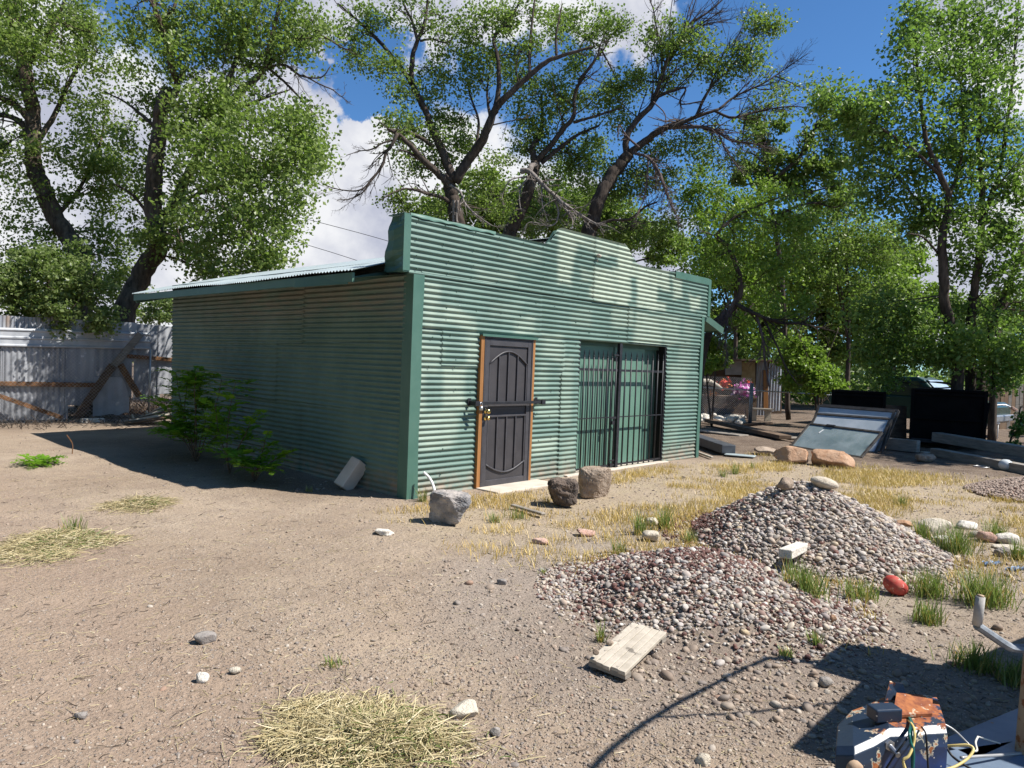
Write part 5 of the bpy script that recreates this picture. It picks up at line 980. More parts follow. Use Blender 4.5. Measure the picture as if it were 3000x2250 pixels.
heap(1, 'lower spread-out heap of river pebbles nearest the camera', 16500, 4, lambda x, y: .20+.32*np.exp(-((x+.6)**2+(y+4.1)**2)/.5))
def scatter():
    rg = np.random.default_rng(17); out = []; rads = []
    n = 120000; D = 2.2+11*rg.uniform(0, 1, n)**1.7; px = rg.uniform(-150, 3150, n); t = (px-1500)/FPX
    F2 = FW*[1, 1, 0]; F2 /= np.linalg.norm(F2); R2_ = RT*[1, 1, 0]; P = CAM*[1, 1, 0]+D[:, None]*F2+(D*t)[:, None]*R2_
    x, y = P[:, 0], P[:, 1]; Q = np.stack([x, y, 0*x], -1); nn = nz(Q, .9, 71)+.5*nz(Q, 2.7, 72)
    den = .40+.30*nn+.12*np.exp(-((x+1.2)**2+(y+5)**2)/1.7)+.35*np.exp(-((x+2.4)**2+(y+3.9)**2)/2.)-.2*sstep(-3.3, -4.3, x)-.28*sstep(-1., 0, y)-.22*sstep(0, -1.5, x-0)*sstep(-3, -1.5, y)
    ok = (rg.uniform(0, 1, n) < np.clip(den, .05, 1)) & ~((y > -.1) & (x > -.03)) & (pile_h(0, x, y) <= 0.02) & (pile_h(1, x, y) <= .02)
    x, y, D = x[ok], y[ok], D[ok]; n = len(x); r = rg.lognormal(math.log(.0056), .55, n)
    near = np.exp(-((x+1.3)**2+(y+5.3)**2)/1.3); r = r*(1+1.3*near*rg.uniform(0, 1, n)**4); r = np.clip(r, .0028, .042); r = np.where(x < -2.2, np.minimum(r, .0085+.012*rg.uniform(0, 1, n)**6), r)
    P = np.stack([x, y, hx(x, y)+r*.12], -1); b = MB(); big = r > .0085
    pebbles(b, P[big], r[big], rg, ICO2, (.4, .8)); pebbles(b, P[~big], r[~big], rg, ICO1, (.45, .9)); tag(b.build('scattered_pebbles', DIRTP, smooth=True), 'small pebbles scattered over the bare dirt', 'pebbles', kind='stuff')
scatter()
# unseen cottonwoods added at the left to cut sky light on the side wall
def free_clump(T, C0, R, dens, size=.16, sub=.6, per=110):
    rg = T.rg; k = int(math.pi*R*R*dens*5); u = rg.normal(size=(k, 3)); u /= np.linalg.norm(u, axis=1)[:, None]; S = C0+u*(rg.uniform(0, 1, k)**.45)[:, None]*R; T.subs.append(S)
    idx = np.repeat(np.arange(k), per); o = rg.normal(size=(len(idx), 3)); o /= np.linalg.norm(o, axis=1)[:, None]; leafmesh(T.lv, S[idx]+o*(rg.uniform(0, 1, len(idx))**.6)[:, None]*sub, size, rg)
rg0 = np.random.default_rng(78)
for P0, sd in ((np.array([-10.2, 5.2, 0.]), 41), (np.array([-12.5, -2.5, 0.]), 42), (np.array([-10.5, 10.8, 0.]), 43)):
  T = Tree(15, sd); T.subs = []; tr = MB(); tr.tube(spline([P0, P0+[.2, .2, 3], P0+[-.2, .4, 6], P0+[.3, .2, 10]], 24), np.linspace(.42, .15, 24), 10); T.wood = tr; T.nodes = [spline([P0+[0, 0, 3], P0+[0, .3, 6], P0+[.2, .2, 10]], 20)]
  for k in range(46):
      o = rg0.normal(size=3)*[1.7, 3.0, 2.6]; C0 = P0+[0, 0, 6.0]+o
      if C0[2] < 1.6 or C0[0] > P0[0]+3.0: continue
      free_clump(T, C0, 1.4, 1.)
  T.finish('cottonwood_tree', {41: 'unseen cottonwood added beyond the left edge to block sky light', 42: 'unseen cottonwood added left of the camera to block sky light', 43: 'unseen cottonwood added past the far fence end to block sky light'}[sd], 'tree', LEAF1, BARK, tuple(P0))

# ------------------------------------------------------------------ things right of the shed
def quad_slab(b, c4, th, m=0):                                     # slab on four corners (tl, tr, br, bl), thickness away from the camera
    c4 = [np.array(c, float) for c in c4]; n = np.cross(c4[1]-c4[0], c4[3]-c4[0]); n /= np.linalg.norm(n)
    if n@(c4[0]-CAM) < 0: n = -n
    V = c4+[c+n*th for c in c4]; b.add(V, [(0, 1, 2, 3), (7, 6, 5, 4), (0, 4, 5, 1), (1, 5, 6, 2), (2, 6, 7, 3), (3, 7, 4, 0)], m); return n
def inset(c4, f, off=0, n=None):
    a, b_, c, d = [np.array(q) for q in c4]; w_ = np.linalg.norm(b_-a); h_ = np.linalg.norm(d-a); u, v = (b_-a)/w_, (d-a)/h_
    return [a+u*f+v*f, b_-u*f+v*f, c-u*f-v*f, d+u*f-v*f]
for k, (tl, tr_, br, bl, dd, lb) in enumerate([((2372,1242),(2584,1268),(2522,1341),(2318,1308),.42,'frontmost dusty glass panel, the most tilted of the stack'),((2393,1213),(2609,1228),(2574,1330),(2352,1306),.40,'second glass panel of the leaning stack, with a painted pale sky reflection'),((2399,1189),(2620,1206),(2600,1331),(2376,1306),.36,'third glass panel of the leaning stack, showing only its top strip'),((2409,1187),(2633,1204),(2612,1331),(2386,1305),.28,'rearmost brown-framed glass panel of the leaning stack')]):
    BL, BR = G(*bl), G(*br); off = k*.14*FW*[1, 1, 0]; BL = BL+off; BR = BR+off; TL, TR = A(*tl, depth(BL)+dd), A(*tr_, depth(BR)+dd)
    c4 = (TL, TR, BR, BL); t = thing('storm_window', lb, 'glass panel', tuple(BL), 'framed glass panels leaning in a stack')
    b = MB(); n = quad_slab(b, inset(c4, .03), .012); b.build('pane', GLASSP if k else GLASS, t)
    for p, q in ((TL, TR), (TR, BR), (BR, BL), (BL, TL)):
        b = MB(); b.beam(p, q, .055, .04, n); b.build('frame_rail', FRAMEB, t, bevel=.004)
    if k == 0:
        b = MB(); u = (TR-TL)/np.linalg.norm(TR-TL); v = (BL-TL)/np.linalg.norm(BL-TL); c = TL+u*.62-n*.026; b.beam(c-u*.12, c+u*.12, .05, .03, n); b.build('latch', BLACKI, t)
        b = MB(); c = TL+u*.50+v*.16-n*.012; b.beam(c, c+v*.13-u*.05, .035, .004, n); b.build('sticker', WHITEP, t)
def blackbox(name, label, pl, pr, top, bot, dp, cat, D0=None, wheels=True):
    L, R = (G(*pl), G(*pr)) if D0 is None else (A(*pl, D0), A(*pr, D0+.2)); L[2] = R[2] = 0; n = (L+R)/2-CAM; n[2] = 0; n /= np.linalg.norm(n); u = np.array([n[1], -n[0], 0]); W2 = abs((R-L)@u); t = thing(name, label, cat, tuple(L))
    Rm = np.stack([u, n, [0, 0, 1]], 1); b = MB(); c = L+u*W2/2+n*dp/2
    b.box(c+[0, 0, (top+bot)/2], (W2, dp, top-bot), Rm); b.build('body', BLACKP, t, bevel=.015)
    for z in ((bot+.04), (bot+(top-bot)*.42), top-.1, top-.01):
        b = MB(); b.box(L+u*W2/2-n*.022+[0, 0, z], (W2+.02, .045, .06), Rm); b.build('rail', BLACKP, t, bevel=.006)
    for f in (.01, .99):
        b = MB(); b.box(L+u*W2*f-n*.03+[0, 0, (top+bot)/2], (.07, .06, top-bot+.04), Rm); b.build('stake_post', BLACKP, t, bevel=.006)
    if wheels:
        for f in (.04, .96):
            c = L+u*W2*f+n*dp*.5+[0, 0, .34]; b = MB(); b.lathe([(.0, -.1), (.2, -.1), (.33, -.09), (.345, 0), (.33, .09), (.2, .1), (0, .1)], c, u, 24); wl = b.build('wheel', VOID, t, smooth=True); b = MB(); b.lathe([(0, -.115), (.19, -.115), (.19, -.1)], c, u, 20); b.build('rim', GREYM, wl)
        b = MB(); c = L+u*W2/2-n*.06+[0, 0, bot-.04]; b.box(c, (W2*.96, .09, .09), Rm); b.build('bumper', BLACKI, t, bevel=.01)
    return t, L, u, n, W2
blackbox('dump_trailer', 'tall black steel trailer seen from its tailgate, right of the glass panels', (2664, 1308), (2876, 1312), 1.43, .22, 3.0, 'trailer')
blackbox('steel_bin', 'low black steel box behind the stack of glass panels', (2437, 1200), (2588, 1200), 1.30, .0, 1.6, 'box', 18.4, False)
b = MB(); quad_slab(b, (A(2596, 1186, 18.2), A(2656, 1190, 18.2), A(2656, 1298, 18.1), A(2600, 1298, 18.1)), .03); tag(b.build('plywood_sheet', BRWOOD), 'dark brown sheet standing between the black box and the black trailer', 'board')
b = MB(); p, q = G(2865, 1316), A(2893, 1180, 17.6); b.beam(p, q, .16, .06, RT); tag(b.build('ramp_board', BLACKP, bevel=.01, loc=p), 'narrow black ramp leaning at the right side of the black trailer', 'ramp')
# pickup behind the trailer
def truck():
    c = A(2655, 1150, 23.2); c[2] = 0; d = RT*.66-FW*.75; d[2] = 0; d /= np.linalg.norm(d); s = np.array([-d[1], d[0], 0]); R = np.stack([d, s, [0, 0, 1]], 1)
    t = thing('pickup_truck', 'dark green pickup truck parked behind the black trailers', 'pickup truck', tuple(c)); TG = simple('dark_teal_car_paint', (.012, .045, .04), (.018, .06, .052), 2, .22, .2, 0, spec=.6)
    def prism(pr, w0, w1=None, taper=1.):
        b = MB(); n = len(pr); zt = max(z for _, z in pr); V = []
        for sgn in (-1, 1):
            for x, z in pr: V.append(c+d*x+s*sgn*(w0 if z < zt-.12 or w1 is None else w1)+[0, 0, z])
        b.add(V, [tuple(range(n)), tuple(range(2*n-1, n-1, -1))]+[(i, (i+1) % n+0, (i+1) % n+n, i+n)[::-1] for i in range(n)]); return b
    def arch(cx, r=.43): return [(cx+r*math.cos(a), .42+r*math.sin(a)) for a in np.linspace(math.pi, 0, 9)]
    low = [(-2.6, .45)]+arch(-1.65)+arch(1.75)+[(2.65, .45), (2.68, .95), (2.5, 1.06), (1.15, 1.12), (-.55, 1.12), (-2.6, 1.08)]
    prism(low, .92).build('body', TG, t, bevel=.03)
    prism([(-.5, 1.1), (-.42, 1.45), (-.3, 1.72), (.55, 1.74), (.75, 1.66), (1.3, 1.12)], .84, .72).build('cab', TG, t, bevel=.04)
    GL = simple('car_glass', (.02, .03, .035), (.03, .04, .045), 2, .06, 0, 0, spec=.9)
    for sg in (-1, 1):
        b = MB(); V = [c+d*x+s*sg*w_+[0, 0, z] for x, z, w_ in ((-.33, 1.16, .846), (1.05, 1.16, .846), (.62, 1.6, .80), (-.22, 1.62, .80))]; b.add(V, [(0, 1, 2, 3), (3, 2, 1, 0)]); b.build('side_window', GL, t)
        b = MB(); b.box(c+d*1.0+s*sg*1.0+[0, 0, 1.2], (.12, .2, .16), R); b.build('mirror', TG, t, bevel=.03)
        for x in (-1.65, 1.75):
            q = c+d*x+s*sg*.80+[0, 0, .36]; b = MB(); b.lathe([(0, -.12), (.22, -.12), (.34, -.11), (.36, 0), (.34, .11), (.22, .12), (0, .12)], q, s, 24); wl = b.build('wheel', VOID, t, smooth=True); b = MB(); b.lathe([(0, .13), (.2, .13), (.22, .11)], q, s*sg, 20); b.build('rim', STEEL, wl)
        b = MB(); b.box(c+d*2.62+s*sg*.66+[0, 0, .85], (.1, .34, .16), R); b.build('headlight', STEEL, t, bevel=.02)
    b = MB(); V = [c+d*x+s*w_+[0, 0, z] for x, z, w_ in ((1.27, 1.17, -.76), (1.27, 1.17, .76), (.80, 1.64, .66), (.80, 1.64, -.66))]; n = d*.02+np.array([0, 0, .015]); b.add([v+n for v in V], [(0, 1, 2, 3)]); b.build('windshield', simple('painted_glare_glass', (.35, .42, .47), (.45, .52, .56), 3, .08, 0, 0, spec=.9), t)  # bright glare painted into the windshield's base colour
    b = MB(); b.box(c+d*2.72+[0, 0, .6], (.12, 1.8, .2), R); b.build('bumper', STEEL, t, bevel=.03)
truck()
# board fence at the right edge
f0, f1 = G(2872, 1256), G(3330, 1268); WF = thing('wooden_fence', 'brown upright-board fence at the right edge behind the sapling', 'fence', tuple(f0)); L = np.linalg.norm(f1-f0); u = (f1-f0)/L; n = np.array([-u[1], u[0], 0]); rg = np.random.default_rng(3); WOODS = [BRWOOD, simple('tan_fence_board', (.22, .14, .085), (.33, .225, .14), 5, .85, 0, .4, 40, (1, 1, .3)), RAWWOOD]
x = 0
while x < L:
    wd = rg.uniform(.12, .16); b = MB(); R = np.stack([u, n, [0, 0, 1]], 1); h = 1.62+rg.uniform(-.06, .06); b.box(f0+u*(x+wd/2)+n*rg.uniform(-.012, .012)+[0, 0, h/2], (wd, .02, h), R@rot((0, 1, 0), rg.normal(0, .008))); b.build('fence_board', WOODS[int(rg.integers(0, 3))], WF); x += wd+rg.uniform(.004, .02)
for z in (.4, 1.25):
    b = MB(); b.beam(f0+n*.05+[0, 0, z], f1+n*.05+[0, 0, z], .04, .09); b.build('fence_rail', BRWOOD, WF)
# white metal stand
p = A(2900, 1230, 21); p[2] = 0; t = thing('metal_stand', 'white metal stand with a bent arm in front of the board fence', 'stand', tuple(p)); b = MB(); r_ = RT*[1, 1, 0]; r_ /= np.linalg.norm(r_)
b.box(p+[0, 0, .52], (.42, .3, .16), rotz(-YAW)); b.build('tray', WHITEP, t, bevel=.02)
for a, c in ((-.18, -.1), (.18, -.1), (-.18, .1), (.18, .1)):
    b = MB(); q = p+r_*a+FW*[1, 1, 0]*c; b.tube([q, q+[0, 0, .48]], .016, 8); b.build('leg', WHITEP, t, smooth=True)
b = MB(); q = p-r_*.18; b.tube(spline([q+[0, 0, .55], q+[0, 0, .92], q+r_*.25+[0, 0, .97], q+r_*.6+[0, 0, 1.0], q+r_*.86+[0, 0, .9]], 24), .022, 8); b.build('arm', STEEL, t, smooth=True)
b = MB(); b.box(q+r_*.86+[0, 0, .9], (.2, .12, .08), rotz(-YAW)@rot((0, 1, 0), .5)); b.build('arm_end', PINKR, t, bevel=.02)
# chain-link fence and junk beside the shed
pp = G(2197, 1240); N2 = thing('chain_link_fence', 'chain-link fence with a galvanised corner post right of the shed', 'fence', tuple(pp)); D0 = depth(pp)
b = MB(); b.tube([pp, pp+[0, 0, 1.28]], .06, 12); b.lathe([(.065, 0), (.06, .03), (.02, .05), (0, .055)], pp+[0, 0, 1.28], n=12); b.build('post', GREYM, N2, smooth=True)
lp, rp = A(2010, 1132, D0), A(2440, 1158, D0); b = MB(); b.tube([lp, rp], .022, 8); b.build('top_rail', STEEL, N2, smooth=True)
q0 = A(1995, 1200, D0); q0[2] = 0; b = MB(); chainlink(b, q0, pp, .12, 1.5, .07, .0035); b.build('netting', STEEL, N2)
def fslab(b, x0, y0, x1, y1, D, th=.05, m=0): quad_slab(b, (A(x0, y0, D), A(x1, y0, D), A(x1, y1, D), A(x0, y1, D)), th, m); return b
t = thing('tin_shed', 'little shed of pale tin sheets behind the chain-link fence', 'shed', tuple(base_of(2200, 27.5)))
for nm, mt, x0, y0, x1, y1, D in [('wall', BRWOOD, 2050, 1058, 2290, 1212, 28.6), ('white_sheet', TINW, 2247, 1064, 2286, 1206, 27.4), ('grey_sheet', TIN, 2211, 1052, 2243, 1217, 27.3), ('pale_panel', TINW, 2126, 1058, 2173, 1098, 28.2), ('tan_panel', simple('tan_panel_paint', (.38, .28, .13), (.5, .4, .22), 5, .8), 2174, 1060, 2212, 1150, 28.3), ('post', ORWOOD, 2238, 1084, 2251, 1203, 27.1)]:
    b = MB()
    if 'sheet' in nm: vsheet(b, A(x0, 1200, D)*[1, 1, 0], A(x1, 1200, D)*[1, 1, 0], max(.02, A(x0, y1, D)[2]), A(x0, y0, D)[2], .11, .015, 0, x0, .06)
    else: fslab(b, x0, y0, x1, y1, D, .08)
    b.build(nm, mt, t, smooth='sheet' in nm)
b = MB(); b.beam(A(2040, 1052, 27.6), A(2296, 1058, 27.6), 2.4, .06); b.build('roof', BRWOOD, t)
b = MB(); b.tube(spline([A(2052, 1120, 24.9), A(2075, 1118, 25), A(2095, 1127, 25), A(2116, 1140, 25)], 14), [.06, .1, .11, .1, .1, .1, .09, .09, .09, .08, .08, .07, .06, .04], 9); tag(b.build('driftwood', PALEW, smooth=True, loc=A(2080, 1130, 25)), 'pale driftwood log lying on the junk pile behind the netting', 'log')
def puff(name, label, px, py, rx, ry, D, cols, n, seed, sz=.05):
    rg = np.random.default_rng(seed); c = A(px, py, D); P = c+(rg.normal(size=(n, 1))*RT*rx+rg.normal(size=(n, 1))*UP*ry+rg.normal(size=(n, 1))*FW*rx)*(D/FPX)*.5; b = MB(); k = rg.integers(0, len(cols), n)
    for i in range(len(cols)): leafmesh(b, P[k == i], sz, rg, m=i, asp=1.)
    V = ICO3[0]*[rx*.7*D/FPX, rx*.6*D/FPX, ry*.7*D/FPX]; b.add(V*(1+.15*nz(V, 12, seed))[:, None]+c, ICO3[1], 0); return tag(b.build(name, cols, loc=c), label, 'bundle')
REDC = simple('red_cloth', (.55, .03, .02), (.7, .08, .03), 8); ORC = simple('orange_cloth', (.6, .16, .03), (.7, .3, .05), 8); PNK = simple('magenta_cloth', (.42, .07, .32), (.6, .16, .46), 6); PNL = simple('pale_pink_cloth', (.6, .4, .55), (.7, .55, .65), 8)
puff('flower_bundle', 'bright red and orange bundle on the junk pile', 2124, 1124, 17, 13, 25.2, [REDC, ORC], 160, 1, .1)
puff('cloth_bundle', 'magenta and pale pink bundle on the junk pile beside the post', 2178, 1142, 27, 20, 25.2, [PNK, PNL], 260, 2, .12)
puff('cloth_bundle', 'small orange heap under the driftwood log', 2086, 1155, 13, 9, 25.0, [ORC, BRWOOD], 90, 3, .1)
puff('cloth_bundle', 'small dark red piece above the magenta bundle', 2194, 1124, 9, 9, 25.6, [REDC, BRWOOD], 50, 4, .08)
t = thing('wooden_table', 'old brown wooden table carrying the junk behind the netting', 'table', tuple(base_of(2130, 25.4)))
b = MB(); a, c = base_of(2052, 25.4), base_of(2205, 25.4); a, c = np.array(a), np.array(c); b.beam(a+[0, 0, .78], c+[0, 0, .78], .8, .07); b.build('top', BRWOOD, t); b = MB(); b.beam(a+[0, 0, .55]-FW*.36, c+[0, 0, .55]-FW*.36, .04, .36); b.build('apron', BRWOOD, t)
for f in (.05, .95):
    for o in (-.33, .33): b = MB(); q = a+(c-a)*f+FW*[1, 1, 0]*o; b.beam(q, q+[0, 0, .75], .09, .09, RT); b.build('leg', BRWOOD, t)
t = thing('bench', 'grey low bench in front of the white tin sheet', 'bench', tuple(base_of(2230, 24.8))); a, c = np.array(base_of(2203, 24.8)), np.array(base_of(2262, 24.8)); b = MB(); b.beam(a+[0, 0, .42], c+[0, 0, .42], .3, .05); b.build('seat', RAWWOOD, t)
for f in (.08, .8): b = MB(); q = a+(c-a)*f; b.beam(q, q+[0, 0, .4], .1, .2, RT); b.build('leg', PALEW, t)
for nm, lb, a, c, wd, ht, mt, za, zb in [('plank', 'long dark brown plank lying on the ground right of the shed', (2078, 1247), (2300, 1293), .5, .10, BRWOOD, .16, .10), ('plank', 'short brown plank tipped up behind the long brown plank', (2175, 1252), (2252, 1262), .45, .07, BRWOOD, .05, .22), ('board', 'grey flat board on the ground under the long brown plank', (2030, 1262), (2180, 1280), .6, .04, RAWWOOD, .03, .03), ('board', 'grey board end lying beside the glass panels', (2255, 1272), (2335, 1290), .5, .05, RAWWOOD, .04, .04),
        ('channel', 'dark steel channel lying against the right end of the shed', (2030, 1300), (2134, 1334), .42, .18, simple('dark_steel', (.06, .065, .075), (.1, .105, .115), 5, .5, .3), .14, .12), ('metal_sheet', 'thin silvery metal sheet poking out from the dark steel channel', (2125, 1334), (2212, 1342), .4, .02, GALV, .03, .03), ('lath', 'weathered flat lath in the dry grass in front of the doorstep', (1500, 1490), (1592, 1514), .07, .03, RAWWOOD, .04, .03), ('stick', 'thin pale stick at the foot of the shed right corner', (2040, 1328), (2086, 1345), .05, .04, PALEW, .03, .03),
        ('timber', 'long grey weathered timber, the rear one of the pair at the right', (2742, 1316), (3080, 1372), .28, .22, RAWWOOD, .30, .24), ('timber', 'long grey weathered timber, the front one of the pair at the right', (2738, 1336), (3080, 1404), .22, .17, RAWWOOD, .09, .09), ('timber', 'short square timber chunk right of the glass panels', (2600, 1318), (2690, 1328), .3, .27, RAWWOOD, .15, .15), ('board', 'small flat board in front of the long grey timbers', (2702, 1332), (2742, 1334), .2, .05, PALEW, .04, .04)]:
    p, q = G(*a)+[0, 0, za], G(*c)+[0, 0, zb]; b = MB(); b.beam(p, q, wd*(1 if wd < .3 else .7), ht); tag(b.build(nm, mt, bevel=.012, loc=p), lb, nm.replace('_', ' '))
b = MB(); c = GG(2945, 1378); b.lathe([(.0, 0), (.07, .01), (.11, .06), (.12, .11), (.1, .17), (.05, .205), (0, .21)], c, n=20); tag(b.build('glass_globe', simple('frosted_glass', (.5, .52, .52), (.6, .62, .62), 5, .15, 0, 0), smooth=True, loc=c), 'small frosted glass globe on the ground in front of the timbers', 'globe')
b = MB(); c = GG(2875, 1370); a = np.linspace(0, 2*np.pi, 30); b.tube(np.stack([c[0]+.13*np.cos(a), c[1]+.13*np.sin(a), 0*a+c[2]+.02], -1), .008, 6, caps=False); tag(b.build('wire_ring', STEEL, smooth=True, loc=c), 'pale metal ring lying on the dark ground left of the globe', 'ring')
# sapling
T = Tree(depth(G(2955, 1332)), 50); T.subs = []
T.limb([(2955, 1332), (2960, 1290), (2972, 1250), (2985, 1215), (2990, 1190)], 7, 3); T.limb([(2964, 1275), (2985, 1255), (3000, 1245)], 4, 2)
for c in [(2985,1225,24,22,1.),(2970,1262,20,16,.9),(2995,1252,22,16,1.),(2962,1298,14,10,.6)]: T.clump(*c, size=.09, sub=.16, per=26)
T.finish('sapling', 'thin young sapling in front of the board fence at the right edge', 'sapling', LEAF3, BARKD, tuple(G(2955, 1332)))
# pinkish crushed-stone heap at the right
c = GG(3045, 1452); t = thing('gravel_heap', 'low heap of pinkish crushed stone at the right edge', 'gravel', tuple(c)); rg = np.random.default_rng(66); a = rg.uniform(0, 6.28, 5200); r = .95*np.sqrt(rg.uniform(0, 1, 5200)); h = .26*np.clip(1-(r/.95)**1.5, 0, 1)
P = np.stack([c[0]+r*np.cos(a), c[1]+r*np.sin(a), c[2]+h+.005], -1); b = MB(); pebbles(b, P, rg.uniform(.012, .028, 5200), rg, ICO1, (.6, 1.)); o = b.build('crushed_stones', pebble_mat('pink_crushed_stone', [(0, (.40, .29, .23)), (.5, (.50, .39, .31)), (1, (.33, .25, .2))]), t); o['kind'] = 'stuff'
b = MB(); V = ICO3[0]*[.86, .86, .17]; b.add(V[:, :]+c, ICO3[1]); b.build('mound', PINKR, t, smooth=True)
# small things in the yard
cs = [G(*p) for p in ((1853, 1821), (1954, 1852), (1832, 1970), (1724, 1930))]; t = thing('plank_mat', 'loose panel of pale grooved boards lying flat by the near gravel heap', 'board', tuple(cs[3]))
zz = [float(hx(p[0], p[1]))+.035 for p in cs]; cs = [G(*p, z) for p, z in zip(((1853, 1821), (1954, 1852), (1832, 1970), (1724, 1930)), [max(zz)+.10, max(zz)+.09, max(zz)+.03, max(zz)+.03])]
for k in range(5):
    a, e = k/5+.006, (k+1)/5-.006; b = MB(); L2 = lambda p, q, f: p+(q-p)*f; j = .012*((k*7) % 3-1); v = (cs[0]-cs[3])*j
    quad_slab(b, (L2(cs[0], cs[1], a)+v, L2(cs[0], cs[1], e)+v, L2(cs[3], cs[2], e)-v, L2(cs[3], cs[2], a)-v), .022); b.build('board', PALEW, t, bevel=.003)
for f in (.07, .93):
    b = MB(); p, q = cs[0]+(cs[3]-cs[0])*f, cs[1]+(cs[2]-cs[1])*f; b.beam(p-[0, 0, .035], q-[0, 0, .035], .06, .025); b.build('batten', RAWWOOD, t)
for sx, sy, s, lb in ((1785, 1893, 24, 'small brown stone on the loose board panel, upper of two'), (1745, 1921, 20, 'small brown stone on the near corner of the loose board panel')):
    q = cs[3]*.6+cs[0]*.25+cs[2]*.15; f = ray(sx, sy); q = CAM+f*((q[2]-CAM[2])/f[2]); rock('stone', lb, 'stone', 0, 0, s, 18, TUFF, sx, on=q+[0, 0, .005], sink=.05, sub=ICO3)
p, q = GG(2300, 1636), GG(2368, 1606); b = MB(); b.beam(p+[0, 0, .035], q+[0, 0, .045], .10, .07); tag(b.build('brick', WHITER, bevel=.008, loc=p), 'whitish brick lying on the front slope of the far gravel heap', 'brick')
p = GG(1002, 1434); q = A(1056, 1352, depth(p)+.12); b = MB(); b.beam(p+[0, 0, .02], q, .19, .19, FW*[1, 1, 0]+RT*.9); t = tag(b.build('concrete_block', CONC, bevel=.012, loc=p), 'pale concrete block leaning on the shed side wall near its corner', 'block')
b = MB(); P = spline([A(1241, 1384, 8.62), A(1256, 1398, 8.6), A(1268, 1420, 8.56), A(1276, 1452, 8.5)], 16); b.tube(P, .017, 10); tag(b.build('plastic_pipe', WHITEP, smooth=True, loc=P[-1]), 'bent white plastic pipe rising behind the grey boulder', 'pipe')
c = GG(2622, 1742); D = depth(c); b = MB(); V = ICO4[0]; r = np.sqrt(np.clip(1-V[:, 0]**2, 0, 1)); V = V*[1.12, .86, .84]; V[:, 2] -= .10*np.exp(-((V[:, 0]-.2)**2+V[:, 1]**2)*3)*(V[:, 2] > 0); V = V@rot((0, 1, 0), .5).T@rotz(-YAW-.2).T*(32*D/FPX); b.add(V+c+[0, 0, 27*D/FPX], ICO4[1])
def ballm():
    t = NT('worn_red_rubber'); c = t.mix(t.mr(t.noise(9, 6, .65), .4, .65), (.38, .05, .04), (.52, .12, .10)); c = t.mix(t.mr(t.noise(17, 6, .7), .60, .66), c, (.62, .45, .40)); c = t.mix(t.mr(t.noise(5, 4), .6, .7, 0, .6), c, (.30, .2, .12)); return t.fin(c, .8, 0, .2)
tag(b.build('rubber_ball', ballm(), smooth=True, loc=c), 'worn red half-deflated ball lying in the grass by the gravel heap', 'ball')
BLUET = simple('blue_plastic', (.09, .17, .33), (.22, .32, .46), 8, .5)
for px, py, lb in ((2905, 1655, 'crumpled scrap of blue plastic sheet right of the far heap'), (2975, 1672, 'strip of blue plastic near the right edge')):
    c = GG(px, py); rg = np.random.default_rng(px); n = 9; X, Y = np.meshgrid(np.linspace(-.09, .09, n), np.linspace(-.03, .03, n)); Z = .02+.02*rg.uniform(-1, 1, X.shape); j = (np.arange(n-1)[:, None]*n+np.arange(n-1)[None]).ravel(); b = MB(); b.add(np.stack([X.ravel(), Y.ravel(), Z.ravel()], -1)@rotz(-YAW+.3).T+c, np.stack([j, j+1, j+n+1, j+n], -1)); tag(b.build('plastic_scrap', BLUET, loc=c), lb, 'scrap')
# stick and bent twig in the shade at the left
b = MB(); b.tube(spline([G(212, 1330), A(212, 1300, depth(G(212, 1330))), A(196, 1275, depth(G(212, 1330))-.1)], 8), .008, 5); tag(b.build('stick', RUSTW, loc=G(212, 1330)), 'thin reddish dry stem standing at the edge of the shed shadow', 'stick')

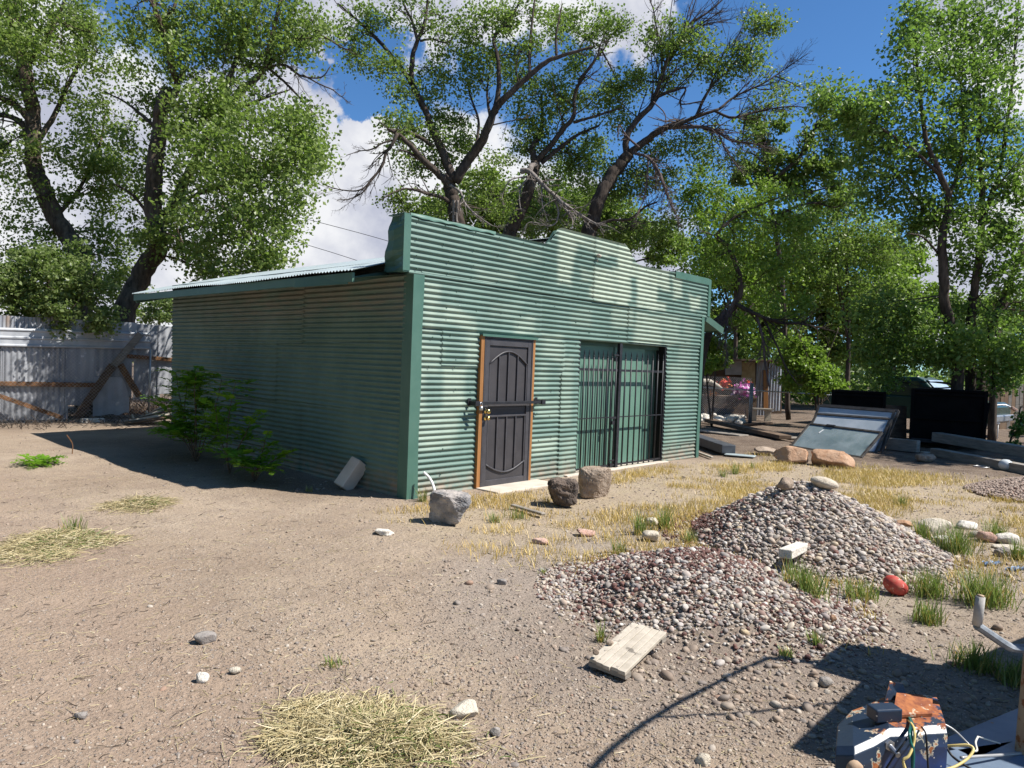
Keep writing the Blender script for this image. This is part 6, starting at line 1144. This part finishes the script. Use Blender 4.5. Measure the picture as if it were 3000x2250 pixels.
# ------------------------------------------------------------------ the trailer tongue in the near right corner (its box stands outside the picture)
def hitch():
    t = thing('old_trailer', 'blue trailer tongue with rusty coupler housing and loose wires, near right corner', 'trailer', (-1.75, -6.2, 0))
    P1, P2, P3, P4 = A(2606, 2158, 2.60), A(2775, 2136, 2.64), A(2738, 2108, 2.92), A(2585, 2098, 2.90)
    h1 = (P1[2]+P2[2])/2; P1[2] = P2[2] = h1; P3[2] = P4[2] = h1+.01; dn = np.array([0, 0, -1.]); ff = FW*[1, 1, 0]
    # inverted channel: sections along the length (right end, middle, nose), each front-bottom, front-top, rounded, back-top, back-bottom
    def sect(f, k, drop, hh):
        e = .028; u = (k-f)/np.linalg.norm(k-f)
        pts = [f+dn*hh, f+dn*e*2, f+dn*e*.6+u*e*.4, f+u*e*1.4, (f+k)/2, k-u*e*1.4, k+dn*e*.6-u*e*.4, k+dn*e*2, k+dn*hh]
        return np.array(pts)+dn*drop
    Q1, Q4 = A(2503, 2196, 2.52), A(2498, 2100, 2.86); Q1[2] = Q4[2] = (Q1[2]+Q4[2])/2+.012
    R1, R4 = A(2452, 2178, 2.56), A(2458, 2130, 2.78); R1[2] = R4[2] = (R1[2]+R4[2])/2-.01
    S_ = [sect(P2, P3, 0, .26), sect(P2*.66+P1*.34, P3*.66+P4*.34, -.002, .26), sect(P2*.33+P1*.67, P3*.33+P4*.67, .002, .26), sect(P1, P4, 0, .26), sect((P1+Q1)/2, (P4+Q4)/2, .004, .25), sect(Q1, Q4, 0, .24), sect(R1, R4, .0, .20)]
    V = np.concatenate(S_); n = 9; F = [(i*n+j, (i+1)*n+j, (i+1)*n+j+1, i*n+j+1) for i in range(len(S_)-1) for j in range(n-1)]
    V2 = V+np.tile(np.linspace(.004, .004, n), len(S_))[:, None]*dn
    b = MB(); ru = np.tile([0, 0, .25, .48, .58, .5, .2, 0, 0], len(S_)); b.add(V, F, rust=ru*np.repeat([1.1, 1.1, 1.1, .95, .7, .6, .8], n))
    o = b.build('coupler_housing', BLUER, t, smooth=False); sm = o.modifiers.new('thickness', 'SOLIDIFY'); sm.thickness = .008; sm.offset = -1; bv = o.modifiers.new('bevel', 'BEVEL'); bv.width = .012; bv.segments = 3; bv.limit_method = 'ANGLE'
    b = MB(); b.add(np.concatenate([S_[0], [S_[0].mean(0)]]), [(j+1, j, 9) for j in range(8)], rust=0.); b.build('end_plate', BLUER, t)
    b = MB(); u = (P2-P1)/np.linalg.norm(P2-P1); v = (P4-P1)/np.linalg.norm(P4-P1); w_ = np.array([0, 0, 1.])
    pl = P1+u*.02+v*.10+w_*.012; b.add([pl, pl+u*.17, pl+u*.19+v*.13+w_*.01, pl+u*.03+v*.15+w_*.02, pl+w_*.01, pl+u*.17+w_*.01, pl+u*.19+v*.13+w_*.02, pl+u*.03+v*.15+w_*.03], [(0, 3, 2, 1), (4, 5, 6, 7), (0, 1, 5, 4), (1, 2, 6, 5), (2, 3, 7, 6), (3, 0, 4, 7)], rust=.9); b.build('latch_plate', BLUER, t)
    b = MB(); q = P1+v*.11-u*.02+w_*.03; b.beam(q-u*.05, q+u*.06, .06, .05, w_); b.s = 0; b.at['rust'] = [np.full(b.n, .2)]; b.build('latch_block', BLUER, t, bevel=.006)
    b = MB(); q = P4*.75+P1*.25+w_*.015; b.add([q, q+u*.10, q+u*.08+v*.03+w_*.05, q+u*.02+v*.03+w_*.06, q+v*.012, q+u*.10+v*.012, q+u*.08+v*.042+w_*.05, q+u*.02+v*.042+w_*.06], [(0, 1, 2, 3), (7, 6, 5, 4), (0, 4, 5, 1), (1, 5, 6, 2), (2, 6, 7, 3), (3, 7, 4, 0)], rust=.45); b.build('hinge_ear', BLUER, t)
    nf = np.cross(u, w_); nf = nf if nf@(CAM-P1) > 0 else -nf
    b = MB(); q = P1+dn*.035-u*.005; b.tube([q, q+nf*.055+dn*.012], [.011, .010], 10); b.lathe([(.012, 0), (.02, .002), (.02, .012), (.012, .013)], q, nf, 6); b.build('bolt', STEEL, t, smooth=False)
    b = MB(); q = Q1+dn*.055+u*.0; b.lathe([(0, .03), (.022, .028), (.03, .015), (.03, 0)], q, nf, 12); b.build('round_boss', RUST, t, smooth=True)
    for a, z, r in ((.045, .185, .026), (.145, .205, .022), (.21, .20, .018)):
        b = MB(); q = P1+(P2-P1)*(a/.24)+dn*z+nf*.006; b.lathe([(0, .002), (r, .002), (r*1.05, 0)], q, nf, 18); b.build('bolt_hole', VOID, t)  # flat black disc standing in for the dark inside of a hole
    G1 = simple('green_wire', (.01, .09, .08), (.015, .12, .10), 5, .35, 0, 0); Y1 = simple('yellow_wire', (.62, .45, .14), (.7, .55, .22), 5, .4, 0, 0); K1 = simple('black_wire', (.012, .012, .015), (.02, .02, .02), 5, .4, 0, 0); W1 = simple('white_wire', (.6, .58, .52), (.7, .68, .6), 5, .4, 0, 0); GR = simple('grey_wire', (.3, .3, .3), (.4, .4, .4), 5, .4, .3, 0)
    def wire(pts, mt, r=.0035):
        P = spline([A(x, y, d) for x, y, d in pts], 30); b = MB(); b.tube(P, r, 6); b.build('wire', mt, t, smooth=True)
    wire([(2645, 2066, 2.85), (2652, 2085, 2.78), (2668, 2115, 2.66), (2664, 2145, 2.57), (2668, 2175, 2.55), (2676, 2200, 2.54), (2674, 2262, 2.53)], G1, .005); wire([(2649, 2068, 2.85), (2660, 2092, 2.77), (2674, 2120, 2.64), (2670, 2150, 2.57), (2673, 2262, 2.53)], G1, .004)
    wire([(2637, 2075, 2.85), (2648, 2098, 2.78), (2668, 2118, 2.65), (2679, 2140, 2.57), (2676, 2180, 2.55), (2662, 2215, 2.53), (2646, 2228, 2.53), (2655, 2262, 2.52)], Y1, .005)
    wire([(2672, 2138, 2.6), (2650, 2175, 2.555), (2620, 2215, 2.55), (2590, 2262, 2.55)], K1); wire([(2700, 2130, 2.64), (2712, 2150, 2.58), (2716, 2200, 2.575), (2720, 2262, 2.57)], K1)
    wire([(2650, 2078, 2.85), (2672, 2095, 2.84), (2690, 2088, 2.85), (2660, 2076, 2.86)], GR, .003); wire([(2690, 2110, 2.75), (2740, 2112, 2.72), (2790, 2135, 2.7), (2830, 2172, 2.68), (2848, 2192, 2.66)], GR, .0035)
    wire([(2773, 2186, 2.68), (2800, 2184, 2.66), (2835, 2183, 2.64), (2852, 2195, 2.62), (2835, 2222, 2.6), (2800, 2245, 2.58), (2770, 2255, 2.57)], Y1, .005); wire([(2773, 2190, 2.67), (2790, 2215, 2.65), (2820, 2238, 2.62), (2850, 2255, 2.6)], K1, .0045)
    wire([(2865, 2158, 2.8), (2858, 2175, 2.78), (2862, 2198, 2.74), (2850, 2200, 2.72)], W1, .004); wire([(2865, 2158, 2.8), (2890, 2166, 2.8), (2930, 2178, 2.82)], W1, .003); wire([(2815, 2220, 2.66), (2880, 2215, 2.7), (2935, 2212, 2.74), (3010, 2205, 2.8)], GR, .006)
    b = MB(); q = A(2672, 2100, 2.8); b.lathe([(.018, 0), (.018, .035), (.014, .04)], q+dn*.02, n=12); b.build('wire_tube', GREYM, t, smooth=True)
    for a, c, wd, nm in ((A(2800, 2222, 2.80), A(3120, 2085, 3.25), .15, 'tongue_beam'), (A(2745, 2262, 2.66), A(3150, 2228, 2.86), .19, 'tongue_beam')):
        a[2] = c[2] = .20; b = MB(); b.beam(a, c, wd, .07); b.build(nm, BLUEM, t, bevel=.006)
    p = A(3004, 2215, 2.80); top = A(3040, 1820, 2.80); b = MB(); b.tube(spline([p-[0, 0, .12], p, (p+top)/2, top], 12), .036, 16); b.build('jack_post', RUST, t, smooth=True)
    g0, g1 = A(2862, 1832, 2.80), A(2873, 1748, 2.80); b = MB(); b.tube([g0, g0*.5+g1*.5, g1], [.0175, .0175, .0165], 14); gp = b.build('crank_grip', FABR, t, smooth=True); b = MB(); b.tube([g1, g1+(g1-g0)*.06], .012, 12); b.build('grip_end', RUST, gp, smooth=True)
    b = MB(); arm = spline([A(2862, 1832, 2.80), A(2900, 1858, 2.80), A(2945, 1888, 2.80), A(2975, 1899, 2.80), A(3030, 1898, 2.80)], 24); b.tube(arm, .021, 8, sq=.8); b.build('crank_arm', GREYM, t, smooth=False, bevel=0)
    # the trailer's box and wheels, outside the picture; box shape made to cast the corner shadow
    b = MB(); pl_ = [(-1.6, -6.88), (-.1, -6.88), (1.2, -7.18), (2.6, -7.5), (2.6, -9.0), (-1.6, -8.6)]; b.add([(x, y, z) for z in (.62, 1.62) for x, y in pl_], [(5, 4, 3, 2, 1, 0), (6, 7, 8, 9, 10, 11)]+[(i, (i+1) % 6, (i+1) % 6+6, i+6) for i in range(6)][::1]); b.build('trailer_body', BLUEM, t, bevel=.03)
    b = MB(); b.span((-1.58, -6.878, .66), (-.12, -6.60, 1.62)); b.build('shadow_caster_side', BLUEM, t, bevel=.02)  # unseen block added for the front edge of that shadow
    b = MB(); b.span((-.62, -6.60, 1.30), (-.05, -6.36, 1.66)); b.build('shadow_caster_bump', BLUEM, t, bevel=.03)  # unseen block added for the bump in that shadow
    b = MB(); b.add([(-1.6, -6.8, .0), (-1.5, -6.8, .0), (-1.5, -6.9, .0), (-1.6, -6.9, .0), (-1.6, -6.8, .63), (-1.5, -6.8, .63), (-1.5, -6.9, .63), (-1.6, -6.9, .63)], [(0, 1, 2, 3), (7, 6, 5, 4), (0, 4, 5, 1), (1, 5, 6, 2), (2, 6, 7, 3), (3, 7, 4, 0)]); b.build('frame_leg', BLUEM, t)
    for y in (-7.2, -8.5):
        q = np.array([.5, y, .34]); b = MB(); b.lathe([(0, -.1), (.2, -.1), (.33, -.09), (.345, 0), (.33, .09), (.2, .1), (0, .1)], q, (0, 1, 0), 24); wl = b.build('wheel', VOID, t, smooth=True); b = MB(); b.lathe([(0, .11), (.19, .11), (.2, .1)], q, (0, 1, 0), 20); b.build('rim', GREYM, wl)
    b = MB(); b.tube([(-.42, -6.55, 1.5), (-.42, -6.50, 2.2)], .03, 10); b.build('mast', RUST, t, smooth=True)
hitch()
pp = np.array([-4.0, -8.0, 0]); t = thing('utility_pole', 'weathered wooden pole behind the camera carrying a slack cable', 'pole', tuple(pp)); b = MB(); b.tube([pp, pp+[0, 0, 2.7]], [.09, .075], 12); b.build('pole', BARK, t, smooth=True)
b = MB(); b.tube(spline([(-.42, -6.50, 2.2), (-.85, -6.43, 2.17), (-1.5, -6.38, 2.15), (-2.1, -6.47, 2.2), (-2.9, -6.85, 2.35), tuple(pp+[.05, 0, 2.6])], 40), .016, 8); tag(b.build('slack_cable', K_ if False else BLACKI, smooth=True), 'slack black cable running from the trailer mast to a pole', 'cable')
b = MB(); b.tube(spline([(-1.52, -6.39, 2.15), (-1.25, -6.6, 2.12), (-.95, -6.80, 2.12), (-.6, -6.95, 1.9), (-.5, -7.0, 1.62)], 20), .011, 6); tag(b.build('tie_rope', BLACKI, smooth=True), 'thin rope from the slack cable down to the trailer box', 'rope')

# ------------------------------------------------------------------ grasses and low plants
def blades(b, P, L, rg, wd=.006, lean=.45, m=0, curve=.5):
    n = len(P); a = rg.uniform(0, 6.28, n); l = L*rg.uniform(.5, 1.1, n); d = np.stack([np.cos(a), np.sin(a), 0*a], -1)*(rg.uniform(.1, 1, n)*lean)[:, None]; d[:, 2] = 1; d /= np.linalg.norm(d, axis=1)[:, None]
    s = np.stack([-np.sin(a), np.cos(a), 0*a], -1)*(wd*rg.uniform(.6, 1.3, n))[:, None]; o = np.stack([np.cos(a), np.sin(a), -.35+0*a], -1)*(l*curve*rg.uniform(.2, 1, n)*.5)[:, None]
    p1 = P+d*(l*.5)[:, None]+o*.25; p2 = P+d*l[:, None]+o
    V = np.stack([P-s*.5, P+s*.5, p1-s*.42, p1+s*.42, p2-s*.08, p2+s*.08], 1).reshape(-1, 3); i = np.arange(n)[:, None]*6; b.add(V, np.concatenate([i+[0, 1, 3, 2], i+[2, 3, 5, 4]]), m)
def tuft(lb, px, py, hpx, wpx, n, seed, mats=(0,), lean=.5, name='grass_tuft', grp='green grass tufts round the gravel heaps', cat='grass'):
    rg = np.random.default_rng(seed); c = GG(px, py); D = depth(c); sc = D/FPX; b = MB(); 
    P = c+np.stack([rg.normal(0, wpx*sc*.22, n), rg.normal(0, wpx*sc*.22, n), 0*np.zeros(n)], -1); P[:, 2] = gz(P[:, 0], P[:, 1])-.01
    k = rg.random(n) < .78; blades(b, P[k], hpx*sc*1.05, rg, .0075, lean); 
    if (~k).any(): blades(b, P[~k], hpx*sc*.9, rg, .006, lean*1.4, 1)
    return tag(b.build(name, [GRASSG, GRASSY], loc=c), lb, cat, grp)
TF = [('tall dense green clump among the stones at the right', 2800, 1622, 100, 100, 260), ('leafy green clump left of the tall dense one', 2705, 1590, 70, 60, 120), ('green clump at the back of the row of stones', 2918, 1578, 70, 60, 130), ('wide green tuft between the two gravel heaps', 2360, 1735, 90, 130, 300), ('second green tuft just left of the red ball', 2520, 1755, 70, 110, 190), ('green tuft right of the red ball', 2720, 1745, 90, 110, 220), ('broad green grass behind the crank grip', 2880, 1770, 110, 150, 380), ('green tuft below and left of the crank grip', 2720, 1825, 80, 90, 170), ('upright green tuft behind the near gravel heap', 1875, 1565, 70, 50, 110), ('leafy green tuft beside the round pale stone', 1945, 1550, 80, 60, 130), ('short tuft on the left slope of the far heap', 2020, 1590, 50, 40, 70), ('sparse green weed at the left rim of the near heap', 1815, 1625, 60, 50, 60),
      ('green blades at the top corner of the loose board panel', 1762, 1880, 65, 30, 40), ('shaded grass in the trailer shadow under the crank arm', 2860, 1960, 80, 130, 260), ('shaded grass at the right edge inside the trailer shadow', 2970, 2000, 80, 110, 220), ('small weed on the low edge of the near heap', 2300, 1925, 40, 50, 60), ('small green tuft in front of the barred opening', 2118, 1396, 34, 26, 50), ('pale green tuft right beside the small one by the barred opening', 2152, 1388, 40, 26, 60), ('tiny tuft nearest the shed right corner', 2205, 1372, 24, 18, 30), ('green tuft in the yellow grass behind the far heap', 2640, 1480, 40, 34, 60), ('weed at the foot of the shed front corner', 1238, 1470, 46, 40, 60), ('thin weed in front of the doorstep', 1520, 1520, 40, 70, 60), ('weed left of the dark lava boulder', 1450, 1530, 40, 40, 50), ('small yellow-green tuft in the middle of the dirt', 975, 1950, 34, 60, 50), ('tuft in front of the near heap, lower left rim', 1590, 1680, 24, 24, 24), ('little weed under the leaning concrete block', 905, 1440, 20, 20, 24), ('green weed between near heap and trailer shadow', 2395, 1890, 50, 40, 60), ('grass clump right of the crushed-stone heap', 2985, 1640, 70, 60, 120)]
for k, (lb, x, y, h, w_, n) in enumerate(TF): tuft(lb, x, y, h, w_, n, 900+k)
b = MB(); rg = np.random.default_rng(31); n = 150000; x = rg.uniform(-1.4, 10, n); y = rg.uniform(-6.6, -.15, n); Q = np.stack([x, y, 0*x], -1); m_ = tanmask(x, y)*sstep(-.3, .55, nz(Q, 2.1, 81)+.6*nz(Q, 6, 82)+.12); ok = (rg.uniform(0, 1, n) < m_*.9) & (pile_h(0, x, y) <= .01) & (pile_h(1, x, y) <= .01) & ~((x > 1.0) & (x < 2.45) & (y > -.6)); P = np.stack([x, y, hx(x, y)], -1)[ok]
blades(b, P, .095, rg, .0058, .9); tag(b.build('dry_grass', GRASSY), 'short dry yellow grass in front of the shed', 'grass', kind='stuff')
def litter():
    rg = np.random.default_rng(32); b = MB(); n = 5200; D = 2.3+9*rg.uniform(0, 1, n)**1.5; px = rg.uniform(0, 3000, n); P = np.array([G(a, 1125+FPX*1.6877/d-40) for a, d in zip(px, D)]); P = P[(P[:, 1] < -.2) | (P[:, 0] < -.2)]; P[:, 2] = gz(P[:, 0], P[:, 1])+.006; n = len(P)
    a = rg.uniform(0, 6.28, n); l = rg.lognormal(math.log(.035), .6, n).clip(.01, .2); E = P+np.stack([np.cos(a)*l, np.sin(a)*l, rg.uniform(-.002, .012, n)], -1); k = rg.random(n) < .65
    twigs(b, P[k], E[k], .0016, .001, rg, 0, 0, 2); twigs(b, P[~k], E[~k], .0022, .0014, rg, 0, 1, 2); tag(b.build('straw_litter', [STRAW, BARKD]), 'loose bits of straw and twig scattered over the dirt', 'litter', kind='stuff')
litter()
def straw(label, px, py, wpx, hpx, H, n, seed, L=.22, green=.3, lift=.25):
    rg = np.random.default_rng(seed); c = GG(px, py); D = depth(c); rx = wpx*D/FPX/2; dy = abs(depth(G(px, py-hpx/2))-depth(G(px, py+hpx/2)))/2; b = MB()
    cen = np.concatenate([rg.uniform(-.75, .75, (9, 2)), rg.uniform(-.3, .3, (3, 2))]); k_ = rg.integers(0, 12, n); u = cen[k_]+rg.normal(size=(n, 2))*rg.uniform(.10, .36, 12)[k_][:, None]; r = np.hypot(u[:, 0], u[:, 1])*.75; r_ = RT*[1, 1, 0]; f_ = FW*[1, 1, 0]; f_ = f_/np.linalg.norm(f_)
    P = c+u[:, :1]*rx*r_+u[:, 1:]*dy*f_; bump_ = np.clip(.5+.8*nz(P*[1, 1, 0], 7, seed), 0, 2); h = H*np.exp(-r*r*1.6)*(.5+.7*bump_); P[:, 2] = hx(P[:, 0], P[:, 1])+h*rg.uniform(0.0, 1, n)**.6+.003
    a = rg.uniform(0, 6.28, n)+.8*nz(P*[1, 1, 0], 4, seed+1); l = L*rg.uniform(.4, 1.2, n); E = P+np.stack([np.cos(a)*l, np.sin(a)*l, rg.normal(.0, lift, n)*l*np.clip(1.1-r, .1, 1)], -1); E[:, 2] = np.maximum(E[:, 2], hx(E[:, 0], E[:, 1])+.002)
    g = rg.random(n) < green*(u[:, 0] > -.2)*1.4; q = .0025
    twigs(b, P[~g], E[~g], q, q*.6, rg, -.03, 0, 3); twigs(b, P[g], E[g], q*1.1, q*.6, rg, -.05, 1, 3)
    return tag(b.build('straw_heap', [STRAW, GRASSG], loc=c), label, 'straw')
straw('big heap of cut dry grass at the bottom edge of the photo', 1060, 2170, 640, 215, .075, 6200, 1, .12, .08)
straw('flat heap of cut grass at the left edge', 150, 1595, 330, 105, .055, 2900, 2, .13, .12)
straw('narrow heap of cut grass in front of the shed shadow', 415, 1482, 190, 40, .06, 1300, 3, .14, .1)
tuft('wispy green blades standing in the flat left straw heap', 215, 1560, 60, 70, 60, 951, grp='wispy blades in the straw')
def frond(b, S, d, L, rg, m=0, pairs=8):
    d = d/np.linalg.norm(d); side = np.cross(d, [0, 0, 1.]); side /= np.linalg.norm(side)+1e-6; t = np.linspace(0, 1, 9); R = S+d*(L*t)[:, None]; R[:, 2] -= L*.28*t**2; b.tube(R, np.linspace(.0032, .0014, 9), 4, 1, False)
    tt = np.linspace(.18, 1, pairs); V = []
    for k, q in enumerate(tt):
        p = S+d*L*q; p = p-[0, 0, L*.28*q*q]; ll = L*.25*math.sin(.5+2.2*q)*rg.uniform(.85, 1.1)
        for sg in (-1, 1):
            e = side*sg*.92+d*.35+np.array([0, 0, rg.uniform(-.35, .15)]); e /= np.linalg.norm(e); w_ = np.cross(e, np.cross(side, d)+rg.normal(size=3)*.25); w_ /= np.linalg.norm(w_)+1e-6
            V.append([p, p+e*ll*.5+w_*ll*.33, p+e*ll, p+e*ll*.5-w_*ll*.33])
    V = np.array(V).reshape(-1, 3); b.add(V, np.arange(len(V)).reshape(-1, 4), m)
def locust(label, base, stems, nf, seed, fl=.34):
    rg = np.random.default_rng(seed); c = GG(*base); D = depth(c); t = thing('locust_shrub', label, 'shrub', tuple(c)); st, lv = MB(), MB()
    for pts, off in stems:
        P = [c]+[A(x, y, D+off*(k+1)/len(pts)) for k, (x, y) in enumerate(pts)]; Q = spline(P, 16); st.tube(Q, np.linspace(.010, .004, 16), 6)
        for k in range(nf):
            i = int(rg.uniform(.25, 1)**.8*15.99); a = rg.uniform(0, 6.28); d = np.array([math.cos(a), math.sin(a), rg.uniform(.05, .8)]); frond(lv, Q[i], d, fl*rg.uniform(.6, 1.15), rg, 0, int(rg.integers(6, 9)))
    st.build('stems', BRWOOD, t, smooth=True); lv.build('leaves', [LEAFP, LEAFP], t); return t
locust('bushy green locust shrub with feathery leaves by the far part of the side wall', (575, 1352), [([(560, 1280), (530, 1180), (515, 1090)], .3), ([(570, 1260), (580, 1160), (600, 1085)], 0.), ([(545, 1300), (510, 1240), (480, 1160)], -.1), ([(600, 1290), (630, 1200), (650, 1110)], -.1), ([(560, 1300), (530, 1260), (500, 1230)], .3), ([(590, 1280), (600, 1220), (560, 1130)], .4), ([(560, 1290), (520, 1270), (485, 1262)], -.3), ([(600, 1310), (640, 1270), (660, 1220)], -.2), ([(575, 1250), (570, 1150), (575, 1095)], -.2), ([(540, 1250), (545, 1150), (550, 1110)], .2)], 34, 1)
locust('taller sparse locust shrub with feathery leaves beside the bushy one', (672, 1388), [([(665, 1310), (672, 1210), (690, 1120)], .1), ([(660, 1330), (640, 1260), (630, 1180)], 0.), ([(690, 1330), (720, 1270), (745, 1215)], -.2)], 26, 2, .36)
locust('low spreading locust shoots at the foot of the side wall', (745, 1412), [([(740, 1370), (720, 1340), (660, 1320)], -.1), ([(755, 1370), (770, 1320), (780, 1280)], 0.), ([(765, 1380), (800, 1350), (840, 1330)], -.1), ([(740, 1385), (770, 1370), (800, 1380)], -.3), ([(735, 1380), (700, 1360), (690, 1340)], -.3)], 20, 3, .28)
def weed(label, px, py, seed, n=26, R=.24):
    rg = np.random.default_rng(seed); c = GG(px, py); b = MB()
    for k in range(n):
        a = rg.uniform(0, 6.28); frond(b, c+[0, 0, .02], np.array([math.cos(a), math.sin(a), rg.uniform(.1, .7)]), R*rg.uniform(.5, 1.2), rg, 0, 6)
    return tag(b.build('weed', [LEAFP, LEAFP], loc=c), label, 'weed')
weed('low green weed sprawling in the sunlit dirt at the left', 115, 1362, 5, 30, .34)
